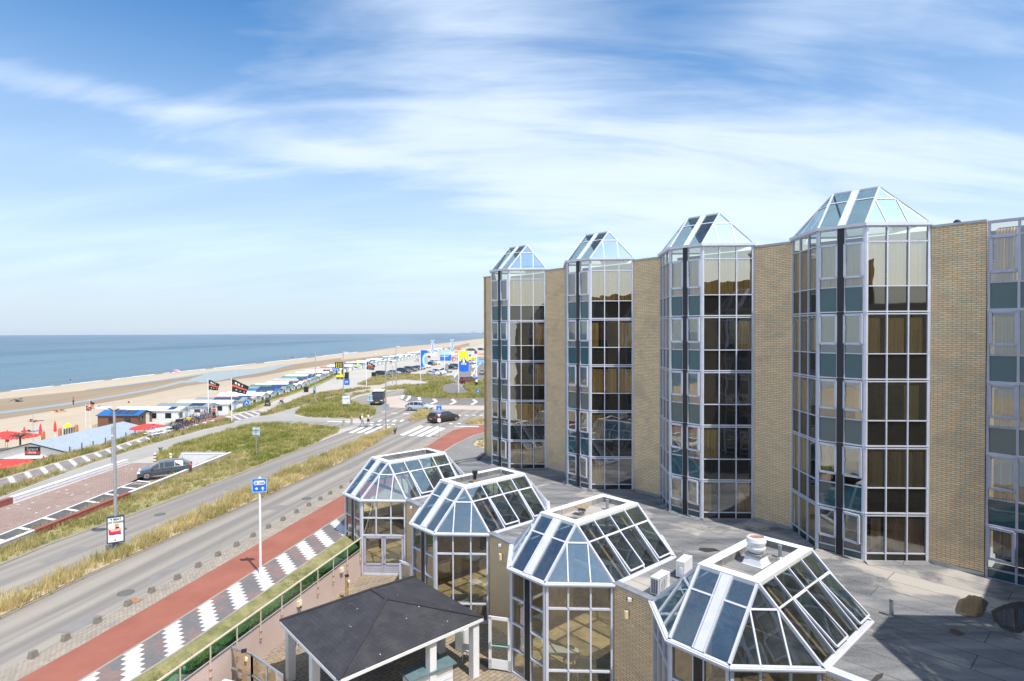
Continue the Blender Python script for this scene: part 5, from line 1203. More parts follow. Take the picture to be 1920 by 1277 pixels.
def stroke(pts, wd, z, name, mat='road_paint'):
    mb = MB(); P_ = [G(x, y) for x, y in pts]
    for a, b in zip(P_, P_[1:]):
        d = Vd(b.x - a.x, b.y - a.y).normalized(); n = Vd(-d.y, d.x) * wd / 2; mb.quad(*[Vd(v.x, v.y, z) for v in (a - n - d * wd * .3, b - n + d * wd * .3, b + n + d * wd * .3, a + n - d * wd * .3)])
    return mb
ap = lay([(749.8, 747.4), (756, 750.5), (764.5, 753.3), (782, 756), (801, 757.6), (830, 760), (909, 760.6), (960, 760.6), (960, 748), (909.5, 748.5), (860, 749), (815.7, 748), (786.4, 745.5), (770, 742), (761, 739.5), (757, 736)], .06, 'roundabout_apron', 'apron_pavers')
c4 = lambda pts: [(760 + x / 9.123, 640 + y / 9.123) for x, y in pts]
mb = MB()
for ch in ([(485, 990), (530, 1038), (445, 1072)], [(805, 1000), (858, 1043), (775, 1082)], [(1165, 1005), (1218, 1043), (1135, 1086)], [(232, 965), (250, 1010)], [(72, 940), (60, 985), (15, 1018)], [(-35, 930), (-50, 965), (-75, 990)]): s_ = stroke(c4(ch), .55, .07, ''); mb.add(s_.v, s_.f)
struct(mb.build('chevron_marking', 'road_paint'))
kerb([(749.8, 747.4), (756, 750.5), (764.5, 753.3), (782, 756), (801, 757.6), (830, 760), (909, 760.6), (960, 760.6)], z=.09, wd=.2)
mb = stroke([(845, 716), (852, 706.8), (859.7, 697.8), (866, 691)], .35, .016, ''); s_ = stroke([(884, 705), (893, 690), (900, 682), (912, 674)], .35, .016, ''); mb.add(s_.v, s_.f); struct(mb.build('lane_marking', 'road_paint'))
mb = stroke([(640, 722), (643, 722), ], .4, .012, ''); struct(mb.build('lane_marking', 'road_paint'))
lay([(827, 726), (838, 722), (851, 721), (860, 724), (870, 731), (877, 738), (868, 743), (852, 744), (838, 741), (829, 736)], .13, 'island_paving', 'apron_pavers')
# pillow blocks along the cycle path
bp = [(62, 1232), (123.4, 1199.6), (183, 1167), (240, 1134.7), (284.3, 1110), (332.7, 1085.4), (372, 1062.4), (408.9, 1041.7), (443.7, 1023.4), (474.7, 1005.7), (503.3, 989.4), (530.8, 975), (555.9, 961), (579.2, 948), (600.7, 936.9), (619.3, 926), (639.7, 914.8), (659, 904), (676, 893.5)]

m = MB()
def frustum(m, cx, cy, z0, z1, a, b, c, d, rz):
    co, si = math.cos(rz), math.sin(rz); q = lambda x, y, z: (cx + x * co - y * si, cy + x * si + y * co, z)
    m.add([q(-a, -b, z0), q(a, -b, z0), q(a, b, z0), q(-a, b, z0), q(-c, -d, z1), q(c, -d, z1), q(c, d, z1), q(-c, d, z1)], [(0, 3, 2, 1), (4, 5, 6, 7), (0, 1, 5, 4), (1, 2, 6, 5), (2, 3, 7, 6), (3, 0, 4, 7)]); return m
frustum(m, 0, 0, 0, .25, .12, .15, .08, .10, 0)
for i, (x, y) in enumerate(bp):
    p = G(x, y + 1)
    if i == 0: o = m.build('kerb_block', 'block_stone'); b0 = o
    else: o = b0.copy(); C.objects.link(o)
    o.location = (p.x, p.y, .012); o.rotation_euler.z = R(-11)
    nth = ['first', 'second', 'third', 'fourth', 'fifth', 'sixth', 'seventh', 'eighth', 'ninth', 'tenth', 'eleventh', 'twelfth', 'thirteenth', 'fourteenth', 'fifteenth', 'sixteenth', 'seventeenth', 'eighteenth', 'nineteenth'][i]
    tag(o, f'small tapered concrete block beside the red cycle path, {nth} from the bottom left', 'kerb block', 'concrete blocks along the road edge')
o = MB().box((0, 0, .0), (.62, .42, .02)).build('drain_cover', 'rust'); p = G(251, 1127); o.location = (p.x, p.y, .03); o.rotation_euler.z = R(-11); tag(o, 'rust brown drain cover in the paved strip between two concrete blocks', 'drain cover')

# ------------------------------------------------------------------ dune grass
def inside(px, py, P_):
    c = np.zeros(len(px), bool); n = len(P_)
    for i in range(n):
        x1, y1 = P_[i]; x2, y2 = P_[(i + 1) % n]
        if y1 == y2: continue
        k = ((y1 > py) != (y2 > py)) & (px < (x2 - x1) * (py - y1) / (y2 - y1) + x1); c ^= k
    return c
def grass(name, P_, per_m2, blades, hgt, wid, mat, zf=lambda x, y: .06 + 0 * x, seed=1, clump=.55, lean=.45, spread=.10):
    rg = np.random.default_rng(seed); P_ = np.array(P_, float); x0, y0 = P_.min(0); x1, y1 = P_.max(0); A_ = (x1 - x0) * (y1 - y0); n = int(A_ * per_m2)
    x = rg.uniform(x0, x1, n); y = rg.uniform(y0, y1, n); k = inside(x, y, P_)
    x, y = x[k], y[k]; f = .5 + .5 * np.sin(x * 1.9 + 1.3 * np.sin(y * .9 + seed)) * np.sin(y * 1.3 + 1.7 * np.sin(x * .7)); gp = .5 + .5 * np.sin(x * .83 + 2.1 * np.sin(y * .37 + seed * 2)) * np.sin(y * .61 + 1.9 * np.sin(x * .45 + seed)); gp = np.where(gp < .22, .55, 1.)
    k = rg.random(len(x)) > 1 - (1 - clump * (1 - f)) * gp; x, y, f = x[k], y[k], f[k]
    m = len(x); z = zf(x, y); sz = rg.uniform(.45, 1.15, m) * (.6 + .6 * f)
    X = np.repeat(x, blades); Y = np.repeat(y, blades); Z = np.repeat(z, blades); SZ_ = np.repeat(sz, blades); n = len(X)
    a = rg.uniform(0, 2 * np.pi, n); r_ = rg.random(n) ** .5 * spread * SZ_ * 1.6; bx = X + np.cos(a) * r_; by = Y + np.sin(a) * r_
    h = hgt * SZ_ * rg.uniform(.5, 1.1, n); la = lean * rg.uniform(.2, 1.2, n) * h; wa = rg.uniform(0, 2 * np.pi, n); wv_ = wid * rg.uniform(.6, 1.3, n)
    wx_, wy_ = np.cos(wa) * wv_ / 2, np.sin(wa) * wv_ / 2; lx, ly = np.cos(a) * la + .12 * h, np.sin(a) * la
    v = np.empty((n, 5, 3)); v[:, 0] = np.stack([bx - wx_, by - wy_, Z], 1); v[:, 1] = np.stack([bx + wx_, by + wy_, Z], 1)
    v[:, 2] = np.stack([bx + lx * .35 + wx_ * .8, by + ly * .35 + wy_ * .8, Z + h * .6], 1); v[:, 3] = np.stack([bx + lx * .35 - wx_ * .8, by + ly * .35 - wy_ * .8, Z + h * .6], 1); v[:, 4] = np.stack([bx + lx, by + ly, Z + h], 1)
    me = bpy.data.meshes.new(name); me.vertices.add(n * 5); me.vertices.foreach_set('co', v.reshape(-1).astype(np.float32))
    base_ = (np.arange(n) * 5)[:, None]; loops = np.concatenate([base_ + np.array([0, 1, 2, 3]), base_ + np.array([3, 2, 4])], 1).reshape(-1)
    me.loops.add(n * 7); me.loops.foreach_set('vertex_index', loops.astype(np.int32)); me.polygons.add(n * 2)
    st = (np.arange(n) * 7)[:, None] + np.array([0, 4]); me.polygons.foreach_set('loop_start', st.reshape(-1).astype(np.int32))
    me.materials.append(MATS[mat]); tn = np.repeat(np.repeat(rg.random(m), blades) * .6 + rg.random(n) * .4, 5); at = me.attributes.new('tint', 'FLOAT', 'POINT'); at.data.foreach_set('value', tn.astype(np.float32)); me.update(); me.validate()
    o = bpy.data.objects.new(name, me); C.objects.link(o); o['kind'] = 'stuff'; return o
def island(pts, soil, gr, per, blades, h, wid, seed, zt_=.11, world=False, skirt='kerb_stone', shrink=0, **kw):
    P_ = pts if world else [tuple(G(x, y)[:2]) for x, y in pts]; mb = MB(); mb.sheet(P_, z=zt_); mb.skirt(P_, -.02, zt_, 1); struct(mb.build('planted_bed', [soil, skirt]))
    tag(grass('dune_grass', P_, per, blades, h, wid, gr, zf=lambda x, y: zt_ - .01 + 0 * x, seed=seed, **kw), GL[seed], 'dune grass')
GL = {1: 'tall dry straw coloured grass strip between the two lanes', 2: 'dry grass verge between the far lane and the ramp wall', 3: 'greener dune grass filling the wedge left of the crossing', 4: 'round grass patch around the white billboard', 5: 'grassy mound of the roundabout',
      6: 'grass strip between the footpath and the striped tiles', 7: 'dune grass bank in front of the beach restaurant roof', 8: 'narrow grass wedge between promenade and footpath', 9: 'grass dune between the roundabout and the parked cars', 10: 'thin grass strip left of the black van', 11: 'small grass island between the two crossings', 12: 'small grass patch right of the black estate car',
      13: 'grass bank beside the row of beach cabins', 14: 'short turf between the tiles and the pink wall', 15: 'grass corner by the blue round sign', 16: 'small scrubby patch right of the first pavilion', 17: 'thin grass strip above the roundabout lane'}
MEDF = [(738, 808), (722, 808.5), (700, 817), (640, 842), (560, 876), (480, 911), (354, 969), (251, 1018), (206, 1042), (73, 1099), (0, 1127), (-60, 1154)]
island(MEDN + MEDF[1:], 'soil', 'dune_grass_dry', 34, 13, .66, .024, 1, .10, clump=.6)
VA1 = [(-60, 1084), (0, 1059), (88.6, 1021.5), (206.6, 979.5), (295.2, 947), (419.2, 900), (470, 880), (470, 860), (424, 852.8), (385, 869), (352, 882.5), (242, 926.5), (150, 961), (60.5, 998), (0, 1022.5), (-60, 1048)]
island(VA1, 'turf_soil', 'dune_grass_mixed', 34, 10, .42, .026, 2, .09, clump=.65)
VA2 = [(470, 880), (520, 859.5), (593.5, 831), (606, 823), (632, 812), (637, 806), (600, 800.5), (547, 796.5), (480, 795.5), (455, 801), (380, 822), (353, 829), (322, 839), (300, 852), (290, 862), (297, 867), (330, 867), (340, 848.5), (424, 848.8), (425, 852.5), (470, 860)]
island(VA2, 'turf_soil', 'dune_grass_green', 30, 8, .48, .035, 3, .09, clump=.5)
island([(553.5, 776.8), (560, 770), (571.9, 763.5), (600, 755), (640, 743.5), (652, 746), (659, 757), (684, 761.2), (700, 767), (704, 773), (702, 779), (690, 784), (654.6, 785.5), (630, 785), (580, 782.5)], 'soil', 'dune_grass_green', 22, 7, .65, .06, 4, .1, clump=.15)
island([(757.9, 735.7), (762, 740.5), (786.4, 745.5), (815.7, 748), (860, 749), (909.5, 748.5), (960, 748), (960, 742), (909, 742), (885, 741), (868, 743), (852, 744), (838, 741), (828, 735), (827, 727), (836, 722), (857, 719), (840, 717.5), (820, 719.5), (801, 721.8), (780, 727), (765, 731.5)], 'turf_soil', 'dune_grass_green', 12, 7, .75, .10, 5, .2, clump=.1, lean=.35)
island([(868, 724), (885, 719), (909, 717), (960, 716), (960, 741), (909, 741), (884, 737), (873, 731)], 'turf_soil', 'dune_grass_green', 12, 7, .7, .09, 15, .2, clump=.1)
island([(-60, 948), (0, 932), (94, 896.5), (172, 868.5), (260, 840.5), (303, 827.5), (380, 806), (431, 795), (441, 791.5), (425, 787), (380, 798), (336, 810), (300, 822), (243, 842), (203.6, 856), (141, 878), (70.5, 899), (0, 921), (-60, 938)], 'turf_soil', 'dune_grass_mixed', 26, 9, .55, .04, 6, .08, clump=.1)
island([(485, 781), (515, 768), (563.5, 747.4), (600, 738), (630, 734.6), (690, 727.6), (696, 729), (668.6, 733), (613.5, 746), (547, 766.5), (500, 779)], 'turf_soil', 'dune_grass_mixed', 18, 8, .6, .07, 8, .08, clump=.1)
island([(669, 721), (684, 715), (698.6, 708), (742.5, 702), (771.8, 702), (801, 703.5), (851, 706.4), (851, 711), (845, 714.5), (820, 717), (808.4, 718), (790, 714), (760, 712), (730, 715), (713, 722), (690, 723.5)], 'dry_sand', 'dune_grass_mixed', 10, 8, .38, .12, 9, .08, clump=.5)
island([(659, 746), (656, 741.8), (691, 734.4), (696, 735.8), (669, 741.8)], 'turf_soil', 'dune_grass_mixed', 16, 8, .5, .07, 10, .08)
island([(714.7, 730), (733.7, 725.6), (760, 723), (786, 724.6), (801, 722), (770, 729), (745, 731.5), (716, 732.6)], 'turf_soil', 'dune_grass_mixed', 12, 8, .6, .09, 17, .1)
island([(765.5, 788.5), (775, 780), (784, 771.5), (800, 771), (812, 775), (808, 780), (798, 786), (785, 789), (772, 790)], 'soil', 'dune_grass_dry', 26, 9, .42, .05, 11, .12, clump=.1)
island([(872, 795), (885, 788.5), (909, 786.5), (940, 786), (940, 794), (909, 794.5), (880, 796.5)], 'soil', 'dune_grass_dry', 24, 9, .42, .05, 12, .12, clump=.1)
lay([(884, 832), (900, 824), (925, 822), (925, 845), (893, 838)], .03, 'planted_bed', 'soil')
tag(grass('dune_grass', [tuple(G(x, y)[:2]) for x, y in [(884, 832), (900, 824), (925, 822), (925, 845), (893, 838)]], 9, 9, .35, .05, 'dune_grass_green', seed=16, clump=.8, zf=lambda x, y: .03 + 0 * x), GL[16], 'grass')
bankP = [(x - .0, y) for x, y in E_ if 35 < y < 76]; bankP = [(-42.9, 38)] + bankP; bank = [(x - .15, y) for x, y in bankP] + [(x - 2.6, y) for x, y in reversed(bankP)]
zb_ = lambda x, y: np.where(x < -44.6, (x + 44.6) * .75 - .15, -.02)
tag(grass('dune_grass', bank, 40, 9, .62, .04, 'dune_grass_mixed', seed=7, clump=.1, zf=zb_), GL[7], 'dune grass')
bankQ = [(x, y) for x, y in E_ if 92 < y < 200]; bank = [(x - .2, y) for x, y in bankQ] + [(x - 4.2, y) for x, y in reversed(bankQ)]
tag(grass('dune_grass', bank, 16, 8, .4, .07, 'dune_grass_green', seed=13, clump=.1, zf=lambda x, y: -.35 + 0 * x), GL[13], 'dune grass')
vp = [(p[0][0], p[0][1]) for p in vergeS] + [(p[1][0], p[1][1]) for p in reversed(vergeS)]
def zv(x, y): s = ((x - RW0.x) * -nR.x + (y - RW0.y) * -nR.y); return np.clip(-.30 + (s - .2) * .15, -.3, .02) + .035
tag(grass('turf', vp, 160, 6, .11, .03, 'verge_turf', seed=14, clump=.2, zf=zv, spread=.06), GL[14], 'grass')
# dark agave-like tufts
def spiky(px, py, h, label):
    p = G(px, py); m = MB(); rr_ = random.Random(int(px))
    for i in range(26): a = rr_.random() * 6.28; l = h * rr_.uniform(.3, .8); m.cyl((0, 0, 0), (math.cos(a) * l * .6, math.sin(a) * l * .6, h * rr_.uniform(.6, 1)), .035, .004, n=4)
    o = m.build('spiky_shrub', 'dark_leaf'); o.location = (p.x, p.y, .02); tag(o, label, 'shrub')

spiky(741, 814, .95, 'dark dead looking spiky shrub at the tip of the median by the crossing')
spiky(301, 847, .5, 'low dark spiky shrub beside the footpath, above the striped bollards'); 


rd = random.Random(21)
dL = Vector((math.cos(R(79.3)), math.sin(R(79.3)), 0)); nL = Vector((-dL.y, dL.x, 0))
def road_bit(px, py, ln, wd, mat, name):
    c = G(px, py); mb = MB(); q = [c + dL * a * ln / 2 + nL * b * wd / 2 for a, b in ((-1, -1), (1, -1), (1, 1), (-1, 1))]; mb.sheet([(p.x, p.y) for p in q], z=.0075); return struct(mb.build(name, mat))
for px, py, ln, wd in ((150, 1170, 1.6, .9), (330, 1062, 3.2, .5), (520, 952, 1.2, 1.1), (120, 1040, 2.4, .6), (430, 915, 1.5, .8), (660, 875, 2.5, .6)): road_bit(px, py, ln, wd, 'asphalt_patch', 'road_patch')
for px, py, lb in ((236, 1112, 'round iron manhole cover in the near lane, left of the drain cover'), (575, 935, 'round iron manhole cover in the near lane before the first pavilion'), (300, 965, 'round iron manhole cover in the far lane behind the poster lamp')):
    c = G(px, py); m = MB(); m.cyl((0, 0, 0), (0, 0, .012), .32, n=20); m.torus((0, 0, .012), .33, .02, (0, 0, 1), 20, 4); o = m.build('manhole_cover', 'post_grey'); o.location = (c.x, c.y, .005); tag(o, lb, 'manhole cover')

# ------------------------------------------------------------------ cars
for nm_, col_, ct in (('silver_paint', (.50, .54, .60), .6), ('steel_grey_paint', (.075, .095, .12), .7), ('black_paint', (.016, .017, .022), .8), ('navy_paint', (.02, .035, .08), .8), ('white_paint', (.78, .79, .80), .5), ('red_paint', (.15, .018, .02), .8), ('brown_grey_paint', (.12, .10, .10), .7), ('light_grey_paint', (.32, .34, .37), .6)):
    plain(nm_, col_, .28, .0 if 'white' in nm_ else .25, coat=ct, var=.04)

PROF = {  # x from the rear (0) to the nose (1): (x, top z, belt z, roof half width factor)
 'hatch': (4.0, 1.70, [(0, .62, .62, .86), (.03, .95, .90, .80), (.17, 1.30, .92, .66), (.32, 1.40, .90, .66), (.52, 1.40, .88, .68), (.60, 1.33, .87, .68), (.76, .96, .90, .80), (.93, .80, .78, .84), (.985, .62, .62, .84), (1, .45, .45, .80)]),
 'estate': (4.6, 1.75, [(0, .62, .62, .86), (.02, .98, .95, .80), (.08, 1.36, .97, .68), (.20, 1.45, .95, .68), (.50, 1.45, .92, .70), (.60, 1.37, .90, .70), (.75, .98, .92, .80), (.93, .80, .78, .84), (.985, .62, .62, .84), (1, .45, .45, .80)]),
 'suv': (4.5, 1.85, [(0, .72, .72, .88), (.03, 1.12, 1.08, .80), (.09, 1.58, 1.10, .70), (.22, 1.68, 1.08, .70), (.52, 1.68, 1.06, .72), (.62, 1.58, 1.03, .72), (.75, 1.14, 1.07, .82), (.93, 1.0, .96, .86), (.985, .75, .75, .86), (1, .5, .5, .82)]),
 'van': (5.2, 2.0, [(0, .8, .8, .95), (.01, 2.2, 1.25, .90), (.1, 2.32, 1.25, .88), (.40, 2.34, 1.25, .88), (.70, 2.30, 1.22, .86), (.76, 2.15, 1.18, .85), (.88, 1.28, 1.20, .88), (.965, 1.05, 1.02, .88), (.99, .75, .75, .86), (1, .5, .5, .84)])}
def make_car(kind, paint, label, group=None, roofmat=None, lod=0):
    L, W_, pr = PROF[kind]; t = thing('parked_car' if kind != 'van' else 'black_van', label, 'car' if kind != 'van' else 'van', (0, 0, 0), 0, group); hw = W_ / 2
    st = []
    for x, zt, zb, wf in pr:
        X = x * L - L / 2; ew = hw * (1 - .16 * max(0, abs(x - .5) * 2 - .8) / .2); st.append((X, zt, zb, ew, hw * wf if zt > zb + .1 else ew * .93))
    body = MB(); gl = {'windscreen': MB(), 'rear_window': MB()}; sg = []
    zlo = .24 if kind != 'van' else .32; zm = .55 if kind != 'van' else .7
    def lerp4(a, b, c, d, u_, v_): return (Vector(a) * (1 - u_) + Vector(b) * u_) * (1 - v_) + (Vector(d) * (1 - u_) + Vector(c) * u_) * v_
    def glass(m, q, i=.08, j=.1, n=None):
        c = [lerp4(*q, i, j), lerp4(*q, 1 - i, j), lerp4(*q, 1 - i, 1 - j), lerp4(*q, i, 1 - j)]; nn = (c[1] - c[0]).cross(c[2] - c[0]).normalized() * .012
        cen = sum(c, Vector()) / 4; 
        if nn.dot(cen - Vector((0, 0, .8))) < 0: nn = -nn
        m.poly([p + nn for p in c])
    for (x0, t0, b0_, w0, r0), (x1, t1, b1, w1, r1) in zip(st, st[1:]):
        for s in (-1, 1):
            body.quad((x0, s * w0 * .93, zlo), (x1, s * w1 * .93, zlo), (x1, s * w1, min(zm, b1)), (x0, s * w0, min(zm, b0_)))
            body.quad((x0, s * w0, min(zm, b0_)), (x1, s * w1, min(zm, b1)), (x1, s * w1 * .97, b1), (x0, s * w0 * .97, b0_))
            q = [(x0, s * w0 * .97, b0_), (x1, s * w1 * .97, b1), (x1, s * r1, t1), (x0, s * r0, t0)]; body.quad(*q)
            if t0 > b0_ + .2 or t1 > b1 + .2:
                if (x1 - x0) > .25 and not (kind == 'van' and x1 < L * .15): m = MB(); glass(m, q, .05, .08); sg.append(m)
        tri = (t0 > b0_ + .2) != (t1 > b1 + .2)
        q = [(x0, -r0, t0), (x1, -r1, t1), (x1, r1, t1), (x0, r0, t0)]; cz0, cz1 = (.03 if t0 > b0_ + .1 else .02), (.03 if t1 > b1 + .1 else .02)
        body.quad(q[0], q[1], (x1, 0, t1 + cz1), (x0, 0, t0 + cz0)).quad((x0, 0, t0 + cz0), (x1, 0, t1 + cz1), q[2], q[3])
    # windscreens where the roofline falls
    k = len(st)
    wq = [(st[5][0], -st[5][4], st[5][1] + .03), (st[6][0], -st[6][4], st[6][1] + .03), (st[6][0], st[6][4], st[6][1] + .03), (st[5][0], st[5][4], st[5][1] + .03)]; glass(gl['windscreen'], wq, .03, .07)
    rq = [(st[1][0], -st[1][4] * .9, st[1][1] + .03), (st[2][0], -st[2][4], st[2][1] + .03), (st[2][0], st[2][4], st[2][1] + .03), (st[1][0], st[1][4] * .9, st[1][1] + .03)]
    if kind != 'van': glass(gl['rear_window'], rq, .06, .08)
    body.quad((st[0][0], -st[0][3] * .93, zlo), (st[0][0], st[0][3] * .93, zlo), (st[0][0], st[0][3] * .97, st[0][2]), (st[0][0], -st[0][3] * .97, st[0][2])).quad((st[-1][0], -st[-1][3] * .93, zlo), (st[-1][0], st[-1][3] * .93, zlo), (st[-1][0], st[-1][3] * .97, st[-1][2]), (st[-1][0], -st[-1][3] * .97, st[-1][2]))
    body.quad((-L / 2 + .05, -hw * .9, zlo), (L / 2 - .05, -hw * .9, zlo), (L / 2 - .05, hw * .9, zlo), (-L / 2 + .05, hw * .9, zlo))
    bo = body.build('body', paint, t, smooth=True); me_ = bo.data
    for e_ in me_.edges: pass
    bo.data.set_sharp_from_angle(angle=R(38))
    for n_, m in gl.items():
        if m.f: m.build(n_, 'car_glass', t)
    for m in sg: m.build('side_window', 'car_glass', t)
    if roofmat:
        m = MB(); m.box((-L * .12, 0, 2.40), (L * .70, W_ * .82, .10)); m.build('roof_cover', roofmat, t)
    wr = .31 if kind in ('hatch', 'estate') else .36
    for sx in (-.31, .33):
        for s in (-1, 1):
            m = MB(); m.cyl((sx * L, s * (hw - .2), wr), (sx * L, s * (hw + .005), wr), wr, n=16); wo_ = m.build('wheel', 'dark_rubber', t)
            m = MB(); m.cyl((sx * L, s * (hw + .006), wr), (sx * L, s * (hw + .014), wr), wr * .64, n=14); m.build('rim', 'alloy', wo_)
            if not lod:
                m = MB()
                for a in range(5): m.bar((sx * L, s * (hw + .018), wr), (sx * L + math.cos(a * 1.257) * wr * .6, s * (hw + .018), wr + math.sin(a * 1.257) * wr * .6), .035, .01, (0, 1, 0))
                m.build('spoke', 'near_black', wo_)
    f = st[-2]; 
    for s in (-1, 1):
        m = MB(); m.box((L / 2 - .10, s * hw * .70, st[-3][1] - .16), (.20, .34, .14)); m.build('headlight', 'lamp_clear', t)
        m = MB(); m.box((-L / 2 + .06, s * hw * .80, st[1][2] - .14), (.16, .24, .26)); m.build('tail_light', 'tail_red', t)
        m = MB(); m.box((st[6][0] - .12, s * (hw + .07), st[6][2] + .06), (.12, .16, .12)); m.build('wing_mirror', paint, t)
        if not lod:
            m = MB()
            for x in (-.12, .12): m.box((x * L + .02, s * (hw * .985), st[4][2] - .14), (.14, .02, .025))
            for x in (-.2, .04): m.box((x * L, s * hw * .992, .68), (.012, .012, .5))
            m.build('door_trim', 'near_black', t)
    m = MB(); m.box((L / 2 + .005, 0, .52), (.03, .5, .11)); m.build('number_plate', 'plate_yellow', t)
    m = MB(); m.box((-L / 2 - .005, 0, .60), (.03, .5, .11)); m.build('number_plate', 'plate_yellow', t)
    m = MB(); m.box((L / 2 - .02, 0, .36), (.08, W_ * .7, .16)); m.box((-L / 2 + .02, 0, .36), (.08, W_ * .7, .10)); m.build('bumper_grille', 'near_black', t)
    return t
def put(t, x, y, yaw, z=0): t.location = (x, y, z); t.rotation_euler = (0, 0, yaw); return t
p, q = G(265, 897), G(350, 872, -.35); t = make_car('hatch', 'steel_grey_paint', 'dark grey three door hatchback driving up out of the ramp'); d = p - q; yaw = math.atan2(d.y, d.x); c = (p + q) / 2
c = G(309, 892); put(t, c.x - .1, c.y + .3, R(-152), -.03); t.rotation_euler.y = R(1.0); t.scale = (1, 1, .92)
m = MB(); 
t = make_car('hatch', 'silver_paint', 'silver five door hatchback circling the roundabout'); p = G(785, 770.5); put(t, p.x, p.y + .6, R(-10))
t = make_car('estate', 'black_paint', 'black estate car leaving the zebra crossing beside the blue crossing sign'); a, b = G(809.5, 796), G(852, 786); d = b - a; c = (a + b) / 2; put(t, c.x, c.y + .3, R(48))
t = make_car('van', 'black_paint', 'black van with a cream roof coming round the roundabout', None, 'van_roof'); p = G(706, 759); put(t, p.x, p.y + 1.6, R(-84)); t.scale = (1, 1.12, .93)
t = make_car('suv', 'red_paint', 'dark red car with an orange panel driving away up the brown road', lod=1); p = G(878, 719.5); put(t, p.x, p.y + 1.2, R(38)); m = MB(); m.box((-2.3, 0, .98), (.05, .9, .35)); m.build('orange_panel', 'orange_paint', t)

t = make_car('hatch', 'light_grey_paint', 'grey car at the hotel corner on the brown road', lod=1); p = G(907, 702); put(t, p.x, p.y, R(75))
GRP = 'cars parked on the promenade'
base_ = {}
pk = [('estate', 'black_paint', 716, 705, 'dark parked car nearest the black bin box, first of the promenade row'), ('hatch', 'light_grey_paint', 738.5, 703, 'light grey parked car between the first dark car and the navy one'), ('suv', 'navy_paint', 755.5, 700.5, 'navy parked car in the middle of the promenade row'), ('suv', 'brown_grey_paint', 768.5, 697, 'brown grey parked car right of the navy one'), ('hatch', 'navy_paint', 779.5, 694.5, 'dark blue parked car left of the blue banner pole'),
      ('hatch', 'light_grey_paint', 786, 693, 'pale grey parked car just behind the blue banner pole'), ('hatch', 'white_paint', 797, 690, 'white parked car directly under the blue banner'), ('hatch', 'black_paint', 807, 685.5, 'black parked car right of the blue banner'), ('suv', 'white_paint', 815, 683.5, 'white parked car left of the blue market tent'), ('hatch', 'white_paint', 811, 704, 'white parked car nearest the grass dune, front one of the white pair'),
      ('suv', 'white_paint', 822.5, 702.5, 'white parked car behind the front one of the white pair'), ('hatch', 'light_grey_paint', 835.5, 699, 'silver parked car at the foot of the H shaped lamp post'), ('estate', 'black_paint', 846, 693, 'black parked saloon right of the H shaped lamp post'), ('estate', 'black_paint', 853.5, 690, 'second black parked car beside the yellow and blue flag pole'), ('hatch', 'white_paint', 884, 682, 'white parked car right of the yellow and blue flag'),
      ('suv', 'navy_paint', 902, 657, 'dark parked car by the hotel corner, farthest of the big ones'), ('hatch', 'light_grey_paint', 889, 661.5, 'silver parked car behind the food truck')]
for kd, pt, px, py, lb in pk:
    if (kd, pt) not in base_: base_[(kd, pt)] = o = make_car(kd, pt, lb, GRP, lod=1)
    else: o = dup(base_[(kd, pt)], label=lb)
    p = G(px, py); put(o, p.x, p.y + 1.0, R(-38) if px > 800 else R(-28))

# ------------------------------------------------------------------ people

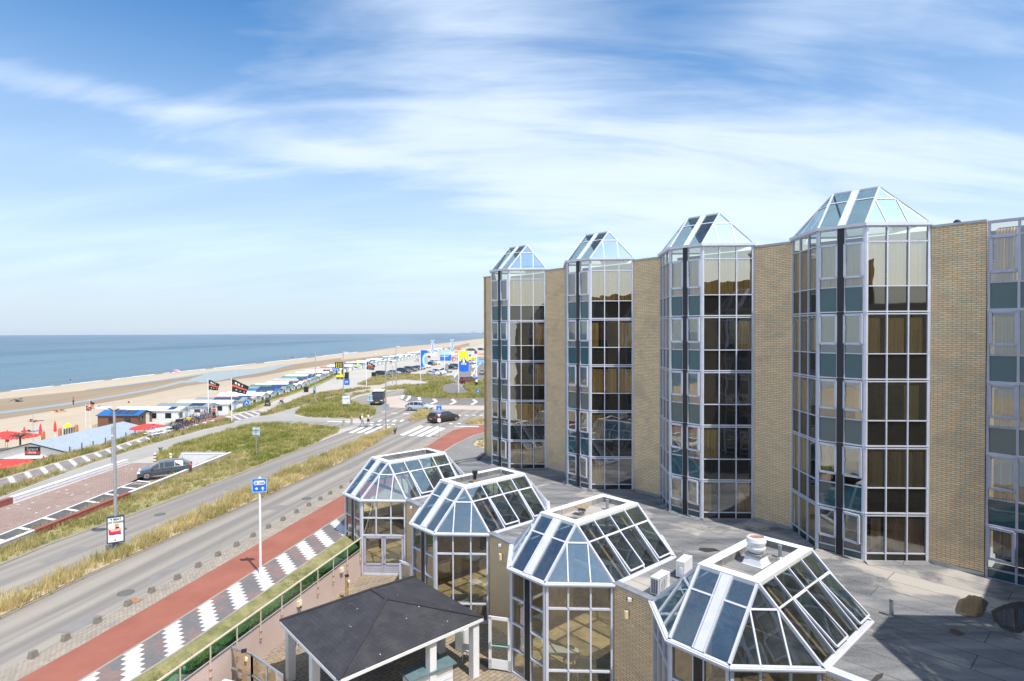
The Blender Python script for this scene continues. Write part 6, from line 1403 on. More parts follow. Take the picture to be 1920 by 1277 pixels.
def skinned(verts, edges, radii, name, mat, parent, sub=1):
    me = bpy.data.meshes.new(name); me.from_pydata(verts, edges, []); o = bpy.data.objects.new(name, me); C.objects.link(o)
    md = o.modifiers.new('s', 'SKIN'); me.skin_vertices[0].data[0].use_root = True
    for i, r_ in enumerate(radii): me.skin_vertices[0].data[i].radius = (r_, r_)
    s2 = o.modifiers.new('u', 'SUBSURF'); s2.levels = sub; s2.render_levels = sub
    bpy.context.view_layer.update(); m2 = bpy.data.meshes.new_from_object(o.evaluated_get(bpy.context.evaluated_depsgraph_get())); bpy.data.objects.remove(o)
    m2.name = name; m2.materials.clear(); m2.materials.append(MATS[mat]); o = bpy.data.objects.new(name, m2); C.objects.link(o); o.parent = parent; return o
def pose(kind):
    J = dict(pel=(0, 0, .95), sp=(0, 0, 1.2), ch=(0, 0, 1.4), nk=(0, 0, 1.52), hd=(0, .02, 1.62), ht=(0, .01, 1.74))
    for s, n_ in ((-1, 'L'), (1, 'R')):
        J['sh' + n_] = (s * .17, 0, 1.43); J['el' + n_] = (s * .23, .02, 1.16); J['wr' + n_] = (s * .23, .10, .92); J['fi' + n_] = (s * .22, .14, .82)
        J['hip' + n_] = (s * .09, 0, .90); J['kn' + n_] = (s * .10, .02, .50); J['an' + n_] = (s * .10, -.02, .08); J['to' + n_] = (s * .11, .15, .03)
    if kind == 'walk':
        J['knL'] = (-.10, .18, .52); J['anL'] = (-.10, .26, .10); J['toL'] = (-.10, .41, .06); J['knR'] = (.10, -.04, .50); J['anR'] = (.10, -.32, .14); J['toR'] = (.10, -.22, .02)
        J['elL'] = (-.24, -.10, 1.18); J['wrL'] = (-.22, -.06, .94); J['fiL'] = (-.22, .0, .86); J['elR'] = (.24, .08, 1.18); J['wrR'] = (.20, .26, 1.04); J['fiR'] = (.18, .34, 1.0)
    if kind in ('ride', 'sit'):
        for k in ('pel', 'sp', 'ch', 'nk', 'hd', 'ht'): x, y, z = J[k]; lean = .35 if kind == 'ride' else 0; J[k] = (x, y + (z - .95) * lean, z + (.05 if kind == 'ride' else -.42))
        for s, n_ in ((-1, 'L'), (1, 'R')):
            cx, cy_, cz_ = J['ch']; J['sh' + n_] = (s * .17, cy_, cz_ + .03); J['el' + n_] = (s * .24, cy_ + .18, cz_ - .20); J['wr' + n_] = (s * .22, cy_ + .38, cz_ - .26); J['fi' + n_] = (s * .2, cy_ + .46, cz_ - .27)
            pz = J['pel'][2]; J['hip' + n_] = (s * .09, .02, pz - .04); up = (.38 if (kind == 'sit' or s < 0) else .30); J['kn' + n_] = (s * .11, .42, pz + (-.02 if kind == 'sit' else (-.05 if s < 0 else -.28))); kx = J['kn' + n_]; J['an' + n_] = (s * .11, .42 if kind == 'sit' else .25, kx[2] - .40); J['to' + n_] = (s * .11, .58 if kind == 'sit' else .4, kx[2] - .45)
    return J
def person(label, kind, top, legs, loc, rz, hair='hair_dark', h=1.75, long_hair=False, legwear='shorts', bag=None):
    t = thing('person', label, 'person', loc, rz); J = pose(kind); s = h / 1.78; P_ = {k: tuple(c * s for c in v) for k, v in J.items()}
    names = ['pel', 'sp', 'ch', 'nk', 'hd', 'ht', 'shL', 'elL', 'wrL', 'fiL', 'shR', 'elR', 'wrR', 'fiR', 'hipL', 'knL', 'anL', 'toL', 'hipR', 'knR', 'anR', 'toR']
    rad = dict(pel=.12, sp=.11, ch=.135, nk=.055, hd=.095, ht=.075, sh=.06, el=.042, wr=.03, fi=.03, hip=.09, kn=.058, an=.04, to=.035)
    ed = [('pel', 'sp'), ('sp', 'ch'), ('ch', 'nk'), ('nk', 'hd'), ('hd', 'ht'), ('ch', 'shL'), ('shL', 'elL'), ('elL', 'wrL'), ('wrL', 'fiL'), ('ch', 'shR'), ('shR', 'elR'), ('elR', 'wrR'), ('wrR', 'fiR'), ('pel', 'hipL'), ('hipL', 'knL'), ('knL', 'anL'), ('anL', 'toL'), ('pel', 'hipR'), ('hipR', 'knR'), ('knR', 'anR'), ('anR', 'toR')]
    r_ = lambda n_: rad.get(n_, rad.get(n_[:-1], .05)) * s
    body = skinned([P_[n_] for n_ in names], [(names.index(a), names.index(b)) for a, b in ed], [r_(n_) for n_ in names], 'body', 'skin', t)
    tn = ['sp', 'ch', 'nk2', 'pel', 'shL', 'eL', 'shR', 'eR']; pt = dict(P_); pt['nk2'] = tuple(Vector(P_['ch']) * .5 + Vector(P_['nk']) * .5); pt['eL'] = tuple(Vector(P_['shL']) * .35 + Vector(P_['elL']) * .65); pt['eR'] = tuple(Vector(P_['shR']) * .35 + Vector(P_['elR']) * .65)
    skinned([pt[n_] for n_ in tn], [(3, 0), (0, 1), (1, 2), (1, 4), (4, 5), (1, 6), (6, 7)], [.135 * s, .152 * s, .09 * s, .14 * s, .078 * s, .068 * s, .078 * s, .068 * s], 'shirt', top, t)
    f = .75 if legwear == 'shorts' else 1.0
    kl, kr = [tuple(Vector(P_['hip' + n_]) * (1 - f) + Vector(P_['kn' + n_]) * f) for n_ in 'LR']
    if legwear == 'shorts': skinned([P_['pel'], P_['hipL'], kl, P_['hipR'], kr], [(0, 1), (1, 2), (0, 3), (3, 4)], [.145 * s, .11 * s, .10 * s, .11 * s, .10 * s], 'shorts', legs, t)
    else: skinned([P_['pel'], P_['hipL'], kl, P_['anL'], P_['hipR'], kr, P_['anR']], [(0, 1), (1, 2), (2, 3), (0, 4), (4, 5), (5, 6)], [.145 * s, .105 * s, .075 * s, .06 * s, .105 * s, .075 * s, .06 * s], 'trousers', legs, t)
    hd = Vector(P_['hd']); m = MB(); m.lathe((hd.x, hd.y - .02, hd.z), [(.10 * s, -.02), (.115 * s, .05 * s), (.10 * s, .12 * s), (.06 * s, .155 * s), (.001, .165 * s)], 10)
    if long_hair: m.cyl(hd + Vd(0, -.07, .06), hd + Vd(0, -.11, -.26), .09 * s, .05, n=8)
    m.build('hair', hair, t, smooth=True)
    m = MB(); m.cyl(hd + Vd(0, .085 * s, .0), hd + Vd(0, .115 * s, -.01), .016, .010, n=6); m.build('nose', 'skin', t)
    for sx in (-1, 1):
        m = MB(); m.cyl(hd + Vd(sx * .035 * s, .085 * s, .03 * s), hd + Vd(sx * .035 * s, .097 * s, .03 * s), .012, n=6); m.build('eye', 'near_black', t)
        m = MB(); m.cyl(hd + Vd(sx * .088 * s, .0, .0), hd + Vd(sx * .105 * s, .0, .0), .028, n=6); m.build('ear', 'skin', t)
        m = MB(); to = Vector(P_['to' + 'LR'[sx > 0]]); an = Vector(P_['an' + 'LR'[sx > 0]]); m.bar(an - Vd(0, .05, .04), to, .09 * s, .07, (0, 0, 1)); m.build('shoe', 'cloth_grey', t)
    if bag: ch = Vector(P_['sp']); m = MB(); m.box((ch.x, ch.y - .20, ch.z + .05), (.30, .18, .40)); m.build('backpack', bag, t)
    return t
p = G(679, 800.5); person('person in white top and pale shorts with a dark backpack stepping onto the zebra crossing', 'walk', 'cloth_white', 'cloth_grey', tuple(p), R(-100), bag='cloth_black', h=1.68, hair='cloth_grey')
p = G(690.5, 800); person('person in white shirt and navy shorts walking ahead on the zebra crossing', 'walk', 'cloth_white', 'cloth_navy', tuple(p), R(-80), h=1.82)
p = G(401.5, 785); person('person in an orange red top and black trousers standing by the parked bicycles', 'stand', 'cloth_red', 'cloth_black', tuple(p), R(200), long_hair=True, legwear='long', h=1.75)
p = G(288, 816); person('person in a blue shirt sitting on the white picnic bench', 'sit', 'cloth_blue', 'cloth_grey', (p.x, p.y, .0), R(150))
# bicycles
def bicycle(label, paint='near_black', group=None, crate=None, loc=(0, 0, 0), rz=0.):
    t = thing('bicycle', label, 'bicycle', loc, rz, group)
    for y in (-.54, .54):
        m = MB(); m.torus((0, y, .34), .32, .024, (1, 0, 0), 16, 5); w_ = m.build('wheel', 'dark_rubber', t); m = MB()
        for a in range(6): m.bar((0, y, .34), (0, y + math.cos(a * 1.047) * .31, .34 + math.sin(a * 1.047) * .31), .008, .008, (1, 0, 0))
        m.build('spoke', 'alloy', w_)
    m = MB()
    for a, b in (((0, -.54, .34), (0, -.1, .32)), ((0, -.1, .32), (0, -.2, .82)), ((0, -.1, .32), (0, .40, .78)), ((0, -.18, .74), (0, .38, .84)), ((0, -.54, .34), (0, -.19, .76)), ((0, .54, .34), (0, .38, .88))): m.cyl(a, b, .02, n=6)
    m.build('frame', paint, t); m = MB(); m.cyl((-.28, .30, 1.02), (.28, .30, 1.02), .014, n=6); m.cyl((0, .38, .86), (0, .33, 1.03), .014, n=6); m.build('handlebar', 'alloy', t)
    m = MB(); m.box((0, -.22, .90), (.15, .26, .06)); m.build('saddle', 'near_black', t); m = MB(); m.box((0, -.56, .72), (.14, .36, .03)); m.build('rack', 'near_black', t)
    if crate: m = MB(); m.box((0, .68, .62), (.5, .75, .42)); m.build('cargo_box', crate, t)
    return t
BG = 'bicycles parked by the beach cabins'
b0c = bicycle('black bicycle at the near end of the bicycle rank beside the picnic bench', 'near_black', BG); p = G(322, 812); b0c.location = tuple(p); b0c.rotation_euler.z = R(70)
blue0 = bicycle('blue framed bicycle at the near end of the rank, in front of the black one', 'cloth_blue', BG); p = G(330, 810.5); blue0.location = tuple(p); blue0.rotation_euler.z = R(74)
rr_ = random.Random(5); k = 0
words = ['leaning', 'upright', 'slightly turned', 'tightly parked']
for row in range(2):
    for i in range(13):
        fx = i / 12; px, py = 316 + fx * 76 + row * 9, 809 - fx * 33 + row * 5; p = G(px, py); o = dup(blue0 if (i * 3 + row) % 5 == 0 else b0c, (p.x + rr_.uniform(-.15, .15), p.y + rr_.uniform(-.2, .2), 0), R(66 + rr_.uniform(-10, 10)))
        zone = ['beside the picnic bench', 'near the black cargo bicycle', 'behind the yellow cargo bicycle', 'near the red cargo bicycle', 'beside the person in orange red'][min(4, i * 5 // 13)]; o['label'] = ('blue' if (i * 3 + row) % 5 == 0 else 'black') + ' bicycle in the ' + ('front' if row else 'back') + ' of the packed rank, ' + zone
for px, py, pc2, cr, lb in ((323 + 22, 798, 'near_black', 'near_black', 'cargo bicycle with a black box among the parked bicycles'), (361, 794, 'yellow_paint', 'yellow_paint', 'cargo bicycle with a bright yellow box in front of the rank'), (380, 785, 'cloth_red', 'cloth_white', 'red cargo bicycle with a white topped box'), (393, 784, 'alloy', None, 'pale bicycle beside the person in the orange red top')):
    p = G(px, py); bicycle(lb, pc2, BG, cr, (p.x, p.y, 0), R(100 if px > 350 else 80))
def cyclist(px, py, top, label, lb2, rz):
    p = G(px, py); bicycle(lb2, 'near_black', None, None, tuple(p), rz); person(label, 'ride', top, 'cloth_black', (p.x, p.y, 0), rz, legwear='long', h=1.7)
    bpy.context.view_layer.update()
cyclist(527, 762, 'cloth_pink', 'person in a pink top cycling along the promenade', 'dark bicycle ridden by the person in pink', R(-20))
cyclist(589, 742, 'cloth_teal', 'person in a blue top cycling on the promenade beside the tall bare mast', 'dark bicycle ridden by the person in blue', R(10))
# black quad-like delivery cart on the promenade edge
p = G(502, 761); t = thing('motor_scooter', 'black covered mobility scooter with yellow plate at the promenade edge', 'scooter', tuple(p), R(-70)); m = MB(); m.prism([Vd(-.7, -.35, .25), Vd(.7, -.35, .25), Vd(.75, -.35, .8), Vd(.3, -.35, 1.0), Vd(.1, -.35, 1.45), Vd(-.65, -.35, 1.4)], (0, .7, 0)); m.build('body', 'black_paint', t)
for sx in (-.5, .5):
    for s in (-.38, .38): m = MB(); m.cyl((sx, s - .06, .22), (sx, s + .06, .22), .22, n=12); m.build('wheel', 'dark_rubber', t)
m = MB(); m.box((.76, 0, .5), (.02, .35, .12)); m.build('number_plate', 'plate_yellow', t)

# ------------------------------------------------------------------ lamps, poles, flags, signs
def base_h(px, py, ty, z=0.): b_ = G(px, py, z); return b_, zat(px, ty, b_) - z
def disc_lamp(px, py, ty, label, r=.33, arm=.62, ang=0., ell=1.35):
    b_, h = base_h(px, py, ty); t = thing('street_lamp', label, 'street lamp', tuple(b_), ang); m = MB(); m.cyl((0, 0, 0), (0, 0, 1.2), .11, .10, n=12); m.cyl((0, 0, 1.2), (0, 0, h - .15), .10, .065, n=12); m.build('pole', 'galvanised', t)
    for s in (-1, 1):
        m = MB(); n_ = 20; m.add([(s * arm + math.cos(2 * math.pi * i / n_) * r * ell, math.sin(2 * math.pi * i / n_) * r, h + z) for z in (0, .05) for i in range(n_)], [tuple(range(n_ - 1, -1, -1)), tuple(range(n_, 2 * n_))] + [(i, (i + 1) % n_, n_ + (i + 1) % n_, n_ + i) for i in range(n_)]); m.build('lamp_head', 'white_metal', t)
        m = MB()
        for i in range(5): a0, a1 = i / 5, (i + 1) / 5; m.cyl((s * arm * a0, 0, h - .2 + .22 * math.sin(a0 * 1.8)), (s * arm * a1, 0, h - .2 + .22 * math.sin(a1 * 1.8)), .03, n=6)
        m.build('arm', 'near_black', t)
    return t, h
L1, hL = disc_lamp(217.5, 1031, 765, 'tall grey lamp post with two flat discs standing in the grass median')
bL = L1.location
t = thing('poster_display', 'curved poster display in a dark frame on the foot of the lamp post', 'poster display', tuple(bL), R(32)); m = MB(); n_ = 12
prof = lambda z: .02 * math.sin((z - .45) / 1.45 * math.pi)
m.add([(sx * (.40 + .02), sy * .14, z) for z in (.42, 1.93) for sx, sy in ((-1, -1), (1, -1), (1, 1), (-1, 1))], [(0, 3, 2, 1), (4, 5, 6, 7), (0, 1, 5, 4), (1, 2, 6, 5), (2, 3, 7, 6), (3, 0, 4, 7)]); m.build('frame', 'poster_frame', t)
m = MB(); m.quad((-.36, -.146, .5), (.36, -.146, .5), (.36, -.146, 1.86), (-.36, -.146, 1.86)); po = m.build('poster', 'bright_white', t); m = MB(); m.cyl((0, 0, 0), (0, 0, .42), .16, n=12); m.build('plinth', 'poster_frame', t)
def dec(parent, quads, mat, y=-.15, name='printed_shape'):
    m = MB()
    for q in quads: m.poly([(x, y, z) for x, z in q])
    return m.build(name, mat, parent)

dec(po, [[(-.32, .92), (-.26, 1.12), (-.34, 1.36)], [(-.30, .95), (.24, .98), (.26, 1.2), (-.28, 1.22)]], 'print_red', -.149); dec(po, [[(-.22, 1.08), (.26, 1.10), (.26, 1.22), (-.24, 1.22)]], 'print_orange', -.152); dec(po, [[(-.30, .92), (-.1, .89), (.05, .92), (.26, .88), (.24, 1.0), (-.28, .98)]], 'print_purple', -.151)
dec(po, [[(-.04, 1.24), (.18, 1.24), (.16, 1.32), (.0, 1.33)]], 'print_black', -.151); dec(po, [[(-.05, 1.34), (.12, 1.32), (.16, 1.44), (.08, 1.54), (-.04, 1.50)]], 'print_skin', -.150); dec(po, [[(-.06, .56), (.02, .56), (.02, .64), (-.06, .64)]], 'print_red', -.15)
text_mesh("'T BEAT", .16, 'print_black', po, face_m((0, -.152, 1.76), (1, 0, 0), (0, 0, 1)), bold=.004); text_mesh('UW WAARD', .14, 'print_black', po, face_m((0, -.152, 1.60), (1, 0, 0), (0, 0, 1)), bold=.004)
text_mesh('Zandvoort', .11, 'bright_white', po, face_m((.0, -.155, 1.15), (1, 0, 0), (0, 0, 1)), bold=.003)
disc_lamp(723.8, 809.4, 676.5, 'lamp post with two flat discs standing at the zebra crossing', arm=.75, r=.42)
b_ = G(723.8, 809.4); t = thing('sign_plate', 'back of two grey traffic plates on the lamp post at the zebra crossing', 'sign', (b_.x, b_.y, 0)); m = MB(); z0 = zat(724, 768, b_); z1 = zat(724, 757.5, b_); m.box((.0, -.12, (z0 + z1) / 2), (.85, .03, z1 - z0)); m.build('plate', 'zinc', t); m = MB(); m.box((-.05, -.1, z0 - .12), (.35, .03, .3)); m.build('lower_plate', 'grey_frame', t)
def pole_thing(name, label, cat, px, py, ty, r=.055, mat='galvanised', head=None, z=0.):
    b_, h = base_h(px, py, ty, z); t = thing(name, label, cat, tuple(b_)); m = MB(); m.cyl((0, 0, 0), (0, 0, h), r, r * .75, n=8); m.build('pole', mat, t)
    if head == 'arm': m = MB(); m.box((.45, 0, h), (.95, .32, .10)); m.build('lamp_head', 'white_metal', t)
    if head == 'park': m = MB(); m.lathe((0, 0, h - .45), [(.06, 0), (.16, .3), (.30, .42), (.28, .5), (.001, .52)], 12); m.build('lantern', 'white_metal', t)
    return t, h, b_
pole_thing('light_column', 'slim grey light column on the ramp pavers beside the big lamp post', 'light column', 212.2, 879.4, 799, .14); b_, h = base_h(212.2, 879.4, 799); m = MB(); m.cyl((0, 0, h - .9), (0, 0, h - .8), .16, n=12); o = m.build('ring', 'white_metal', [q for q in C.objects if q.name.startswith('light_column')][0])
pole_thing('mast', 'tall bare grey mast beside the footpath, left of the billboard', 'mast', 591.8, 760.3, 659, .09)
pole_thing('street_lamp', 'tall lamp post behind the white billboard', 'street lamp', 644, 745, 660.5, .10, head='arm')
pole_thing('street_lamp', 'lamp post standing in the grass dune left of the blue banner', 'street lamp', 743, 724.7, 649.5, .09, head='arm')
pole_thing('street_lamp', 'distant lamp post left of the black flag pole row, on the promenade edge', 'street lamp', 702.7, 684, 663.5, .07, head='arm')
pole_thing('park_lamp', 'short lamp with cone lantern by the twin black bins', 'lamp', 576.3, 727, 694, .05, head='park')
pole_thing('park_lamp', 'short lamp with cone lantern in the sandy dune', 'lamp', 736, 721, 684.5, .07, head='park')
t, h, b_ = pole_thing('street_lamp', 'white lamp post with H shaped crossbars on the grass dune', 'street lamp', 833.6, 706.5, 665, .12, 'white_metal'); m = MB()
for z in (h - .5, h - 2.3): m.box((0, 0, z), (2.2, .12, .12))
m.build('crossbar', 'white_metal', t)
# main blue route sign
b_, h = base_h(488.6, 1075.6, 896); t = thing('route_sign', 'white post carrying a blue parking route sign with two arrows, beside the red cycle path', 'sign', tuple(b_), R(10)); m = MB(); m.cyl((0, 0, 0), (0, 0, h), .062, .055, n=14); m.cyl((0, 0, h), (0, 0, h + .05), .06, .03, n=14); m.cyl((0, 0, 0), (0, 0, .18), .075, n=14); m.build('post', 'white_metal', t)
W_, H_ = .68, .66; zc = h - .36; m = MB(); m.box((0, -.075, zc), (W_, .02, H_)); pl = m.build('sign_plate', 'sign_blue', t)
m = MB()
for a, b in (((-W_ / 2, zc - H_ / 2), (W_ / 2, zc - H_ / 2)), ((W_ / 2, zc - H_ / 2), (W_ / 2, zc + H_ / 2)), ((W_ / 2, zc + H_ / 2), (-W_ / 2, zc + H_ / 2)), ((-W_ / 2, zc + H_ / 2), (-W_ / 2, zc - H_ / 2))): m.bar((a[0], -.088, a[1]), (b[0], -.088, b[1]), .035, .012, (0, 1, 0))
m.build('rim', 'sign_light_blue', pl)
oc = [(-.26, .07), (-.20, .03), (.20, .03), (.27, .07), (.27, .19), (.20, .24), (-.20, .24), (-.27, .19)]
dec(pl, [[(x, zc + z) for x, z in oc]], 'bright_white', -.090, 'white_panel')
dec(pl, [[(-.21, zc - .19), (-.14, zc - .19), (-.14, zc - .24), (-.05, zc - .16), (-.14, zc - .08), (-.14, zc - .13), (-.21, zc - .13)]], 'bright_white', -.090, 'arrow'); dec(pl, [[(.13, zc - .26), (.19, zc - .26), (.19, zc - .17), (.25, zc - .17), (.16, zc - .06), (.07, zc - .17), (.13, zc - .17)]], 'bright_white', -.090, 'arrow')
dec(pl, [[(-.22, zc + .07), (-.12, zc + .07), (-.12, zc + .20), (-.22, zc + .20)]], 'sign_blue', -.093, 'parking_box'); text_mesh('P', .11, 'bright_white', pl, face_m((-.17, -.096, zc + .135), (1, 0, 0), (0, 0, 1)), bold=.002); text_mesh('- route', .105, 'print_black', pl, face_m((.09, -.096, zc + .125), (1, 0, 0), (0, 0, 1)), bold=.003)
# zebra sign
b_, h = base_h(823.5, 821, 760); t = thing('crossing_sign', 'blue pedestrian crossing sign above a red rimmed yield triangle on a grey post', 'sign', tuple(b_)); m = MB(); m.cyl((0, 0, 0), (0, 0, h), .04, n=10); m.build('post', 'galvanised', t)
m = MB(); m.box((0, -.05, h - .42), (.62, .02, .86)); pl = m.build('crossing_plate', 'sign_light_blue', t); dec(pl, [[(-.27, h - .80), (.27, h - .80), (.27, h - .10), (-.27, h - .10)]], 'sign_blue', -.064); dec(pl, [[(-.22, h - .72), (.22, h - .72), (0, h - .20)]], 'bright_white', -.067); dec(pl, [[(-.05, h - .62), (.05, h - .62), (.03, h - .38), (-.03, h - .38)], [(-.12, h - .68), (-.08, h - .68), (-.02, h - .5), (-.05, h - .5)], [(.08, h - .68), (.12, h - .68), (.05, h - .5), (.02, h - .5)]], 'print_black', -.070)
m = MB(); m.poly([(-.38, -.05, h - .90), (0, -.05, h - 1.52), (.38, -.05, h - .90)]).poly([(-.38, -.03, h - .90), (.38, -.03, h - .90), (0, -.03, h - 1.52)]); tr = m.build('yield_plate', 'tail_red', t); dec(tr, [[(-.23, h - .98), (0, h - 1.34), (.23, h - .98)]], 'bright_white', -.055)
m = MB(); m.box((0, -.05, h - 1.72), (.36, .02, .42)); m.build('lower_plate', 'bright_white', t)
# sign backs
def back_sign(px, py, ty, by, w_, label, mat='zinc'):
    b_, h = base_h(px, py, ty); z1 = h; z0 = zat(px, by, b_); t = thing('traffic_sign', label, 'sign', tuple(b_)); m = MB(); m.cyl((0, 0, 0), (0, 0, h - .05), .04, n=8); m.build('post', 'galvanised', t); m = MB(); m.box((0, .05, (z0 + z1) / 2), (w_, .02, z1 - z0)); m.build('plate', mat, t); m = MB(); m.box((0, -.0, z1 - .2), (w_ * .9, .05, .05)); m.box((0, 0, z0 + .2), (w_ * .9, .05, .05)); m.build('bracket', 'white_metal', t); return t
back_sign(480.5, 857, 801, 818, .72, 'back of a pale blue grey plate on a post in the green grass wedge', 'pale_plate')
back_sign(693.5, 775, 740, 754, .75, 'back of two stacked blue grey plates on a post left of the black van', 'pale_plate')
back_sign(813.7, 716, 694.5, 699, .8, 'small blue sign on a thin post in front of the white parked cars', 'sign_blue'); back_sign(819.7, 718, 699.5, 703, .7, 'thin post with a small grey sign, right of the small blue one'); back_sign(848, 718, 708, 714, 1.2, 'round white sign back at the tip of the brown road')
back_sign(838, 707, 681, 692, .8, 'grey information panel behind the H shaped lamp post')
t, h, b_ = pole_thing('blue_sign_board', 'blue parking board with white figures hanging on the tall lamp behind the billboard', 'sign', 650.5, 745, 722, .01); 
z0, z1 = zat(651, 722, b_), zat(651, 711, b_); m = MB(); m.box((.0, 0, (z0 + z1) / 2), (1.0, .05, z1 - z0)); pl = m.build('plate', 'sign_blue', t); zc = (z0 + z1) / 2; text_mesh('P7', .55, 'bright_white', pl, face_m((0, -.035, zc - .03), (1, 0, 0), (0, 0, 1)), bold=.02)
m = MB(); m.bar((-.7, .0, z0 + .1), (-.5, 0, z0 + .1), .05, .05); m.bar((-.7, .0, z1 - .1), (-.5, 0, z1 - .1), .05, .05); m.build('bracket', 'galvanised', t)
# billboard
bl, br = G(641.8, 766), G(657, 765.8); t = thing('billboard', 'white billboard with thin coloured lettering on two legs in the grass island', 'billboard', tuple(bl)); dxb = br - bl; Lb = dxb.length; z0, z1 = zat(649, 757.3, bl), zat(649, 742.3, bl)
for s in (0, Lb): m = MB(); m.box((s, 0, z1 / 2), (.10, .10, z1)); m.build('leg', 'galvanised', t)
m = MB(); m.box((Lb / 2, -.05, (z0 + z1) / 2), (Lb - .1, .05, z1 - z0)); pl = m.build('panel', 'bright_white', t); text_mesh('Holland', .28, 'sign_blue', pl, face_m((Lb * .40, -.08, z0 + (z1 - z0) * .66), (1, 0, 0), (0, 0, 1))); text_mesh('Park', .30, 'print_red', pl, face_m((Lb * .78, -.08, z0 + (z1 - z0) * .70), (1, 0, 0), (0, 0, 1))); text_mesh('info', .16, 'print_black', pl, face_m((Lb * .75, -.08, z0 + .14), (1, 0, 0), (0, 0, 1)), bold=.01)
# round blue signs
def disc_sign(px, py, cy_, r, label, z=0.):
    b_, h = base_h(px, py, cy_, z); t = thing('round_sign', label, 'sign', tuple(b_)); m = MB(); m.cyl((0, 0, 0), (0, 0, h), .035, n=8); m.build('post', 'galvanised', t); m = MB(); m.cyl((0, -.04, h), (0, -.07, h), r, n=20); pl = m.build('disc', 'sign_blue', t); m = MB()
    for a in (90, 210, 330): m.bar((0, -.08, h), (math.cos(R(a)) * r * .6, -.08, h + math.sin(R(a)) * r * .6), r * .25, .01, (0, 1, 0))
    m.build('white_mark', 'bright_white', pl); m = MB(); m.torus((0, -.07, h), r, .02, (0, 1, 0), 20, 4); m.build('rim', 'sign_light_blue', pl)
disc_sign(896.5, 741, 733, .42, 'round blue roundabout sign low in the grass by the hotel corner'); disc_sign(625.7, 719, 692.7, .38, 'round blue sign left of the striped lifeguard post'); disc_sign(632.7, 719.5, 692.7, .38, 'round blue sign right beside its twin, below the lifeguard post'); disc_sign(463, 772, 755, .42, 'blue signpost where the striped tiles meet the promenade')
# flags
def flag(px, py, ty, label, cols, fw, fh, z=0., wave=.12, droop=0., mast=.05, flaps=8, drop0=.05, texts=()):
    b_, h = base_h(px, py, ty, z); t = thing('flag_pole', label, 'flag', (b_.x, b_.y, z)); m = MB(); m.cyl((0, 0, 0), (0, 0, h), mast, mast * .7, n=10); m.lathe((0, 0, h), [(mast, 0), (mast * 1.4, .06), (.001, .12)], 8); m.build('pole', 'bright_white', t)
    nx, ny = 16, 12; fm = MB(); pts = {}
    for j in range(ny + 1):
        for i in range(nx + 1):
            u_, v_ = i / nx, j / ny; x = mast + u_ * fw * (1 - droop * .25 * v_); y = wave * math.sin(u_ * 7 + v_ * 1.5) * u_; zz_ = h - drop0 - v_ * fh * (1 - .45 * u_ * droop) - droop * fw * .55 * u_ ** 1.3 + .03 * math.sin(u_ * 9); pts[i, j] = (x, y, zz_)
    for j in range(ny):
        for i in range(nx): 
            c = cols((i + .5) / nx, (j + .5) / ny); fm.quad(pts[i, j + 1], pts[i + 1, j + 1], pts[i + 1, j], pts[i, j], c[0] if isinstance(c, tuple) else c)
    return t, fm, h, pts
FM = ['print_black', 'flag_red', 'bright_white', 'flag_yellow', 'sign_blue', 'flag_navy', 'print_orange', 'green_cloth', 'sign_light_blue']
def blk(u_, v_):
    if .42 < v_ < .62: return 1
    if abs(v_ - .25) < .07 and math.sin(u_ * 31) > .0 and .1 < u_ < .7: return 2
    if abs(v_ - .8) < .05 and math.sin(u_ * 24) > .3 and u_ > .1: return 2
    return 0
def mk_flag(*a, mats=FM, **k): t, fm, h, pts = flag(*a, **k); fm.build('flag_cloth', mats, t, smooth=True); return t, h
mk_flag(390.7, 779, 711.5, 'white pole with a smaller black and red flag left of the larger one', blk, 1.6, 1.5, droop=.75, mast=.07)
mk_flag(434.6, 792.5, 710.5, 'white pole with the largest black and red flag beside the footpath', blk, 2.3, 1.75, droop=.8, mast=.06)
mk_flag(687, 728.5, 678, 'white pole with a black and red flag left of the parked cars', blk, 1.9, 1.7, droop=.8, mast=.08)
mk_flag(161, 800, 760.5, 'white pole with a small black flag behind the beach restaurant roof', blk, .8, .7, z=-1.5, droop=.6, mast=.05); mk_flag(169, 800, 751, 'thin pole with a blue and orange flag behind the beach restaurant roof', lambda u_, v_: 6 if v_ > .5 else 5, .6, 1.0, z=-1.5, droop=.9, mast=.03)
mk_flag(277, 792, 761, 'small yellow and blue flag over the white beach cabins', lambda u_, v_: 3 if v_ < .4 else 4, .7, .6, z=-1.6, droop=.8, mast=.03); mk_flag(316.5, 788, 756, 'small red white and blue flag over the second group of cabins', lambda u_, v_: (1 if int(u_ * 7) % 2 else 5) if int(v_ * 5) % 2 else 2, .6, .9, z=-1.6, droop=.7, mast=.03)
def tri3(u_, v_): return 7 if u_ < .33 else (2 if u_ < .66 else 6)
mk_flag(418, 770, 750, 'green white and orange flag between the two black and red flags', tri3, 1.3, .8, z=-1.2, droop=.5, mast=.03)
mk_flag(664, 700, 683.5, 'small yellow and blue flag on the promenade edge, left one of two', lambda u_, v_: 3 if v_ < .5 else 4, 1.2, 1.0, droop=.8, mast=.05); mk_flag(670, 698, 681, 'small yellow and blue flag on the promenade edge, right one of two', lambda u_, v_: 3 if v_ < .5 else 8, 1.2, 1.0, droop=.7, mast=.05)
def ban(u_, v_): d_ = math.hypot(u_ - .85, (v_ - .60) * 1.4); return 2 if .38 < d_ < .55 else (8 if d_ < .38 or .55 < d_ < .66 else 4)
mk_flag(788.6, 728.4, 656.5, 'white pole with a tall blue banner with pale rings on the roundabout mound', ban, 1.5, 3.6, droop=.0, wave=.05, mast=.07)
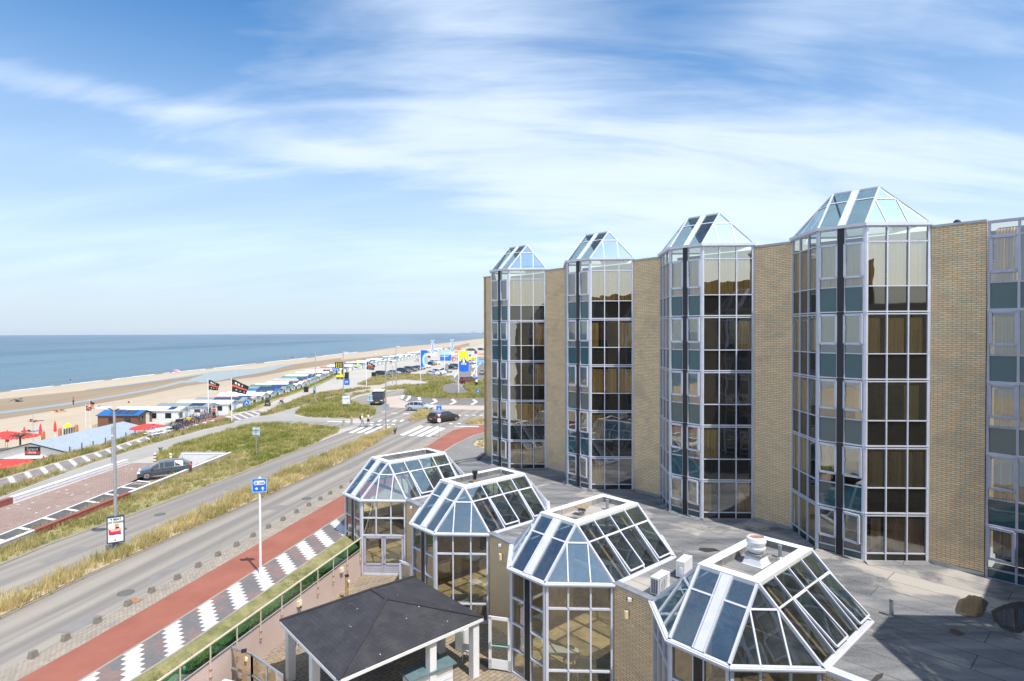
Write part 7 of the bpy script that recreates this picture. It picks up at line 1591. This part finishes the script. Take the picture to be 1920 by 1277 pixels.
def yb(u_, v_):
    a, b = (u_ - .5) / .26, (v_ - .50) / .19
    if abs(a) < 1 and abs(b) < 1: return 2 if abs(abs(a) - abs(b)) < .28 and abs(a) > .12 else (3 if abs(a) < .2 else 5)
    return 3 if v_ < .5 else 4
t, fm, h, pts = flag(860, 741.5, 657.5, 'white pole with the yellow over blue flag with a crossed emblem', yb, 1.85, 4.0, droop=.0, wave=.06, mast=.08); fm.build('flag_cloth', FM, t, smooth=True)
for px, ty, lb in ((808.5, 637.5, 'tall thin blue and white feather flag by the beach, left one'), (845.2, 636, 'tall thin blue and white feather flag by the beach, right one')): mk_flag(px, 668, ty, lb, lambda u_, v_: 4 if (int(v_ * 9) + int(u_ * 3)) % 2 else 2, 1.5, 6.5, droop=.05, wave=.1, mast=.1)
# gantry with direction signs, marker post, barrier signs
t, h, b_ = pole_thing('direction_gantry', 'white gantry post with blue direction boards at the hotel corner', 'direction sign', 893.5, 722, 664.5, .16, 'white_metal')
for px0, px1, y0_, y1_, mt in ((895.5, 909, 674, 680.5, 'sign_light_blue'), (885, 892.5, 683.5, 689, 'bright_white'), (896, 899.5, 681.5, 687, 'sign_light_blue')):
    z0, z1 = zat(px0, y1_, b_), zat(px0, y0_, b_); s = b_.y / CAM_F; m = MB(); m.box((((px0 + px1) / 2 - 893.5) * s, -.2, (z0 + z1) / 2), ((px1 - px0) * s, .06, z1 - z0)); m.build('direction_board', mt, t)
m = MB(); m.bar((-1.4, 0, h - 2.6), (2.2, 0, h - 1.6), .1, .1); m.build('arm', 'white_metal', t)
b_, h = base_h(893.2, 726, 701.5); t = thing('marker_post', 'black white and blue banded marker post at the tip of the road island', 'marker post', tuple(b_)); 
for i, mt in enumerate(('near_black', 'near_black', 'bright_white', 'sign_blue', 'bright_white')): m = MB(); m.cyl((0, 0, h * i / 5), (0, 0, h * (i + 1) / 5), .30 - .02 * i, n=12); m.build('band', mt, t)
for px, lb in ((886.5, 'white fork shaped barrier sign, left one beside the dark red car'), (891, 'white fork shaped barrier sign, right one beside the marker post')): t, h, b_ = pole_thing('barrier_sign', lb, 'sign', px, 709, 697, .06, 'white_metal'); m = MB(); m.bar((0, 0, h * .5), (-.4, 0, h), .18, .03, (0, 1, 0)); m.bar((0, 0, h * .5), (.4, 0, h), .18, .03, (0, 1, 0)); m.build('fork_plate', 'bright_white', t)
# bollards
def bollard(px, py, ty, r, label, stripes=None, grp=None, mat='concrete_wall'):
    b_, h = base_h(px, py, ty); t = thing('bollard', label, 'bollard', tuple(b_), 0, grp)
    if stripes:
        for i in range(6): m = MB(); m.cyl((0, 0, h * i / 6), (0, 0, h * (i + 1) / 6), r, n=12); m.build('band', 'bright_white' if i % 2 else stripes, t)
    else:
        m = MB(); m.cyl((0, 0, 0), (0, 0, h), r, n=12); m.lathe((0, 0, h), [(r, 0), (r * .7, .05), (.001, .07)], 12); m.build('shaft', mat, t); m = MB(); m.cyl((0, 0, h * .72), (0, 0, h * .78), r * 1.06, n=12); m.build('ring', 'galvanised', t)
bollard(290.5, 866.4, 849.6, .11, 'dark red and white striped bollard above the ramp pavers', 'red_brick'); bollard(320, 864.8, 850, .11, 'orange and white striped bollard beside the grey hatchback', 'print_orange')
bollard(644.7, 798.5, 787, .15, 'pale concrete bollard at the side road mouth, left one'); bollard(659.4, 795.5, 783, .14, 'pale concrete bollard near the crossing, right one')
for px, lb in ((572.3, 'black wheeled bin by the promenade edge, left of the pair'), (575.8, 'black wheeled bin by the promenade edge, right of the pair')):
    b_ = G(px, 735.3); t = thing('wheeled_bin', lb, 'bin', tuple(b_), R(20)); m = MB(); frustum(m, 0, 0, .08, 1.0, .25, .28, .3, .33, 0); m.build('bin_body', 'near_black', t); m = MB(); m.box((0, 0, 1.03), (.62, .7, .06)); m.build('lid', 'dark_rubber', t)
    for s in (-.22, .22): m = MB(); m.cyl((s - .03, .3, .1), (s + .03, .3, .1), .1, n=10); m.build('wheel', 'dark_rubber', t)
b_ = G(701, 707.5); t = thing('waste_container', 'black box shaped container left of the first parked car', 'container', tuple(b_), R(-10)); m = MB(); m.box((0, 0, .65), (1.0, .9, 1.3)); m.build('container_body', 'near_black', t); m = MB(); m.box((0, 0, 1.34), (1.06, .96, .08)); m.build('lid', 'dark_rubber', t)
# picnic bench
p = G(292, 818.5); t = thing('picnic_bench', 'white timber picnic bench on the sandy strip beside the bicycles', 'bench', (p.x, p.y, 0), R(66)); 
m = MB(); m.box((0, 0, .74), (1.9, .75, .06)); m.build('tabletop', 'bright_white', t)
for s in (-1, 1):
    m = MB(); m.box((0, s * .68, .44), (1.9, .28, .05)); m.build('seat', 'bright_white', t); m = MB(); m.bar((s * .7, -.75, 0), (s * .7, .3, .74), .09, .06, (1, 0, 0)); m.bar((s * .7, .75, 0), (s * .7, -.3, .74), .09, .06, (1, 0, 0)); m.build('leg_frame', 'bright_white', t)
p = G(305, 814); t = dup(t, (p.x, p.y, 0), R(60), 'second white timber bench between the picnic bench and the bicycles')
# fence posts on the bank
fp = [(136.3, 848, 841.5), (159, 846.5, 835), (180, 840, 831), (203, 833, 824.5), (241, 824, 814.5), (258, 819, 810.5), (275, 812, 805)]
for i, (px, py, ty) in enumerate(fp):
    b_, h = base_h(px, py, ty); m = MB(); m.cyl((0, 0, -.4), (0, 0, h + .2), .07, .06, n=8); m.lathe((0, 0, h + .2), [(.06, 0), (.04, .04), (.001, .05)], 8); o = m.build('fence_post', 'post_grey'); o.location = (b_.x - .3, b_.y, 0); tag(o, ['fence post at the near end of the row before the grey roof', 'second fence post from the near end, before the grey roof', 'third fence post in front of the grey roof', 'fence post just left of the slim light column', 'fence post right of the big lamp column', 'fence post before the far end of the grey roof', 'farthest fence post, left of the picnic bench'][i], 'fence post', 'fence posts before the beach restaurant')


# ------------------------------------------------------------------ beach restaurant, cabins, market, beach things

Rx, Rw, y0_, y1_, ze_, za_ = -53.2, 5.6, 65.2, 80.5, -1.35, .05
t = thing('beach_restaurant', 'long beach restaurant with pale grey metal roof and a black and red gable sign', 'restaurant', (Rx, y0_, BZ)); og = (Rx, y0_, BZ)
m = MB()
for s in (-1, 1):
    m.prism([Vd(Rx + s * Rw, y0_ - .3, ze_), Vd(Rx, y0_ - .3, za_), Vd(Rx, y1_, za_), Vd(Rx + s * Rw, y1_, ze_)] if s > 0 else [Vd(Rx, y0_ - .3, za_), Vd(Rx + s * Rw, y0_ - .3, ze_), Vd(Rx + s * Rw, y1_, ze_), Vd(Rx, y1_, za_)], (0, 0, .08))
ro = m.build('roof', 'roof_sheet', t, org=og); m = MB()
for i in range(30):
    y = y0_ + i * .52
    for s in (-1, 1): m.bar((Rx + s * Rw, y, ze_ + .09), (Rx, y, za_ + .09), .05, .03, (0, 0, 1))
m.build('roof_rib', 'roof_rib', ro, org=og)
m = MB(); m.prism([Vd(Rx - Rw + .2, y0_, ze_ - .35), Vd(Rx + Rw - .2, y0_, ze_ - .35), Vd(Rx + Rw - .2, y0_, ze_), Vd(Rx, y0_, za_), Vd(Rx - Rw + .2, y0_, ze_)], (0, .15, 0)); ga = m.build('gable', 'bright_white', t, org=og)
for s in (-1, 1): m = MB(); m.bar((Rx + s * Rw, y0_ - .32, ze_ + .02), (Rx, y0_ - .32, za_ + .02), .10, .14, (0, 1, 0)); m.build('barge_board', 'near_black', ga, org=og)
m = MB(); zc = -.85; m.quad((Rx - .85, y0_ - .04, zc - .42), (Rx + .85, y0_ - .04, zc - .42), (Rx + .85, y0_ - .04, zc + .48), (Rx - .85, y0_ - .04, zc + .48)); sg_ = m.build('sign_board', 'print_black', t, org=og); m = MB(); m.quad((Rx - .85, y0_ - .05, zc - .30), (Rx + .85, y0_ - .05, zc - .30), (Rx + .85, y0_ - .05, zc), (Rx - .85, y0_ - .05, zc)); m.build('sign_band', 'print_red', sg_, org=og)
text_mesh('Strand', .48, 'bright_white', sg_, face_m((0, -.07, zc + .22 - BZ), (1, 0, 0), (0, 0, 1)), sx=1.0); text_mesh('Z U I D', .26, 'bright_white', sg_, face_m((0, -.07, zc - .16 - BZ), (1, 0, 0), (0, 0, 1)), bold=.006)
m = MB()
for i in range(9): m.box((Rx - Rw + .3 + i * (2 * Rw - .6) / 8, y0_ + .05, (ze_ - .35 + BZ) / 2), (.18, .16, ze_ - .35 - BZ))
m.build('timber_post', 'wood_red', t, org=og); m = MB(); m.quad((Rx - Rw + .3, y0_ + .1, BZ), (Rx + Rw - .3, y0_ + .1, BZ), (Rx + Rw - .3, y0_ + .1, ze_ - .35), (Rx - Rw + .3, y0_ + .1, ze_ - .35)); m.build('window_glazing', 'window_glass', t, org=og)
m = MB(); m.prism([Vd(Rx - Rw + .3, y0_ + .5, BZ), Vd(Rx + Rw - .3, y0_ + .5, BZ), Vd(Rx + Rw - .3, y1_ - .2, BZ), Vd(Rx - Rw + .3, y1_ - .2, BZ)], (0, 0, ze_ - BZ - .1)); m.build('side_wall', 'room_dark', t, org=og)
def parasol(px, py, r, h, label, name='parasol', z=BZ, closed=False, mat='parasol_red', txt=None, x=None):
    if x is None: b_ = G(px, py, z + h)
    else: r_ = ray(px, py); y = x / r_.x * r_.y; b_ = Vector((x, y, 0)); 
    t = thing('closed_parasol' if closed else 'parasol', label, 'parasol', (b_.x, b_.y, z)); m = MB(); m.cyl((0, 0, 0), (0, 0, h), .03, n=6); m.build('pole', 'bright_white', t); m = MB()
    if closed: m.lathe((0, 0, 0), [(.16, h * .42), (.20, h * .5), (.15, h * .8), (.04, h)], 8)
    else: m.lathe((0, 0, 0), [(r, h - .55), (r * .99, h - .45), (r * .5, h - .18), (.02, h)], 8)
    cn = m.build('canopy', mat, t)
    if txt: text_mesh(txt, .42, 'bright_white', cn, face_m((0, -r * .62, h - .27), (1, 0, 0), (0, .86, .5)), bold=.02)
    return t
parasol(12, 861, 2.2, 2.6, 'big red parasol with white lettering in front of the restaurant gable', z=-2.9, txt='jupiler'); parasol(10, 838, 1.9, 2.6, 'red parasol behind the left slope of the restaurant roof', z=BZ, x=-66)
parasol(49, 861, .2, 2.6, 'closed red parasol left of the white stair rail', closed=True, z=-2.9); parasol(81.5, 854, .2, 2.5, 'closed red parasol right of the restaurant doors', closed=True, z=-2.9)
for px, py, lb in ((14, 826, 'closed red parasol standing alone on the sand at the far left'), (45.7, 820.5, 'closed red parasol behind the palm plant'), (76, 813.5, 'closed red parasol left of the first orange pillar'), (103.4, 808, 'closed red parasol between the first two orange pillars')): parasol(px, py, .2, 2.7, lb, closed=True, x=-66)
parasol(277, 794.5, 2.1, 2.7, 'red parasol with a white edge between the restaurant and the bicycles', z=-2.2); parasol(39, 833, 2.0, 2.6, 'red parasol over the restaurant ridge by the palm plant', x=-63); parasol(127, 793, .55, 2.3, 'small yellow parasol behind the dark windscreens', mat='flag_yellow')
for px, ty, lb in ((80.7, 808, 'orange pillar behind the restaurant roof, nearest one'), (112.5, 802, 'orange pillar behind the restaurant roof, middle one'), (143.3, 795.6, 'orange pillar behind the restaurant roof, farthest one')):
    r_ = ray(px, ty); y = -62 / r_.x * r_.y; h = CAM_H + r_.z * y / r_.y - BZ; m = MB(); frustum(m, 0, 0, 0, h - .15, .20, .20, .15, .15, 0); frustum(m, 0, 0, h - .15, h, .15, .15, .06, .06, 0); o = m.build('pillar', 'orange_brick'); o.location = (-62, y, BZ); tag(o, lb, 'pillar', 'orange pillars of the beach terrace')
b_ = G(60, 835, BZ); t, h, b_ = pole_thing('thin_mast', 'thin leaning mast above the restaurant ridge', 'mast', 62.5, 832, 773, .03, z=-1.)
r_ = ray(38, 833); y = -60 / r_.x * r_.y; m = MB(); rr_ = random.Random(1)
for i in range(16): a = i * .4; m.bar((0, 0, 2.6), (math.cos(a) * .9, math.sin(a) * .9, 2.9 + .3 * rr_.random()), .16, .01, (0, 0, 1)); m.bar((math.cos(a) * .9, math.sin(a) * .9, 3.0), (math.cos(a) * 1.5, math.sin(a) * 1.5, 2.6), .12, .01, (0, 0, 1))
m.cyl((0, 0, 0), (0, 0, 2.7), .1, n=8); o = m.build('palm_plant', 'palm_leaf'); o.location = (-60, y, BZ); tag(o, 'dark palm plant behind the restaurant ridge', 'palm')
def windscreen(px0, px1, py, hgt, label, mat, x=-64):
    ya, yb = [x / ray(p, py).x * ray(p, py).y for p in (px0, px1)]; t = thing('windscreen', label, 'windscreen', (x, ya, BZ)); og = (x, ya, BZ); n_ = 5; z0 = zat(px0, py, (x, ya)) - hgt
    for i in range(n_ + 1): y = ya + (yb - ya) * i / n_; m = MB(); m.box((x, y, (BZ + z0 + hgt) / 2), (.08, .08, z0 + hgt - BZ)); m.build('post', 'cabin_white', t, org=og)
    m = MB(); m.quad((x, ya, z0), (x, yb, z0), (x, yb, z0 + hgt), (x, ya, z0 + hgt)); m.quad((x + .03, ya, z0), (x + .03, yb, z0), (x + .03, yb, z0 + hgt), (x + .03, ya, z0 + hgt)); m.build('cloth_panel', mat, t, org=og)
windscreen(118, 141, 805, 1.0, 'dark windscreen with grey lettering patches behind the restaurant roof', 'dark_panel', -66); windscreen(171, 192, 797, 1.1, 'white framed windscreen left of the blue roofed cabin', 'window_glass'); windscreen(192, 212, 795, 1.1, 'white framed windscreen reaching to the blue roofed cabin', 'window_glass', -62)
# cabins
def cabin(y, xf, L, wd, wall_m, roof_m, label, wh=1.95, rh=.42, solar=None, first=False, z=None):
    z = -1.2 if z is None else z; t = thing('beach_cabin', label, 'cabin', (xf, y, z), 0, 'beach cabins below the promenade'); m = MB()
    m.prism([Vd(0, -wd / 2, 0), Vd(0, wd / 2, 0), Vd(0, wd / 2, wh), Vd(0, 0, wh + rh), Vd(0, -wd / 2, wh)], (-L, 0, 0)); m.build('wall', wall_m, t)
    m = MB()
    for s in (-1, 1): m.prism([Vd(.25, 0, wh + rh + .03), Vd(.25, s * (wd / 2 + .15), wh - .02), Vd(-L - .2, s * (wd / 2 + .15), wh - .02), Vd(-L - .2, 0, wh + rh + .03)], (0, 0, .06))
    rf = m.build('roof', roof_m, t)
    if solar:
        m = MB(); k = int(solar)
        for i in range(k): x0 = -.7 - i * 1.15; m.prism([Vd(x0, -wd * .08, wh + rh + .06), Vd(x0 - 1.05, -wd * .08, wh + rh + .06), Vd(x0 - 1.05, -wd * .42, wh + rh * .2 + .07), Vd(x0, -wd * .42, wh + rh * .2 + .07)], (0, 0, .05))
        m.build('solar_panel', 'solar', rf)
    m = MB(); m.box((.02, wd * .18, .95), (.04, .8, 1.9)); m.build('door', 'table_white' if wall_m != 'cabin_white' else 'pale_plate', t); m = MB(); m.box((.02, -wd * .25, 1.15), (.04, .8, .8)); m.build('window', 'car_glass', t)
    for i in range(2): m = MB(); m.box((-1.4 - i * 2.2, -wd / 2 - .01, 1.15), (.9, .04, .75)); m.build('window', 'car_glass', t)
    return t
cab = [(86.5, 'wood_brown', 'roof_blue', 3, 'brown timber cabin with a blue roof, nearest cabin behind the restaurant'), (91, 'cabin_white', 'cabin_white', 1, 'white cabin with a white roof right behind the blue roofed one'), (95.2, 'cabin_white', 'roof_grey', 2, 'white cabin with a grey roof, third from the restaurant'), (99.5, 'cabin_white', 'cabin_white', 0, 'white cabin with a bare white roof behind the grey roofed one'), (103.6, 'cabin_white', 'roof_grey', 4, 'white cabin with a nearly black panelled roof'),
       (107.5, 'cabin_white', 'pink_grey', 2, 'white cabin with a pinkish grey roof'), (111.5, 'cabin_white', 'cabin_white', 0, 'wide white cabin before the left flag pole'), (115.5, 'cabin_white', 'cabin_white', 2, 'white cabin with two dark panels behind the largest flag pole'), (120, 'cabin_white', 'roof_blue', 3, 'cabin with a bright blue roof'), (124.3, 'cabin_white', 'roof_grey', 4, 'cabin with a dark grey roof full of panels'),
       (128.5, 'cabin_white', 'roof_green', 3, 'cabin with a dark green roof and panels'), (132.5, 'cabin_white', 'cabin_white', 1, 'white roofed cabin behind the green one'), (136.6, 'cabin_white', 'cabin_white', 2, 'white roofed cabin with two panels further along'), (141, 'cabin_white', 'roof_salmon', 1, 'cabin with a salmon coloured roof, nearer one'), (145.2, 'cabin_white', 'roof_lightblue', 2, 'cabin with a light blue roof'),
       (149.4, 'cabin_white', 'roof_grey', 3, 'grey roofed cabin between the light blue and green roofs'), (153.7, 'cabin_white', 'roof_green', 2, 'cabin with a mid green roof'), (158, 'cabin_white', 'cabin_white', 2, 'white roofed cabin behind the mid green one'), (162.2, 'cabin_white', 'roof_blue', 2, 'blue roofed cabin beyond the green one'), (166.5, 'cabin_white', 'roof_salmon', 2, 'cabin with a salmon coloured roof, farther one'), (171, 'cabin_white', 'cabin_white', 0, 'white roofed cabin before the dark red roof'),
       (175.3, 'cabin_white', 'roof_darkred', 2, 'cabin with a dark red roof'), (180, 'cabin_white', 'cabin_white', 2, 'white roofed cabin behind the dark red one'), (185, 'cabin_white', 'roof_salmon', 0, 'pale pink roofed cabin in the far part of the row'), (190, 'cabin_white', 'cabin_white', 1, 'white roofed cabin after the pale pink one'), (195, 'cabin_white', 'roof_darkred', 0, 'second dark red roof, in the far part of the row')]
ex = lambda y: float(np.interp(y, [e[1] for e in E_], [e[0] for e in E_]))
rr_ = random.Random(8)
for i, (y, wm, rm, so_, lb) in enumerate(cab):
    y = 84.6 + (y - 86.5) * .985
    cabin(y, (float(np.interp(y, [84, 88, 95, 100, 106], [-53.3, -50.2, -46.6, -45.8, ex(106) - 3.2])) if y < 106 else ex(y) - 3.2), (5.6 if i == 0 else 7.5 + rr_.random() * 1.5), 3.4, wm, rm, lb, solar=so_, wh=1.75 + rr_.random() * .15, rh=.32 + rr_.random() * .2)
nm = ['white', 'grey', 'blue', 'white', 'light blue', 'white', 'green', 'white']
def spot(y):
    for lim, s in ((222, 'beyond the second dark red roof'), (245, 'below the lifeguard post'), (270, 'between the lifeguard post and the small flags'), (300, 'beside the pair of small promenade flags'), (335, 'behind the two people in dark clothes'), (372, 'left of the blue banner, far along the row')):
        if y < lim: return s
    return 'at the very far end of the row'
for i in range(34):
    y = 201 + i * 6.2; rm = ['cabin_white', 'roof_grey', 'roof_blue', 'cabin_white', 'roof_lightblue', 'cabin_white', 'roof_green', 'cabin_white'][i % 8]
    cabin(y, ex(y) - 4.2, 8, 4.4, 'cabin_white', rm, f'{nm[i % 8]} roofed beach cabin {spot(y)}', solar=(i % 3))
# first cabin's timber porch
# lifeguard post
b_ = G(637, 702, 0); t = thing('lifeguard_post', 'black and yellow striped lifeguard post at the promenade edge', 'lifeguard post', (b_.x, b_.y, 0)); s = b_.y / CAM_F; m = MB(); m.box((0, 0, 2.7), (14.5 * s, 1.6, 12 * s)); m.build('cabin_body', 'near_black', t); m = MB()
for i in range(3): m.box((-4 * s + i * 4 * s, -.82, 2.7), (1.0 * s, .03, 9.6 * s))
m.build('yellow_stripe', 'flag_yellow', t)
for sx in (-1, 1): m = MB(); m.box((sx * 6 * s, 0, .8), (.15, 1.2, 1.7)); m.build('leg', 'near_black', t)
b_ = G(639, 711, 0); t = thing('rescue_trailer', 'yellow and black rescue trailer with an upright board below the lifeguard post', 'trailer', (b_.x, b_.y, 0)); m = MB(); m.box((0, 0, .8), (2.2, 1.2, .5)); m.build('deck', 'flag_yellow', t); m = MB(); m.box((0, 0, .4), (2.2, 1.1, .35)); m.build('chassis', 'near_black', t); m = MB(); m.box((0, 0, 1.7), (.25, .1, 1.5)); m.build('board', 'flag_yellow', t); m = MB(); m.box((1.6, 0, .9), (.8, 1, 1.8)); m.build('locker', 'near_black', t)
for x in (-.6, .5): m = MB(); m.cyl((x, -.65, .3), (x, -.55, .3), .3, n=10); m.build('wheel', 'dark_rubber', t)
# market stalls
def stall(px, py, wpx, hpx, cloth, roofm, label, name='market_tent', depth=3., open_=False, z=0.):
    b_ = G(px, py, z); s = b_.y / CAM_F; W_, H_ = wpx * s, hpx * s; t = thing(name, label, 'market stall' if name != 'food_truck' else 'food truck', tuple(b_), R(-8)); m = MB()
    if open_:
        for sx in (-1, 1):
            for sy in (0, 1): m = MB(); m.box((sx * (W_ / 2 - .08), sy * depth, H_ * .36), (.08, .08, H_ * .72)); m.build('leg', 'cabin_white', t)
        m = MB(); m.box((0, .4, .5), (W_ * .9, .8, .9)); m.build('counter', cloth, t)
    else: m.box((0, depth / 2, H_ * .39), (W_, depth, H_ * .78)); m.build('side_wall', cloth, t)
    m = MB(); frustum(m, 0, depth / 2, H_ * .72, H_, W_ / 2 + .15, depth / 2 + .15, W_ * .22, depth * .12, 0); m.build('canopy', roofm, t)
    m = MB(); m.box((0, -.18, H_ * .70), (W_ + .3, .04, H_ * .10)); m.build('valance', roofm, t); return t
stall(834, 676.5, 18.5, 15, 'bright_blue', 'sign_light_blue', 'bright blue market tent behind the H shaped lamp post')
for i, (px, py, w_, h_, c1, c2, lb, op) in enumerate([(813, 668, 9, 8, 'cabin_white', 'cabin_white', 'white awning left of the bright blue tent', True), (804, 671, 7, 8, 'roof_darkred', 'cabin_white', 'stall with a dark red front left of the white awning', True), (850, 673, 8, 11, 'orange_paint', 'cabin_white', 'white roofed stall right of the blue tent', True), (855, 668, 7, 10, 'print_orange', 'print_orange', 'orange topped stall behind the yellow and blue flag', True),
        (843, 664, 10, 8, 'cabin_white', 'sign_light_blue', 'light blue topped stall behind the bright blue tent', True), (860, 662, 9, 9, 'cabin_white', 'flag_red', 'red topped stall in the back row', True), (868, 665, 12, 8, 'cabin_white', 'cabin_white', 'white stall behind the top of the yellow flag', True), (880, 668, 8, 9, 'bright_blue', 'sign_light_blue', 'blue stall right of the yellow and blue flag', True), (886, 680, 6.5, 12, 'flag_yellow', 'flag_yellow', 'rounded yellow kiosk beside the blue one', False), (892, 679, 6, 13, 'sign_light_blue', 'sign_light_blue', 'grey blue kiosk right of the yellow one', False), (902, 669, 15, 7, 'cabin_white', 'print_orange', 'orange topped white stall at the hotel corner', True), (903, 676, 14, 5, 'roof_darkred', 'pink_grey', 'low brown red stall at the hotel corner', False)]): stall(px, py, w_, h_, c1, c2, lb, open_=op, depth=2.5)
t = stall(882, 664.5, 20, 11, 'cabin_white', 'near_black', 'white food truck with a dark roof behind the market', 'food_truck', depth=2.4); m = MB(); m.cyl((3.0, -.05, 1.1), (3.0, .1, 1.1), .9, n=14); m.build('red_disc', 'roof_darkred', t)
# market crowd and far walkers: small figures
pp0 = person('person', 'walk', 'cloth_white', 'cloth_navy', (0, 0, 0), 0); pp1 = person('person', 'stand', 'cloth_red', 'cloth_black', (0, 0, 0), 0, legwear='long'); pp2 = person('person', 'stand', 'cloth_navy', 'cloth_grey', (0, 0, 0), 0); used = {}
crowd = [(0, 778, 680.5, 0, 'person in a white top near the white cabinets, left of the blue banner'), (2, 781, 680, 0, 'person in dark clothes left of the blue banner'), (1, 784, 679.5, 0, 'person in red left of the blue banner'), (2, 846, 678, 0, 'person in dark clothes at the market, right of the blue tent'), (1, 848.5, 678.5, 0, 'person in red at the market, right of the blue tent'), (0, 852, 679, 0, 'person in white before the white roofed stall'), (2, 855, 678, 0, 'person in dark clothes before the orange topped stall'), (1, 858, 677, 0, 'person in red beside the flag pole at the market'),
         (0, 895, 655.5, 0, 'person in white walking between the far parked cars'), (2, 732.5, 684, 0, 'person in dark clothes on the promenade left of the dune lamp'), (2, 734.5, 684, 0, 'second person in dark clothes on the promenade left of the dune lamp'),
         (2, 132, 720.5, SZ - .5, 'bather standing in the shallow water near the left edge'), (1, 137.6, 759.5, BZ, 'person standing by the tide pool on the left'), (2, 534, 676, SZ - .2, 'person at the water line, left of the pair'), (2, 545.5, 674, BZ, 'person at the water line in the middle'), (1, 549, 673.5, BZ, 'person in red at the water line'), (2, 584.5, 669.5, BZ, 'person at the water line right of the middle'), (2, 588.5, 669, BZ, 'second person at the water line right of the middle'), (2, 638.5, 664.5, BZ, 'person at the water line above the blue round signs'), (2, 694, 657.5, BZ, 'far person at the water line left of the dune lamp'), (0, 710, 656, BZ, 'far person in white at the water line'), (2, 751, 651.5, BZ, 'far person at the water line above the blue banner'), (2, 570, 661, SZ - 1.1, 'swimmer out in the sea'), (0, 781, 655.5, BZ, 'person walking on the wet sand above the blue banner')]
for k, px, py, z, lb in crowd:
    src = (pp0, pp1, pp2)[k]; p = G(px, py, z)
    o = src if k not in used else dup(src); used[k] = 1; o.location = tuple(p); o.rotation_euler = (0, 0, R(rr_.uniform(0, 360))); o['label'] = lb
# sunbathers on towels
pl0 = person('person', 'stand', 'cloth_red', 'cloth_navy', (0, 0, 0), 0, legwear='shorts')
tw = [(62, 790, 'sunbather on a dark towel beside the thin mast'), (69, 789.5, 'sunbather lying right of the thin mast'), (67, 808.5, 'sunbather near the closed parasols'), (108, 772, 'sunbather lying by the tide pool edge'), (113.5, 772.5, 'second sunbather lying by the tide pool edge'), (181, 764.5, 'sunbather lying above the small flag poles'), (186, 765, 'second sunbather lying above the small flag poles'), (242.5, 754, 'sunbather far out on the dry sand right of the lamp'), (20, 753, 'x')][:8]
for i, (px, py, lb) in enumerate(tw):
    p = G(px, py, BZ); o = pl0 if i == 0 else dup(pl0); o.location = (p.x, p.y, BZ + .16); o.rotation_euler = (R(-90), 0, R(rr_.uniform(0, 360))); o['label'] = lb
    o2 = MB().box((0, 0, 0), (.8, 1.9, .02)).build('towel', ['cloth_red', 'cloth_navy', 'cloth_blue', 'flag_yellow'][i % 4]); o2.location = (p.x, p.y, BZ + .03); o2.rotation_euler = (0, 0, rr_.uniform(0, 3)); tag(o2, ['dark', 'navy', 'blue', 'yellow'][i % 4] + ' towel under the ' + lb.replace('second ', 'right hand '), 'towel')
# beached red kite, gull
p = G(329, 699.5, BZ); m = MB()
for i in range(8): a, b = i / 8 * math.pi, (i + 1) / 8 * math.pi; m.quad((math.cos(a) * 2, -.4, math.sin(a) * 1.1), (math.cos(b) * 2, -.4, math.sin(b) * 1.1), (math.cos(b) * 2, .5, math.sin(b) * 1.3), (math.cos(a) * 2, .5, math.sin(a) * 1.3))
o = m.build('surf_kite', 'cloth_pink'); o.location = tuple(p); tag(o, 'pink red inflatable lying at the water line left of the flags', 'beach inflatable')
r_ = ray(34.5, 752); P = Vector((0, 0, CAM_H)) + r_ * 45; m = MB(); m.lathe((0, 0, 0), [(.001, -.28), (.06, -.15), (.08, 0), (.05, .2), (.02, .34)], 8); m.v = [(z, y, -x) for x, y, z in m.v]
t = thing('gull', 'dark gull gliding low over the beach at the left edge', 'gull', tuple(P), R(15)); m.build('body', 'gull_grey', t)
for s in (-1, 1): m = MB(); m.prism([Vd(.08, s * .05, .02), Vd(-.12, s * .05, .02), Vd(-.14, s * .4, .18), Vd(.06, s * .42, .18)], (0, 0, .015)); m.prism([Vd(.06, s * .42, .18), Vd(-.14, s * .4, .18), Vd(-.2, s * .85, .06), Vd(-.12, s * .87, .06)], (0, 0, .015)); m.build('wing', 'gull_grey', t)
# sign boards by the cabins
back_sign(285.5, 797, 791.5, 796, .9, 'small white framed board beside the red parasol', 'bright_white')


# ------------------------------------------------------------------ the air between here and the horizon
mb = MB(); mb.box((-1500, 3550, 8.2), (13600, 7700, 26.0)); hz_ = mb.build('haze', []); 
hm = bpy.data.materials.new('sea_air'); hm.use_nodes = True; hn = hm.node_tree; hn.nodes.clear(); pv_ = hn.nodes.new('ShaderNodeVolumePrincipled'); pv_.inputs['Color'].default_value = (.90, .94, 1, 1); pv_.inputs['Density'].default_value = .00007; pv_.inputs['Anisotropy'].default_value = .2
ho_ = hn.nodes.new('ShaderNodeOutputMaterial'); hn.links.new(pv_.outputs[0], ho_.inputs['Volume']); hz_.data.materials.append(hm); struct(hz_, 'stuff')
